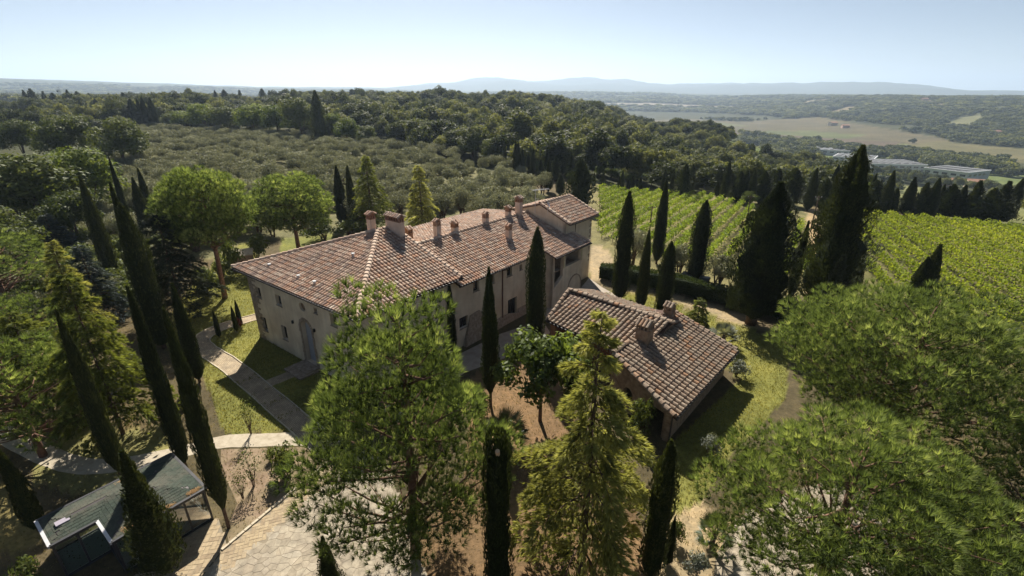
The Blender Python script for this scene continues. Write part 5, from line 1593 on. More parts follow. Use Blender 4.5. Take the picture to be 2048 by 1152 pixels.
SPARSE = [leafy_kind(280 + i, 2.4, 1.8, .4, 170, M_SHRUB, leaf=.14, nl=12, lobe=.42, trunk_r=.03, stems=4, name="thin_shrub") for i in range(2)]
GLOSSY = leafy_kind(290, 6.6, 6.0, 1.6, 5200, M_GLOSS, leaf=.32, nl=40, lobe=.26, trunk_r=.14, name="glossy", up=-.1, lw=.6, fill=.4)
REDBUSH = leafy_kind(291, 1.4, .5, .1, 200, M_RED, leaf=.14, nl=8, lobe=.5, trunk_r=.03, name="red_shrub")

def palm_kind(seed, h=2.6, w=3.0, nf=30, trunk_h=.9, mat=M_PALM):
    g = np.random.default_rng(seed)
    paths = [([(0, 0, -.2), (0, 0, trunk_h)], [.17, .2])]
    B, T = [], []
    for i in range(nf):
        a = i * 2.4 + g.normal() * .2; e = g.uniform(-.25, 1.35)
        d = np.array([math.cos(a) * math.cos(e), math.sin(a) * math.cos(e), math.sin(e)])
        s = w / 2 * .55; base = np.array([0, 0, trunk_h]); tip = base + d * s
        paths.append(([base, (base + tip) / 2 + np.array([0, 0, .05]), tip], [.02, .016, .012]))
        sd = unit(np.cross(d, (0, 0, 1.0))); upv = np.cross(sd, d)
        tn = .45 + .18 * g.normal()
        for k in range(17):
            b = -1.5 + 3.0 * k / 16
            dd = unit(d * math.cos(b) + sd * math.sin(b) + upv * .12 - np.array([0, 0, .25 * abs(math.sin(b))]))
            l = w / 2 * .5 * (1 - .18 * abs(b) / 1.5)
            n = unit(np.cross(dd, upv)) * .035
            B.append([tip, tip + dd * l * .5 + n, tip + dd * l - np.array([0, 0, .05]), tip + dd * l * .5 - n]); T.append(np.clip(tn + .08 * g.normal(), 0, 1))
    me = mesh_np("palm_crown", [np.array(B)], [np.array(T)])
    return Tree(limb_mesh("palm_trunk", paths, 5), M_BARK, me, mat, h, w)
PALM = [palm_kind(301), palm_kind(302)]
PALMS = Tree(PALM[1].trunk.copy(), M_BARK, PALM[1].crown.copy(), None, 2.6, 3.0); PALMS.crown.materials.clear(); PALMS.crown.materials.append(M_SILVER)

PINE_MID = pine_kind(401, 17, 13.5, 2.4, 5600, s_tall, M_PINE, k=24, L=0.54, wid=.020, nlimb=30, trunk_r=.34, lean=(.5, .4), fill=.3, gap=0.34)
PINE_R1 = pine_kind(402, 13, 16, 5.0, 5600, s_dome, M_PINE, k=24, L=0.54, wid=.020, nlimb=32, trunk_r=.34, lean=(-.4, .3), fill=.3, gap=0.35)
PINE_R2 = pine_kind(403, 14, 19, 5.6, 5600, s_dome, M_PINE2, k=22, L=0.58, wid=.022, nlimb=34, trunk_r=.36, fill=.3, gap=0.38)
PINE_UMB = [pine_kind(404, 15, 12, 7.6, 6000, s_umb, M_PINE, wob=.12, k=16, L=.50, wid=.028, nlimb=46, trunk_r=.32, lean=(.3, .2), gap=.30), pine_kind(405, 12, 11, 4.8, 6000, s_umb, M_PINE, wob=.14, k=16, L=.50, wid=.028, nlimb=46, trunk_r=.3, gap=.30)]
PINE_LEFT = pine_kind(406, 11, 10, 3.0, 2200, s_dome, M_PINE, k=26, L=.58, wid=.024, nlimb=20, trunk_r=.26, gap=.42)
PINE_FAR = pine_kind(407, 12, 14, 7.5, 400, s_umb, M_WOOD1, k=5, L=1.4, wid=.18, nlimb=12, trunk_r=.3, gap=.8)
CEDAR = cedar_kind(501, 15.5, 10, 62, M_CEDAR, per=130, k=6, L=.24, ragged=.5, droop=.22, power=.85)
CEDAR2 = cedar_kind(502, 11, 6.4, 64, M_CEDAR, per=56, k=4, L=.28, ragged=.35)
CEDAR_G = cedar_kind(503, 12, 8.5, 90, M_CEDARD, per=44, k=4, L=.30, ragged=.4)
CEDAR_W = cedar_kind(504, 13, 13.5, 70, M_CEDARD, per=95, k=5, L=.34, ragged=.45, droop=.2, power=.75)
CEDAR_D = Tree(CEDAR_W.trunk.copy(), M_BARK, CEDAR_W.crown.copy(), None, 13, 13.5); CEDAR_D.crown.materials.clear(); CEDAR_D.crown.materials.append(M_CYP2)  # copy of the wide cedar, darker leaf colour standing in for deep shade
SPRUCE = cedar_kind(505, 9, 5.5, 70, M_BLUE, per=40, k=4, L=.28)
FIRLET = cedar_kind(506, 2.8, 1.9, 30, M_CEDARD, per=26, k=4, L=.16, z0=.05)
# ------------------------------------------------------------------ the trees one by one
def pl(kind, name, label, cat, base, top, wpx, group=None, extra_h=0.0, rot=None):
    loc, h, w = stand(base[0], base[1], top[0], top[1], wpx)
    return plant(kind, name, label, cat, loc, h + extra_h, w, group, rot)
G_CYP = "tall cypresses in the garden"
near_cyp = [  # kind, foot, tip, width px, label
 (CY_SLIM[0], (245, 950), (110, 625), 74, "leaning dark cypress rising at the back left corner of the glass pavilion"),
 (CY_SLIM[2], (368, 938), (262, 578), 76, "tall cypress just left of the one standing on the soil bed"),
 (CY_SLIM[1], (452, 1058), (337, 625), 84, "cypress with a bare foot standing beside the glass wall of the pavilion"),
 (CY_SLIM[0], (408, 762), (335, 572), 42, "slim cypress rising beside the curved brick path"),
 (CY_COL[0], (332, 696), (238, 412), 54, "thick tall cypress in the middle of the left group, blunt topped"),
 (CY_SLIM[2], (322, 668), (213, 372), 40, "cypress hidden behind the thick blunt one, only its tip and flank seen"),
 (CY_SLIM[0], (230, 570), (162, 355), 42, "slender cypress standing alone before the olive trees on the left"),
 (CY_SLIM[1], (303, 486), (264, 357), 34, "left one of two dark cypresses left of the umbrella pine"),
 (CY_SLIM[2], (309, 462), (278, 338), 26, "right one of two dark cypresses left of the umbrella pine"),
 (CY_SLIM[2], (262, 470), (221, 316), 18, "very thin cypress against the olive trees at the grove's left edge"),
 (CY_SLIM[0], (120, 455), (96, 380), 26, "small dark cypress under the broadleaved trees on the left"),
 (CY_CONE[0], (338, 1138), (240, 908), 112, "broad pointed cypress growing before the pavilion and hiding part of its roof"),
 (CY_SLIM[2], (76, 1062), (2, 902), 50, "cypress at the left edge of the picture beside the pavilion's far end"),
 (CY_CONE[0], (668, 1200), (645, 1075), 62, "short pointed cypress tip above the stone terrace"),
 (CY_FLAT[0], (996, 1215), (993, 868), 74, "cypress with its top sawn off between the big pine and the yellow cedar"),
 (CY_COL[1], (1312, 1165), (1326, 880), 62, "dark cypress right of the yellow cedar before the outbuilding"),
 (CY_SLIM[1], (983, 812), (976, 540), 48, "cypress with a bare trunk before the long front of the villa"),
 (CY_COL[0], (1072, 694), (1072, 458), 46, "thick round topped cypress between the villa and the outbuilding"),
 (CY_FLAT[0], (862, 790), (861, 642), 42, "flat topped cypress behind the crown of the big pine"),
 (CY_SLIM[0], (906, 705), (897, 566), 28, "narrow cypress against the villa wall above the pine"),
 (CY_COL[1], (1240, 606), (1257, 386), 40, "dark columnar cypress nearest the villa's far end on the lawn"),
 (CY_SLIM[2], (1282, 622), (1296, 463), 34, "second cypress from the villa's far end beside the hedge"),
 (CY_COL[0], (1326, 634), (1340, 485), 38, "third cypress from the villa's far end with a round top"),
 (CY_SLIM[0], (1316, 528), (1330, 358), 34, "tall slim cypress behind the hedge between vine rows"),
 (CY_COL[1], (1390, 568), (1410, 403), 42, "dark cypress standing by the two waste bins"),
 (CY_SLIM[0], (1588, 600), (1608, 443), 28, "slim cypress leaning on the right flank of the broad dark tree"),
 (CY_SLIM[2], (1702, 610), (1725, 483), 36, "cypress at the right foot of the giant one"),
 (CY_SLIM[0], (1838, 612), (1881, 490), 46, "taller one of the cypress pair in the right vineyard"),
 (CY_SLIM[1], (1828, 612), (1852, 514), 40, "lower one of the cypress pair in the right vineyard"),
 (CY_SLIM[2], (1600, 655), (1608, 613), 16, "small young cypress by the right end of the hedge, left one"),
 (CY_SLIM[0], (1622, 652), (1627, 607), 18, "small young cypress by the right end of the hedge, right one"),
 (CY_SLIM[0], (1990, 705), (1998, 640), 30, "dark little cypress at the lower corner of the right vineyard"),
]
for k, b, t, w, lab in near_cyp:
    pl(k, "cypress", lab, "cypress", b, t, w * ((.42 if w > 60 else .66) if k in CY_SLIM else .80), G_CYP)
pl(CY_BIG[0], "broad_conifer", "broad ragged dark conifer standing over the hedge", "conifer", (1503, 648), (1560, 368), 112)
pl(CY_BIG[1], "giant_cypress", "giant dark cypress overtopping the skyline by the right vineyard", "cypress", (1642, 634), (1716, 294), 98)
pl(CY_GREY[0], "grey_cypress", "grey green cypress at the left foot of the giant one", "cypress", (1652, 668), (1680, 512), 62)
pl(CY_CONE[0], "young_cypress", "small leaning cypress beside the trunk of the dark one before the outbuilding", "cypress", (1334, 1128), (1350, 1034), 26)
# pale stem ends left in the sawn cypress
for e_ in [o for o in bpy.data.objects if o.get("label", "").startswith("cypress with its top sawn off")]:
    e_.rotation_euler = (0, 0, 0)
    sx_, sz_ = e_.scale[0], e_.scale[2]
    H_ = 10.0 * sz_
    for dx, dy, dz, r in ((-.16, -.40, -.22, .06), (.06, -.55, -.42, .10), (-.12, -.15, -.02, .05)):
        m = MB(); m.tube([(dx, dy + .12, H_ + dz - .3), (dx, dy - .02, H_ + dz)], [r, r], 8)
        m.v = [(x / sx_, y / sx_, z / sz_) for x, y, z in m.v]
        m.build("sawn_stem", M_CUTWOOD, e_)

for b, t, lab in (((434, 676), (431, 622), "young thin cypress inside the bend of the brick path, standing alone"), ((470, 664), (466, 612), "left one of two thin young cypresses beside the brick path"), ((478, 655), (474, 600), "right one of two thin young cypresses, nearest the villa corner")):
    pl(CY_SLIM[0], "young_cypress", lab, "cypress", b, t, 9, "young cypresses by the brick path")
plant(REDBUSH, "red_shrub", "small red leaved shrub beside the two young cypresses", "shrub", at(480, 658), 1.5, .7)

# pines
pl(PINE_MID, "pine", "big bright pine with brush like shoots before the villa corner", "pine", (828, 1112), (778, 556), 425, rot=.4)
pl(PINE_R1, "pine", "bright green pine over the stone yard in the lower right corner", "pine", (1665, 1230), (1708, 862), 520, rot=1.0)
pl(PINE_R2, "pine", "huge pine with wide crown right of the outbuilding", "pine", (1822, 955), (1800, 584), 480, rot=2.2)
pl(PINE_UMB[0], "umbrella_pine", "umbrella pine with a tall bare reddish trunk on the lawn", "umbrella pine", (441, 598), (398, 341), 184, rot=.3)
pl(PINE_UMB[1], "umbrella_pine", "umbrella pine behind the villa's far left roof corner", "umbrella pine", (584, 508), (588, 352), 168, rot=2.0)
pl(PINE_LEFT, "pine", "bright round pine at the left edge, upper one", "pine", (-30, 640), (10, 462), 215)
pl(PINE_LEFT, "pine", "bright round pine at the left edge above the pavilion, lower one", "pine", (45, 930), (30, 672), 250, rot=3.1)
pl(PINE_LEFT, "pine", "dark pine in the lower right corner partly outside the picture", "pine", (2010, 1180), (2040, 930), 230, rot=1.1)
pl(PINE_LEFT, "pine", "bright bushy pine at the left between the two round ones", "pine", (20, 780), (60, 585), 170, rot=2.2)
# cedars and spruces
pl(CEDAR, "cedar", "yellow green deodar cedar in front of the outbuilding", "cedar", (1166, 1148), (1196, 622), 310, rot=.8)
pl(CEDAR2, "cedar", "yellow green cedar behind the villa roof", "cedar", (843, 476), (840, 331), 84, rot=.5)
pl(CEDAR_G, "cedar", "wide green cedar behind the villa left of the yellow one", "cedar", (738, 462), (740, 312), 96, rot=1.5)
pl(CEDAR_W, "cedar", "spreading green cedar with layered boughs left of the tall cypresses", "cedar", (215, 880), (165, 545), 205, rot=.2)
pl(CEDAR2, "cedar", "small yellow green cedar with drooping tip at the left", "cedar", (150, 690), (128, 478), 110, rot=2.5)
pl(CEDAR_D, "conifer", "dark spreading conifer in deep shade left of the lawn", "conifer", (345, 632), (338, 428), 165, rot=1.2)
pl(SPRUCE, "spruce", "blue grey spruce among the trees at the left, farther one", "spruce", (112, 520), (98, 428), 90)
pl(SPRUCE, "spruce", "blue grey spruce between two leaning cypresses at the left", "spruce", (196, 640), (170, 490), 105, rot=2.)
pl(CEDAR_W, "cedar", "shadowed cedar behind the pavilion at the left edge", "cedar", (75, 850), (60, 620), 220, rot=3.2)
pl(FIRLET, "young_fir", "small young fir on the lawn behind the outbuilding", "fir", (1397, 650), (1397, 598), 42)
# garden shrubs and palms
pl(GLOSSY, "glossy_tree", "glossy leaved tree between the villa court and the yellow cedar", "tree", (1080, 842), (1087, 650), 205, rot=.6)
pl(PALM[0], "fan_palm", "fan palm behind the sawn cypress", "palm", (1016, 905), (1012, 800), 98)
pl(PALM[1], "fan_palm", "fan palm at the edge of the stone yard in the lower right", "palm", (1432, 1100), (1430, 1015), 82, rot=1.)
pl(PALMS, "fan_palm", "silvery fan palm on the lawn behind the outbuilding", "palm", (1450, 692), (1448, 640), 66, rot=2.)
shr = [(SHRUB[0], (572, 950), (570, 888), 62, "round olive green shrub at the terrace corner"), (SHRUBS_[1], (568, 955), (566, 918), 44, "grey leaved shrub beside the round one on the soil bed"),
 (SHRUB[1], (540, 918), (540, 892), 22, "small shrub on the soil bed below the pale path"), (SPARSE[0], (500, 975), (497, 895), 62, "thin bare stemmed shrub in the middle of the soil bed"),
 (SPARSE[1], (480, 1000), (478, 940), 50, "thin shrub on the soil bed near the pavilion cypress"), (SHRUBS_[0], (540, 985), (540, 962), 22, "little grey shrub near the terrace edge"),
 (SHRUBS_[2], (1420, 912), (1421, 868), 46, "silvery shrub in the shade of the outbuilding"), (SHRUBS_[0], (1474, 752), (1475, 716), 44, "round grey shrub at the far corner of the outbuilding"),
 (SHRUBS_[1], (1398, 1150), (1396, 1100), 48, "silvery shrub at the lower edge beside the fan palm"), (SHRUB[2], (1352, 1090), (1352, 1040), 40, "dark shrub behind the small leaning cypress"),
 (SHRUB[0], (1288, 880), (1290, 800), 62, "tall dark shrub at the outbuilding's open porch"), (SHRUB[2], (960, 830), (958, 780), 44, "grey green shrub right of the big pine"),
 (SHRUBS_[2], (948, 812), (955, 784), 34, "silver leaved bush under the villa front"), (SHRUB[1], (440, 560), (440, 516), 44, "bright climbing shrub left of the garden shed"),
 (SHRUB[0], (520, 520), (500, 470), 50, "bright leafy shrub over the garden shed"), (SHRUB[2], (468, 545), (460, 478), 52, "tall bright shrub right before the garden shed"),
 (SHRUB[1], (408, 592), (402, 530), 60, "dark leafy bush at the edge of the upper lawn"), (SHRUB[1], (700, 470), (696, 438), 60, "low shrub behind the villa roof, left of the chimneys"),
 (SHRUB[2], (650, 480), (640, 436), 70, "silvery green shrub under the second umbrella pine"), (SHRUB[0], (870, 480), (872, 452), 60, "green shrub at the foot of the yellow cedar behind the villa"),
 (SHRUB[2], (80, 1190), (30, 1128), 70, "bright shrub in the lower left corner"), (SHRUB[0], (1135, 1140), (1120, 1085), 60, "dark low shrub at the foot of the yellow cedar"),
 (SHRUB[1], (1985, 690), (1970, 640), 55, "dark bush at the edge of the right vineyard"), (SHRUBS_[1], (2020, 700), (2020, 650), 50, "silver olive like bush at the right edge of the picture"),
 (SHRUB[1], (325, 985), (330, 960), 24, "low shrub behind the pavilion gutter"), (SHRUB[0], (1265, 620), (1262, 600), 22, "small shrub at the foot of the second cypress")]
for k, b, t, w, lab in shr:
    pl(k, "shrub", lab, "shrub", b, t, w, "garden shrubs")
pl(SPARSE[1], "sapling", "thin bare sapling on the lawn by the brick path", "sapling", (496, 870), (490, 790), 46)
pl(OLIVES[0], "olive_tree", "silver olive tree behind the hedge beside the villa's far end", "olive tree", (1268, 530), (1268, 455), 62)
pl(OLIVES[2], "olive_tree", "silver olive tree behind the hedge between two waste bins and the broad conifer", "olive tree", (1438, 578), (1440, 510), 66)
pl(OLIVES[1], "olive_tree", "silver olive tree behind the hedge left of the waste bins", "olive tree", (1362, 545), (1362, 490), 56)

# ------------------------------------------------------------------ rows of cypresses, counted from the left
ORD = "first second third fourth fifth sixth seventh eighth ninth tenth eleventh twelfth thirteenth fourteenth fifteenth sixteenth seventeenth eighteenth nineteenth twentieth".split() 
ORD += ["twenty " + x for x in ORD[:9]] + ["thirtieth"] + ["thirty " + x for x in ORD[:9]]
def row(items, what, where, group):
    items = sorted(items, key=lambda q: q[1][0])
    for i, (kind, b, t, w) in enumerate(items):
        bushy = kind in CY_BUSH
        pl(kind, "cypress", f"{ORD[i]} from the left {where}", "cypress", b, t, w, group)
S0, S1, S2, B0_, B1_ = CY_SLIM[0], CY_SLIM[1], CY_SLIM[2], CY_BUSH[0], CY_BUSH[1]
row([(S0, (1615, 422), (1634, 337), 19), (B0_, (1647, 420), (1650, 358), 34), (S2, (1664, 404), (1673, 330), 18), (S0, (1765, 430), (1787, 342), 20), (S1, (1752, 415), (1760, 360), 12), (B1_, (1782, 430), (1793, 378), 30), (B0_, (1745, 425), (1748, 362), 44),
     (S0, (1810, 432), (1828, 355), 21), (B1_, (1840, 435), (1849, 367), 36), (S2, (1855, 437), (1878, 357), 22), (S0, (1872, 435), (1886, 369), 15), (B0_, (1895, 438), (1900, 370), 40), (S0, (1912, 439), (1929, 370), 20), (B1_, (1942, 443), (1952, 363), 42), (B0_, (1975, 446), (1983, 378), 44), (B1_, (2000, 447), (2008, 364), 46), (S2, (2018, 444), (2040, 358), 22), (S1, (1738, 420), (1748, 347), 12), (B0_, (1700, 418), (1702, 352), 44)],
    "cypress", "in the dark tree row behind the right vineyard", "dark tree row behind the right vineyard")
row([(S0, (1379, 392), (1387, 328), 14), (B0_, (1368, 395), (1370, 330), 30), (S0, (1447, 400), (1460, 323), 17), (S2, (1433, 393), (1437, 362), 12), (B0_, (1473, 405), (1481, 344), 30), (B1_, (1488, 406), (1492, 342), 32), (S0, (1499, 409), (1510, 341), 17), (B0_, (1522, 408), (1529, 344), 40), (B1_, (1550, 404), (1555, 340), 44), (B0_, (1580, 412), (1588, 338), 48), (S1, (1494, 404), (1497, 362), 12)],
    "cypress", "in the dark row along the far end of the left vineyard", "dark tree row at the far end of the left vineyard")
row([(S0, (1017, 340), (1016, 286), 12), (S2, (1030, 358), (1032, 279), 11), (S0, (1036, 358), (1036, 284), 13), (S1, (1045, 358), (1044, 297), 11), (S0, (1056, 354), (1057, 308), 12), (S2, (1065, 358), (1066, 296), 11), (B1_, (1081, 360), (1081, 321), 18), (S0, (1093, 358), (1094, 298), 10), (S0, (1097, 384), (1098, 318), 16), (B0_, (1111, 362), (1111, 316), 18), (S2, (1126, 350), (1126, 303), 10), (B1_, (1143, 362), (1143, 311), 22), (S1, (1121, 394), (1121, 348), 17), (B0_, (1160, 416), (1161, 322), 52), (B1_, (1008, 340), (1009, 290), 14), (S0, (1187, 374), (1188, 346), 9)],
    "cypress", "in the cypress group between the olive grove and the vineyard", "cypress group beyond the villa's raised block")
row([(S0, (1206, 374), (1206, 345), 8), (S2, (1238, 380), (1239, 352), 8), (S0, (1244, 382), (1245, 339), 9), (S1, (1264, 380), (1265, 352), 8), (S0, (1280, 384), (1281, 354), 9), (S0, (1327, 388), (1329, 341), 11), (S2, (1343, 388), (1345, 350), 9), (S1, (1256, 380), (1257, 360), 7)],
    "cypress", "in the thin cypress line along the vineyard's upper edge", "thin cypress line above the left vineyard")
row([(S0, (48, 236), (39, 205), 10), (S2, (62, 240), (50, 216), 12), (S0, (99, 232), (93, 200), 9), (B0_, (112, 232), (109, 204), 16), (B1_, (130, 234), (126, 202), 20), (S1, (146, 232), (140, 206), 8), (S0, (175, 256), (158, 201), 14), (S0, (187, 266), (175, 207), 13), (B0_, (202, 243), (190, 199), 17), (S0, (211, 232), (206, 199), 10), (S2, (222, 234), (217, 203), 11), (S0, (233, 236), (225, 197), 14), (S0, (249, 240), (247, 219), 7), (B0_, (272, 266), (265, 201), 30), (S0, (289, 264), (275, 197), 13), (S2, (297, 264), (286, 195), 15), (S0, (315, 264), (299, 196), 17), (S0, (330, 238), (327, 218), 6), (S2, (152, 236), (147, 208), 9)],
    "cypress", "in the distant cypress row left of the olive grove", "distant cypress row left of the olive grove")
row([(S0, (688, 452), (671, 333), 22), (S2, (709, 456), (695, 333), 19)], "cypress", "of two slim cypresses behind the villa roof", "two cypresses behind the villa")
pl(CY_BUSH[0], "dark_conifer", "tall dark conifer among the pale trees above the olive grove", "conifer", (641, 292), (634, 185), 30)

# ------------------------------------------------------------------ large broadleaved trees
bro = [(BROADD[0], (40, 330), (40, 236), 92, "grey green broadleaf tree at the far left above the spruce"), (BROADD[1], (135, 345), (130, 222), 118, "rounded broadleaf tree left of the largest one by the olive grove"), (BROADD[2], (240, 345), (236, 228), 112, "largest rounded broadleaf tree at the olive grove's left corner"),
 (BROAD[0], (170, 440), (165, 288), 150, "bright broadleaf tree below the rounded ones at the left"), (BROADD[0], (60, 470), (70, 300), 190, "wide dull green broadleaf tree at the left edge"), (BROADD[1], (150, 500), (140, 372), 120, "dark broadleaf tree under the bright one at the left"), (BROADD[2], (-10, 560), (0, 400), 150, "dark tree mass cut by the left picture edge"),
 (BROADD[1], (30, 470), (20, 330), 110, "dark broadleaf tree between the spruce and the left edge")]
for k, b, t, w, lab in bro: pl(k, "broadleaf_tree", lab, "tree", b, t, w, "large broadleaved trees at the left")
far_row = [((340, 262), (342, 226), 46), ((372, 266), (368, 218), 60), ((410, 268), (405, 203), 74), ((455, 272), (450, 210), 70), ((505, 276), (505, 203), 74), ((552, 280), (555, 205), 70), ((600, 284), (598, 192), 78), ((660, 288), (662, 222), 50), ((690, 292), (695, 232), 60), ((735, 296), (735, 250), 50)]
for i, (b, t, w) in enumerate(far_row):
    pl((BROAD if i % 3 else BROADD)[i % 3], "broadleaf_tree", f"{ORD[i]} from the left in the bright tree row above the olive grove", "tree", b, t, w, "bright tree row above the olive grove")
for k, b, t, w, lab in [(BROADD[0], (945, 325), (943, 260), 62, "tall pale tree at the right end of the olive grove"), (BROADD[2], (982, 330), (985, 274), 56, "darker tree beside the tall pale one at the grove's end"), (BROAD[1], (1730, 410), (1733, 362), 40, "pale yellow tree beyond the right tree row"), (BROAD[2], (1500, 412), (1500, 380), 40, "low bright bush tree by the vineyard track")]:
    pl(k, "broadleaf_tree", lab, "tree", b, t, w)

for i in range(34):
    if i < 20: u_, v_ = 1195 + i * 21 + random.uniform(-8, 8), 372 + i * 1.2 + random.uniform(-16, -4)
    else: u_, v_ = 1000 + (i - 20) * 14 + random.uniform(-6, 6), 338 + (i - 20) * 1.4 + random.uniform(-14, 2)
    a_ = at(u_, v_)
    plant(BROAD[i % 3], "young_tree", f"{ORD[min(i, 38)]} low bright tree in the line above the vineyard and beyond the olive grove", "tree", a_, random.uniform(3.0, 5.2), random.uniform(4, 6.5), "low bright trees above the vineyard")
# ------------------------------------------------------------------ olive grove
pts = []
gp = [f for f in FIELDS if f[0] == "grove"][0][1]
ang = R(28)
for i in range(-80, 80):
    for j in range(-80, 80):
        x0 = -60 + (i * math.cos(ang) - j * math.sin(ang)) * 5.5; y0 = 170 + (i * math.sin(ang) + j * math.cos(ang)) * 5.5
        x = x0 + random.uniform(-1.7, 1.7); y = y0 + random.uniform(-1.7, 1.7)
        r = math.hypot(x, y)
        if y < 20 or not 74 < r < 430 or random.random() < .05: continue
        u, v, w_ = proj((x, y, float(hgt(x, y))))
        if inpoly(np.array([u]), np.array([v]), gp)[0] and not (u > 560 and v > 455) and not (420 < u < 560 and v > 480): pts.append((r, x, y))
pts.sort()
OL_NEAR = pts[:300]; OL_FAR = pts[300:]
for i, (r, x, y) in enumerate(OL_NEAR):
    s = random.uniform(.68, 1.28)
    plant(OLIVES[i % 4], "olive_tree", "silvery green olive tree of the grove behind the villa", "olive tree", (x, y, float(hgt(x, y))), 5.0 * s, 4.9 * random.uniform(.8, 1.25) * s, "olive trees of the grove", parts=r < 150)

# ------------------------------------------------------------------ many alike plants as one mass each: points that carry copies of a plant
HID = bpy.data.collections.new("plant_library")        # not linked to the scene: only a source of copies
def mass(name, label, kinds, P, scale, cat=None):
    """P (n,3); scale (n,3): one object per kind of plant copied"""
    P = np.asarray(P); scale = np.asarray(scale)
    for j, kd in enumerate(kinds):
        sel = np.arange(len(P)) % len(kinds) == j
        if not sel.any(): continue
        src = bpy.data.objects.new(name + "_source", kd.crown); HID.objects.link(src)
        me = bpy.data.meshes.new(name)
        p = P[sel]; me.vertices.add(len(p)); me.vertices.foreach_set("co", p.astype(np.float32).ravel())
        a = me.attributes.new("size", 'FLOAT_VECTOR', 'POINT'); a.data.foreach_set("vector", (scale[sel] / np.array([kd.w, kd.w, kd.h])).astype(np.float32).ravel())
        a = me.attributes.new("turn", 'FLOAT', 'POINT'); a.data.foreach_set("value", (rng.random(len(p)) * 6.28).astype(np.float32))
        o = link(name, me)
        ng = bpy.data.node_groups.new(name, 'GeometryNodeTree')
        ng.interface.new_socket("Geometry", in_out='INPUT', socket_type='NodeSocketGeometry')
        ng.interface.new_socket("Geometry", in_out='OUTPUT', socket_type='NodeSocketGeometry')
        n = ng.nodes; l = ng.links
        gi = n.new("NodeGroupInput"); go = n.new("NodeGroupOutput")
        ip = n.new("GeometryNodeInstanceOnPoints")
        ob = n.new("GeometryNodeObjectInfo"); ob.inputs["Object"].default_value = src; ob.inputs["As Instance"].default_value = True
        sa = n.new("GeometryNodeInputNamedAttribute"); sa.data_type = 'FLOAT_VECTOR'; sa.inputs["Name"].default_value = "size"
        ta_ = n.new("GeometryNodeInputNamedAttribute"); ta_.data_type = 'FLOAT'; ta_.inputs["Name"].default_value = "turn"
        cx = n.new("ShaderNodeCombineXYZ")
        l.new(ta_.outputs[0], cx.inputs[2])
        l.new(gi.outputs[0], ip.inputs["Points"]); l.new(ob.outputs["Geometry"], ip.inputs["Instance"])
        l.new(cx.outputs[0], ip.inputs["Rotation"]); l.new(sa.outputs[0], ip.inputs["Scale"])
        l.new(ip.outputs[0], go.inputs[0])
        md = o.modifiers.new("copies", 'NODES'); md.node_group = ng
        tag(o, label, cat, kind="stuff")

if OL_FAR:
    mass("far_olive_trees", "far part of the olive grove seen as one silvery mass", OLIVES[:2], [(x, y, float(hgt(x, y))) for r, x, y in OL_FAR], [(5.2 * s, 5.2 * s, 5.0 * s) for s in rng.uniform(.7, 1.25, len(OL_FAR))])

# undergrowth that fills the shade between the trees at the left
th = rng.uniform((-130, 40), (-20, 190), (5200, 2)); zt_ = hgt(th[:, 0], th[:, 1]); u, v, w_ = proj(np.stack([th[:, 0], th[:, 1], zt_], 1))
ok = inpoly(u, v, [(-120, 335), (250, 345), (330, 470), (345, 560), (300, 600), (200, 640), (60, 640), (-120, 700)]) & ~inpoly(u, v, [(-20, 690), (95, 645), (110, 670), (60, 720), (-20, 730)]) & ~inpoly(u, v, gp)
th = th[ok]; zt_ = zt_[ok]; th, zt_ = th[:620], zt_[:620]
s_ = rng.uniform(.6, 1.5, len(th))
mass("undergrowth", "dark undergrowth between the trees at the left", [SHRUB[0], SHRUB[1], OLIVES[3]], np.stack([th[:, 0], th[:, 1], zt_ - .1], 1), np.stack([3.2 * s_, 3.2 * s_, 2.5 * s_], 1))
# ------------------------------------------------------------------ woods
def scatter(r0, r1, d0, d1, az0=-58, az1=58):
    out = []
    r = r0
    while r < r1:
        d = d0 + (d1 - d0) * (r - r0) / (r1 - r0)
        n = int(R(az1 - az0) * r / d)
        a = R(az0) + R(az1 - az0) * (np.arange(n) + rng.uniform(-.45, .45, n)) / n
        rr = r + rng.uniform(-.45, .45, n) * d
        out.append(np.stack([np.sin(a) * rr, np.cos(a) * rr], 1))
        r += d * .9
    return np.concatenate(out)
NOWOOD = [  # outlines on the ground, out to 210 m, where no wood stands
 [(1180, 362), (1300, 385), (1640, 400), (2060, 440), (2200, 470), (2200, 1000), (1180, 1000)],
 [(-60, 238), (120, 238), (262, 262), (330, 262), (520, 270), (760, 292), (900, 318), (1000, 338), (1180, 360), (1180, 700), (-60, 700)]]
def wood_ok(X):
    z = hgt(X[:, 0], X[:, 1]); u, v, w = proj(np.stack([X[:, 0], X[:, 1], z], 1))
    ok = ~field_mask(X[:, 0], X[:, 1], z)
    r = np.hypot(X[:, 0], X[:, 1])
    for q in NOWOOD: ok &= ~((r < 330) & inpoly(u, v, q))
    return ok, z, u, v
W = scatter(150, 800, 7.5, 10.5)
ok, z, u, v = wood_ok(W)
valley = (z < -54)
ok &= ~valley | (fbm(W[:, 0] / 90, W[:, 1] / 90, 40) > .05)
W = W[ok]; z = z[ok]; u = u[ok]; v = v[ok]
r = np.hypot(W[:, 0], W[:, 1])
infr = (u > -60) & (u < 2110) & (v > 100)
score = np.where(infr, r, r + 5000)
od = np.argsort(score)
sz = rng.uniform(.72, 1.3, len(W)) * (.85 + .5 * (vnoise(W[:, 0] / 40, W[:, 1] / 40, 50)))
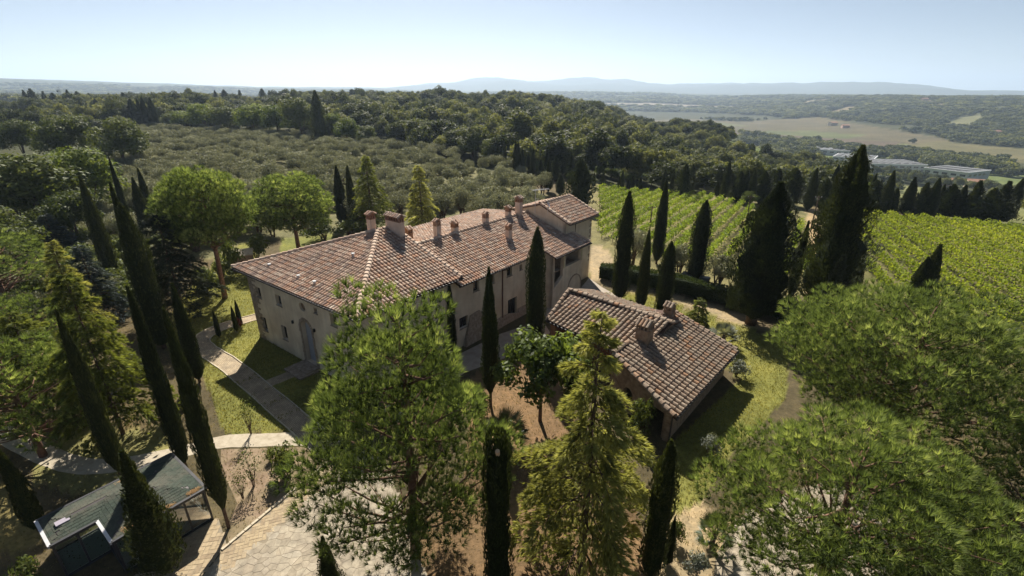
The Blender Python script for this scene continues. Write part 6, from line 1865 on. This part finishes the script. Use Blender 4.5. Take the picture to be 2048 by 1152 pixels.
for n_, i in enumerate(od[:300]):
    plant(OAKS[n_ % 6], "woodland_tree", "dull green woodland tree on the wooded slope beyond the olives and vines", "tree", (W[i, 0], W[i, 1], z[i] - .3), 9.0 * sz[i] * (1.3 if n_ % 6 == 4 else .85 if n_ % 6 == 5 else 1), 8.6 * sz[i] * rng.uniform(.85, 1.15) * (.72 if n_ % 6 == 4 else 1.2 if n_ % 6 == 5 else 1), "trees of the wooded slope", parts=False)
rest = od[300:]
mass("woods", "continuous wood covering the hills behind the villa", OAKS, np.stack([W[rest, 0], W[rest, 1], z[rest] - .4], 1), np.stack([8.7 * sz[rest], 8.7 * sz[rest], 9.2 * sz[rest] * rng.uniform(.75, 1.3, len(rest))], 1))
W = scatter(800, 2100, 11, 17)
ok, z, u, v = wood_ok(W)
flat = z < -52
ok &= ~flat | (fbm(W[:, 0] / 170, W[:, 1] / 170, 41) > .02) | ((v > 300) & (v < 372) & inpoly(u, v, [(1540, 282), (1650, 282), (1760, 296), (1900, 312), (2000, 322), (2040, 346), (1900, 338), (1740, 312), (1560, 304)]))
W = W[ok]; z = z[ok]
sz = rng.uniform(.7, 1.35, len(W))
mass("far_woods", "far woods on the valley sides", OAKF, np.stack([W[:, 0], W[:, 1], z - .5], 1), np.stack([14 * sz, 14 * sz, 10.5 * sz], 1))
W = scatter(2100, 5200, 24, 46)
ok, z, u, v = wood_ok(W)
ok &= (z > -58) & (fbm(W[:, 0] / 420, W[:, 1] / 420, 43) > -.16)
W = W[ok]; z = z[ok]
sz = rng.uniform(.7, 1.35, len(W))
mass("hill_woods", "hazy woods on the farthest hills", OAKF, np.stack([W[:, 0], W[:, 1], z - .5], 1), np.stack([34 * sz, 34 * sz, 13 * sz], 1))
# the belt of trees along the river and round the works
belt = []
for (p, q, n, wd) in (((1500, 285), (1640, 288), 40, 12), ((1560, 292), (1760, 312), 60, 14), ((1640, 300), (1900, 335), 110, 16), ((1850, 330), (2040, 352), 80, 18), ((1600, 334), (1640, 345), 20, 8), ((1730, 372), (1790, 384), 18, 8), ((1480, 270), (1560, 282), 30, 8)):
    for k in range(n):
        t = random.random(); a = at(p[0] + (q[0] - p[0]) * t, p[1] + (q[1] - p[1]) * t + random.uniform(-wd / 3, wd / 3))
        belt.append(a)
belt = np.array(belt); s_ = rng.uniform(.8, 1.3, len(belt))
mass("river_trees", "belt of trees along the river in the valley", OAKF, belt - np.array([0, 0, .5]), np.stack([13 * s_, 13 * s_, 12 * s_], 1))

# pines one can tell on the skyline
sky_p = [((1185, 236), (1186, 204), 50, "flat topped umbrella pine alone on the wooded ridge"), ((722, 202), (721, 182), 18, "left one of the small umbrella pines on the skyline"), ((884, 206), (884, 186), 20, "right one of the small umbrella pines on the skyline"), ((332, 205), (333, 188), 18, "umbrella pine above the distant cypress row"), ((650, 200), (651, 184), 16, "middle one of the small umbrella pines on the skyline"), ((585, 196), (586, 181), 14, "tiny umbrella pine over the bright tree row")]
for b, t, w, lab in sky_p:
    a = at(*b); d = ray(*t); rr = 520.
    x, y = d[0] / math.hypot(d[0], d[1]) * rr, d[1] / math.hypot(d[0], d[1]) * rr
    zg = float(hgt(x, y)); h = CAM_H + rr * d[2] / math.hypot(d[0], d[1]) - zg
    dep = np.array([x, y, zg + h * .8 - CAM_H]) @ _F
    plant(PINE_FAR, "umbrella_pine", lab, "umbrella pine", (x, y, zg), max(h, 8), w * dep / CAM_F, "umbrella pines on the skyline")
# distant cypresses on the skyline at the left
sk = [((46, 192), (46, 182)), ((62, 192), (60, 180)), ((87, 193), (85, 184)), ((105, 195), (104, 188)), ((135, 197), (133, 181)), ((155, 196), (153, 185)), ((178, 197), (177, 188)), ((246, 198), (245, 187)), ((430, 190), (429, 182)), ((448, 190), (447, 181)), ((480, 190), (478, 181)), ((525, 190), (523, 179)), ((540, 190), (538, 182))]
for i, (b, t) in enumerate(sk):
    d = ray(*t); rr = 620.
    x, y = d[0] / math.hypot(d[0], d[1]) * rr, d[1] / math.hypot(d[0], d[1]) * rr
    zg = float(hgt(x, y)); h = CAM_H + rr * d[2] / math.hypot(d[0], d[1]) - zg
    plant(CY_FAR[i % 2], "cypress", f"{ORD[i]} from the left of the far cypresses on the left skyline", "cypress", (x, y, zg), max(h, 9), (4.5 if i % 2 == 0 else 9) * 1.0, "far cypresses on the left skyline", parts=False)
# ------------------------------------------------------------------ vineyards
def vine_row(a, b, wd, ht, per_m, mat, label, group, leaf=.30, post_every=7.0, top_heavy=False):
    a = np.array(a); b = np.array(b); L = np.linalg.norm(b - a); d = (b - a) / L; n = np.array([-d[1], d[0]])
    N = int(L * per_m)
    s = rng.random(N) * L
    # shoots gather at each vine and thin out between
    wob = 1 + .5 * (vnoise(s * .9, s * 0 + a[0], 3) - .5) + .7 * (vnoise(s * 2.3, s * 0 + a[0], 4) - .5)
    lat = np.clip(rng.normal(size=N) * .33, -1, 1) * wd * .75 * wob
    k = rng.random(N) ** (.55 if top_heavy else .8)
    z = .45 + k * (ht - .45) * (.85 + .25 * (wob - 1)) - np.abs(lat) * (.18 if top_heavy else .1) + .1 * rng.normal(size=N)
    x = a[0] + d[0] * s + n[0] * lat; y = a[1] + d[1] * s + n[1] * lat
    P = np.stack([x - a[0], y - a[1], z + hgt(x, y) - float(hgt(*a))], 1)
    D = unit(rand_dirs(N) + np.stack([n[0] * lat, n[1] * lat, np.full(N, .12)], 1))
    C = cards(P, D, leaf * rng.uniform(.7, 1.3, N), leaf * .85)
    T = np.clip(.46 + .16 * rng.normal(size=N) + .4 * (vnoise(x / 7, y / 7, 12) - .5), 0, 1)
    e = empty("vine_row", (a[0], a[1], float(hgt(*a)))); tag(e, label, "vine row", group)
    link("vines", mesh_np("vines", [C], [T]), mat, e)
    if post_every:
        for q in np.arange(0, L + .1, post_every):
            px, py = a + d * q
            o = bpy.data.objects.new("post", POST); COL.objects.link(o); o.parent = e
            o.location = (px - a[0], py - a[1], float(hgt(px, py)) - float(hgt(*a)) - .2); o.rotation_euler = (random.gauss(0, .03), random.gauss(0, .03), 0)
    return e
_pm = MB(); _pm.tube([(0, 0, 0), (0, 0, 2.25)], [.045, .04], 5); POST = _pm.mesh("post"); POST.materials.append(M_BARK)
def rows_in(poly, ang, spacing, step=1.5):
    c, s = math.cos(R(ang)), math.sin(R(ang)); d = np.array([c, s]); n = np.array([-s, c])
    Q = np.array(poly); q0 = Q.mean(0); out = []
    o = (Q - q0) @ n
    for k in np.arange(o.min() + spacing * .5, o.max(), spacing):
        t = np.arange(-110, 110, step)
        p = q0 + n * k + t[:, None] * d
        ins = inpoly(p[:, 0], p[:, 1], poly)
        if ins.sum() < 4: continue
        i = np.where(ins)[0]; out.append((p[i[0]], p[i[-1]]))
    return out
VL = [(24.0, 134), (15.5, 84), (19.5, 74.5), (28.5, 66.5), (37.5, 60.5), (45, 66), (61.5, 100), (57.5, 112), (52, 129)]
VR = [(47.5, 57.5), (52.0, 45.5), (58, 40), (78, 38), (140, 76), (104, 97), (79.5, 108), (66, 92)]
rl = sorted(rows_in(VL, 57, 2.7), key=lambda q: -(q[0] @ np.array([-math.sin(R(57)), math.cos(R(57))])))
for i, (a, b) in enumerate(rl):
    vine_row(a, b, 1.15, 2.05, 56, M_VINE, f"{ORD[i]} green vine row from the villa in the left vineyard", "vine rows of the left vineyard")
rr_ = sorted(rows_in(VR, 68, 2.9), key=lambda q: -(q[0] @ np.array([-math.sin(R(68)), math.cos(R(68))])))
for i, (a, b) in enumerate(rr_):
    vine_row(a, b, 1.4 if i > 8 else 1.0, 2.1, 56, M_VINEY, f"{ORD[i]} yellow green vine row from the dirt track in the right vineyard" if i < len(ORD) else "yellow green vine row at the far right of the right vineyard", "vine rows of the right vineyard", post_every=9.0, top_heavy=True)

# ------------------------------------------------------------------ clipped hedge
HP = catmull([(12.6, 63.6), (17.5, 61.2), (22.85, 57.9), (28.5, 53.6), (33.19, 49.3), (36.5, 45.5)], 10)
def hedge(name, pts, wd, ht, n, label):
    pts = [np.array(p) for p in pts]; P, D, T = [], [], []
    seg = [np.linalg.norm(pts[i + 1] - pts[i]) for i in range(len(pts) - 1)]; cum = np.concatenate([[0], np.cumsum(seg)])
    s = rng.random(n) * cum[-1]
    i = np.clip(np.searchsorted(cum, s) - 1, 0, len(seg) - 1); t = (s - cum[i]) / np.array(seg)[i]
    A = np.array(pts)[i]; B = np.array(pts)[i + 1]; c = A + (B - A) * t[:, None]; d = unit(B - A); nn = np.stack([-d[:, 1], d[:, 0]], 1)
    h_ = ht * (1 + .16 * (vnoise(s * .8, s * 0, 5) - .5)); face = rng.random(n)
    side = np.where(face < .33, -1., np.where(face < .66, 1., rng.uniform(-1, 1, n)))
    zz = np.where(face < .66, rng.random(n) ** .8 * h_, h_ + .06 * rng.normal(size=n))
    w = wd / 2 * (1 + .22 * (vnoise(s * 1.3, zz * 2, 6) - .5)) * (.75 + .25 * zz / ht)
    p = np.concatenate([c + nn * (side * w)[:, None], (GZ + zz)[:, None]], 1)
    out = np.concatenate([nn * np.where(face < .66, side, 0)[:, None], np.where(face < .66, .1, 1.)[:, None]], 1)
    Dd = unit(out + .8 * rand_dirs(n))
    C = cards(p, Dd, .2 * rng.uniform(.7, 1.3, n), .12)
    o0 = pts[0]
    core = MB()
    for k in range(len(pts) - 1):
        a, b = pts[k], pts[k + 1]; core.bar((*a, GZ + ht * .52), (*b, GZ + ht * .52), wd * .72, ht * .78)
    V = np.array(core.v); Fc = [f for f in core.f]
    inner = V[np.array(Fc)]
    C = C - np.array([o0[0], o0[1], GZ]); inner = inner - np.array([o0[0], o0[1], GZ])
    o = link(name, mesh_np(name, [C, inner], [np.clip(.45 + .22 * rng.normal(size=n), 0, 1), np.full(len(inner), .1)]), M_HEDGE)
    o.location = (o0[0], o0[1], GZ)
    return tag(o, label, "hedge")
hedge("hedge", HP, 1.6, 2.2, 18000, "long clipped dark green hedge running along the lawn below the vineyard")

# ------------------------------------------------------------------ poles and wires
def pole(b, t, lab):
    p = at(*b); d = ray(*t); h = top_at(t[0], t[1], p[0], p[1]) - p[2]
    e = empty("utility_pole", p); tag(e, lab, "utility pole", "utility poles")
    m = MB(); m.tube([(0, 0, -.3), (0, 0, h)], [.14, .10], 7); m.build("pole", M_BARK, e)
    m = MB(); m.bar((-.7, 0, h - .3), (.7, 0, h - .3), .1); m.build("crossarm", M_BARK, e)
    for x in (-.6, .6):
        m = MB(); m.tube([(x, 0, h - .25), (x, 0, h - .08)], [.05, .04], 6); m.build("insulator", M_WHITE, e)
    return np.array([p[0], p[1], p[2] + h - .1])
def wire(pts, lab, sag=.9, r=.013):
    m = MB()
    for a, b in zip(pts[:-1], pts[1:]):
        q = [a + (b - a) * t - np.array([0, 0, sag * 4 * t * (1 - t)]) for t in np.linspace(0, 1, 13)]
        m.tube(q, [r] * 13, 4)
    c = np.array(pts[0]); m.v = [(x - c[0], y - c[1], z - c[2]) for x, y, z in m.v]
    o = m.build("power_line", M_GUTTER); o.location = c
    return tag(o, lab, "power line")
g1 = pole((404, 342), (403, 305), "wooden pole in the olive grove, left one"); g2 = pole((520, 358), (519, 327), "wooden pole in the middle of the olive grove"); g3 = pole((690, 396), (690, 360), "wooden pole in the olive grove near the two cypresses")
g0 = np.array([*at(285, 330)[:2], 6.0]); wire([g0, g1, g2, g3, g3 + (g3 - g2) * .8], "pale sagging wire strung across the olive grove")
v1 = pole((1299, 462), (1303, 412), "wooden pole among the vine rows near the villa"); v2 = pole((1493, 440), (1494, 391), "wooden pole at the far end of the left vineyard"); v3 = pole((1622, 456), (1627, 391), "wooden pole beside the dirt track between the vineyards")
v4 = np.array([*at(1800, 432)[:2], 0]); v4[2] = top_at(1800, 399, v4[0], v4[1]); v5 = np.array([*at(2060, 450)[:2], 0]); v5[2] = top_at(2060, 415, v5[0], v5[1])
wire([v2, v3, v4, v5], "thin wire crossing before the dark tree row")

# ------------------------------------------------------------------ houses, works and other far things
M_SHED = surface("works_wall", [(.3, (.38, .40, .40)), (.7, (.48, .50, .50))], .05, .8, 0)
M_SHEDR = surface("works_roof", [(.3, (.11, .115, .12)), (.7, (.17, .175, .18))], .05, .8, 0)
M_PINK = surface("pink_wall", [(.3, (.50, .33, .26)), (.7, (.60, .42, .34))], .2, .9, 0)
M_FARTILE = surface("far_tile", [(.3, (.26, .14, .09)), (.7, (.38, .22, .15))], .5, .9, 0)
def works(p0, p1, depth, h, lab, court=False):
    a = at(*p0); b = at(*p1); L = math.hypot(b[0] - a[0], b[1] - a[1]); az = math.atan2(b[1] - a[1], b[0] - a[0])
    z = min(a[2], b[2]); e = empty("factory_hall", (a[0], a[1], z), az); tag(e, lab, "factory", "factory halls in the valley")
    m = MB(); m.box(0, L, 0, depth, -2, h); m.build("wall", M_SHED, e)
    m = MB(); m.box(-.5, L + .5, -.5, depth + .5, h + .02, h + .7); m.build("roof_edge", M_WHITE, e)
    m = MB(); m.box(.6, L - .6, .6, depth - .6, h + .71, h + .95)
    for k in range(int(L / 9)): m.box(3 + k * 9, 8 + k * 9, 3, depth - 3, h + .96, h + 1.5)
    m.build("roof", M_SHEDR, e)
    n = int(L / 8)
    for k in range(n):
        m = MB(); x = (k + .5) * L / n; m.box(x - 2.6, x + 2.6, -.12, .02, h * .55, h * .78); m.build("window", M_GLASS, e)
        if k % 3 == 1: m = MB(); m.box(x - 1.8, x + 1.8, -.10, .02, 0, h * .42); m.build("door", M_SHEDR, e)
    for k in range(int(depth / 10)):
        m = MB(); y = 6 + k * 10; m.box(L - .02, L + .12, y - 2.6, y + 2.6, h * .55, h * .78); m.build("window", M_GLASS, e)
works((1628, 309), (1697, 313), 45, 8, "farthest grey factory hall in the valley, behind the giant cypress's left side")
works((1664, 322), (1745, 329), 50, 7, "long low grey factory hall in the valley behind the giant cypress")
works((1740, 341), (1850, 345), 50, 9, "white edged factory hall in the valley right of the giant cypress")
works((1843, 353), (1930, 364), 48, 10, "nearest and largest factory hall in the valley at the right")
def house(p, w, d, h, lab, az=0.3, wall=None, grp="small houses in the valley"):
    a = at(*p); e = empty("house", a, az); tag(e, lab, "house", grp)
    m = MB(); m.box(-w / 2, w / 2, -d / 2, d / 2, -2, h); m.add([(-w / 2, -d / 2, h), (-w / 2, d / 2, h), (-w / 2, 0, h + d * .2), (w / 2, -d / 2, h), (w / 2, d / 2, h), (w / 2, 0, h + d * .2)], [(0, 2, 1), (3, 4, 5)]); m.build("wall", wall or M_PLASTER, e)
    m = MB(); r = h + d * .2; o = .5
    m.hexa([(-w / 2 - o, -d / 2 - o, h - .2), (w / 2 + o, -d / 2 - o, h - .2), (w / 2 + o, 0, r), (-w / 2 - o, 0, r)], [(-w / 2 - o, -d / 2 - o, h + .1), (w / 2 + o, -d / 2 - o, h + .1), (w / 2 + o, 0, r + .3), (-w / 2 - o, 0, r + .3)])
    m.hexa([(-w / 2 - o, .002, r), (w / 2 + o, .002, r), (w / 2 + o, d / 2 + o, h - .2), (-w / 2 - o, d / 2 + o, h - .2)], [(-w / 2 - o, .002, r + .3), (w / 2 + o, .002, r + .3), (w / 2 + o, d / 2 + o, h + .1), (-w / 2 - o, d / 2 + o, h + .1)]); m.build("roof", M_FARTILE, e)
    for k in range(max(2, int(w / 3.5))):
        x = -w / 2 + (k + .5) * w / max(2, int(w / 3.5))
        for z in ([1.2] if h < 5 else [1.2, 4.2]):
            m = MB(); m.box(x - .5, x + .5, -d / 2 - .04, -d / 2 + .02, z, z + 1.4); m.build("window", M_GLASS, e)
    return e
house((1397, 262), 20, 10, 7.5, "old farmhouse on the wooded knoll before the valley", .2, M_STONE, "houses on the knoll")
house((1372, 266), 9, 7, 4, "low outbuilding left of the farmhouse on the knoll", .1, M_PLASTER, "houses on the knoll")
house((1895, 371), 11, 9, 6, "small pink house before the nearest factory hall", .2, M_PINK)
house((1948, 375), 16, 10, 6.5, "reddish roofed house right of the pink one", -.3, M_PLASTER)
house((1972, 380), 12, 9, 5, "brown roofed house at the edge of the settlement in the valley", .4, M_PLASTER)
house((2022, 398), 10, 8, 4, "lone red roofed house above the right tree row", .1, M_PINK)
house((1848, 202), 26, 14, 9, "villa on the far right hill crest", .1, M_PINK, "houses on the far hills")
house((1665, 251), 22, 14, 8, "farm among the fields in the valley, left one", .2, M_PLASTER, "houses on the far hills")
house((1690, 256), 18, 12, 7, "farm among the fields in the valley, right one", -.2, M_PINK, "houses on the far hills")
house((1990, 270), 18, 12, 8, "pale house on the far wooded slope at the right", .3, M_PINK, "houses on the far hills")
house((1195, 214), 14, 9, 6, "small house beside the umbrella pine on the ridge", .3, M_PLASTER, "houses on the far hills")
for i in range(7):
    u_ = 1482 + i * 17; a = at(u_, 278 + i * 2.4); e = empty("polytunnel", a, R(20)); tag(e, f"{ORD[i]} from the left of the white polytunnels in the valley", "polytunnel", "white polytunnels in the valley")
    m = MB(); pts = [(math.cos(x) * 4, math.sin(x) * 3.4) for x in np.linspace(0, math.pi, 9)]
    V = [(-9, y, z) for y, z in pts] + [(9, y, z) for y, z in pts]
    m.add(V, [(k, k + 1, 10 + k, 9 + k) for k in range(8)] + [tuple(range(9)), tuple(range(17, 8, -1))]); m.build("cover", M_WHITE, e)
for i in range(3):
    a = at(1338 + i * 16, 262); e = empty("greenhouse", a, R(10)); tag(e, f"{ORD[i]} white greenhouse roof from the left beyond the wooded ridge", "greenhouse", "white greenhouses")
    m = MB(); m.box(-9, 9, -6, 6, -1, 3.5); m.build("wall", M_WHITE, e); m = MB(); m.hexa([(-9.3, -6.3, 3.52), (9.3, -6.3, 3.52), (9.3, 6.3, 3.52), (-9.3, 6.3, 3.52)], [(-9.3, -.2, 5.4), (9.3, -.2, 5.4), (9.3, .2, 5.4), (-9.3, .2, 5.4)]); m.build("roof", M_WHITE, e)
d = ray(122, 193); rr0 = 900.; dh = math.hypot(d[0], d[1]); x, y = d[0] / dh * rr0, d[1] / dh * rr0
zg = float(hgt(x, y)); tz = top_at(122, 180, x, y) - zg
e = empty("tower_crane", (x, y, zg), R(-35)); tag(e, "tiny tower crane on the left skyline", "crane")
m = MB()
for sx in (-.8, .8):
    for sy in (-.8, .8): m.bar((sx, sy, 0), (sx, sy, tz), .25)
for k in range(int(tz / 2)): m.bar((-.8, -.8, k * 2), (.8, .8, k * 2 + 2), .15); m.bar((.8, -.8, k * 2), (-.8, .8, k * 2 + 2), .15)
m.build("mast", M_METAL, e)
m = MB(); m.bar((-9, 0, tz), (26, 0, tz), .5, .8); m.bar((-9, 0, tz + .1), (0, 0, tz + 4), .2); m.bar((0, 0, tz + 4), (18, 0, tz + .5), .2); m.bar((0, 0, tz), (0, 0, tz + 4), .4); m.build("jib", M_METAL, e)
m = MB(); m.box(-9, -6.5, -.8, .8, tz - 2.5, tz - .45); m.build("counterweight", M_BLACK, e)

# ------------------------------------------------------------------ grass and low growth
def ground_cards(name, label, polys, n, size, mat, keep=None, hmul=1.0, bbox=(-45, 45, 8, 80)):
    x = rng.uniform(bbox[0], bbox[1], n); y = rng.uniform(bbox[2], bbox[3], n); z = hgt(x, y)
    u, v, w = proj(np.stack([x, y, z], 1))
    ok = np.zeros(n, bool)
    for q in polys: ok |= inpoly(u, v, q)
    ok &= ~inpoly(x, y, TERR) & ~inpoly(x, y, FOREC) & ~inpoly(x, y, YARD)
    for (pts_, wd_) in PATHS:
        c = np.array(catmull(pts_, 6))
        dmin = np.min(np.hypot(x[:, None] - c[None, :, 0], y[:, None] - c[None, :, 1]), 1); ok &= dmin > wd_ / 2 + .12
    lx = (x - V0[0]) * math.cos(V_AZ) + (y - V0[1]) * math.sin(V_AZ); ly = -(x - V0[0]) * math.sin(V_AZ) + (y - V0[1]) * math.cos(V_AZ)
    ok &= ~((lx > .5) & (lx < 38.7) & (ly > .6) & (ly < 19.5))
    P = np.stack([x, y, z], 1)[ok]; m_ = len(P)
    D = unit(rand_dirs(m_) * .7 + np.array([0, 0, 1.0]))
    C = cards(P, D, size * rng.uniform(.5, 1.4, m_) * hmul, size * .35)
    T = np.clip(.4 + .22 * rng.normal(size=m_) + .9 * (vnoise(P[:, 0] / 2.2, P[:, 1] / 2.2, 31) - .5), 0, 1)
    return tag(link(name, mesh_np(name, [C], [T]), mat), label, kind="stuff")
PATHS = [([(-28.6, 51.6), (-31.0, 49.6), (-33.0, 47.2), (-33.2, 44.7), (-31.4, 42.7), (-26.7, 39.25), (-16.1, 30.3), (-13.6, 28.1)], 1.85), ([(-23.2, 35.6), (-21.6, 37.2), (-19.9, 39.1)], 1.35), ([(-13.6, 28.9), (-16, 29.2), (-19, 29.05), (-22, 28.8), (-25, 27.4), (-29, 26.2), (-33, 27.0), (-40, 30)], 1.5)]
LAWNS = [q for c, q in NEARLAND[4:7]]
ground_cards("lawn_grass", "short green lawn grass round the villa", LAWNS, 330000, .16, M_GRASS)
ground_cards("dry_growth", "dry herbs and weeds under the trees", [[(-50, 560), (400, 560), (400, 700), (560, 860), (460, 1160), (-50, 1160)], [(830, 760), (1330, 800), (1420, 1160), (830, 1160)], [(1300, 880), (1700, 880), (2100, 1160), (1300, 1160)], [(1560, 650), (2100, 650), (2100, 1160), (1700, 900)], [(455, 900), (600, 892), (620, 950), (470, 1075)]], 90000, .15, leafmat("dry_herb", (.13, .10, .05), (.21, .165, .085), (.16, .17, .06), transl=.35), bbox=(-45, 50, 8, 70))

# ------------------------------------------------------------------ the hazy air of the valley
hz = MB(); hz.box(-17600, 17600, -17600, 17600, -130, 640)
ho = hz.build("haze", None)
m, nt, nd, lk = newmat("haze_air")
pv = nd.new("ShaderNodeVolumePrincipled")
pv.inputs["Color"].default_value = (.62, .78, 1.0, 1)
pv.inputs["Density"].default_value = .0001
pv.inputs["Anisotropy"].default_value = .35
o = nd.new("ShaderNodeOutputMaterial"); lk.new(pv.outputs[0], o.inputs["Volume"])
ho.data.materials.append(m)
tag(ho, kind="stuff")
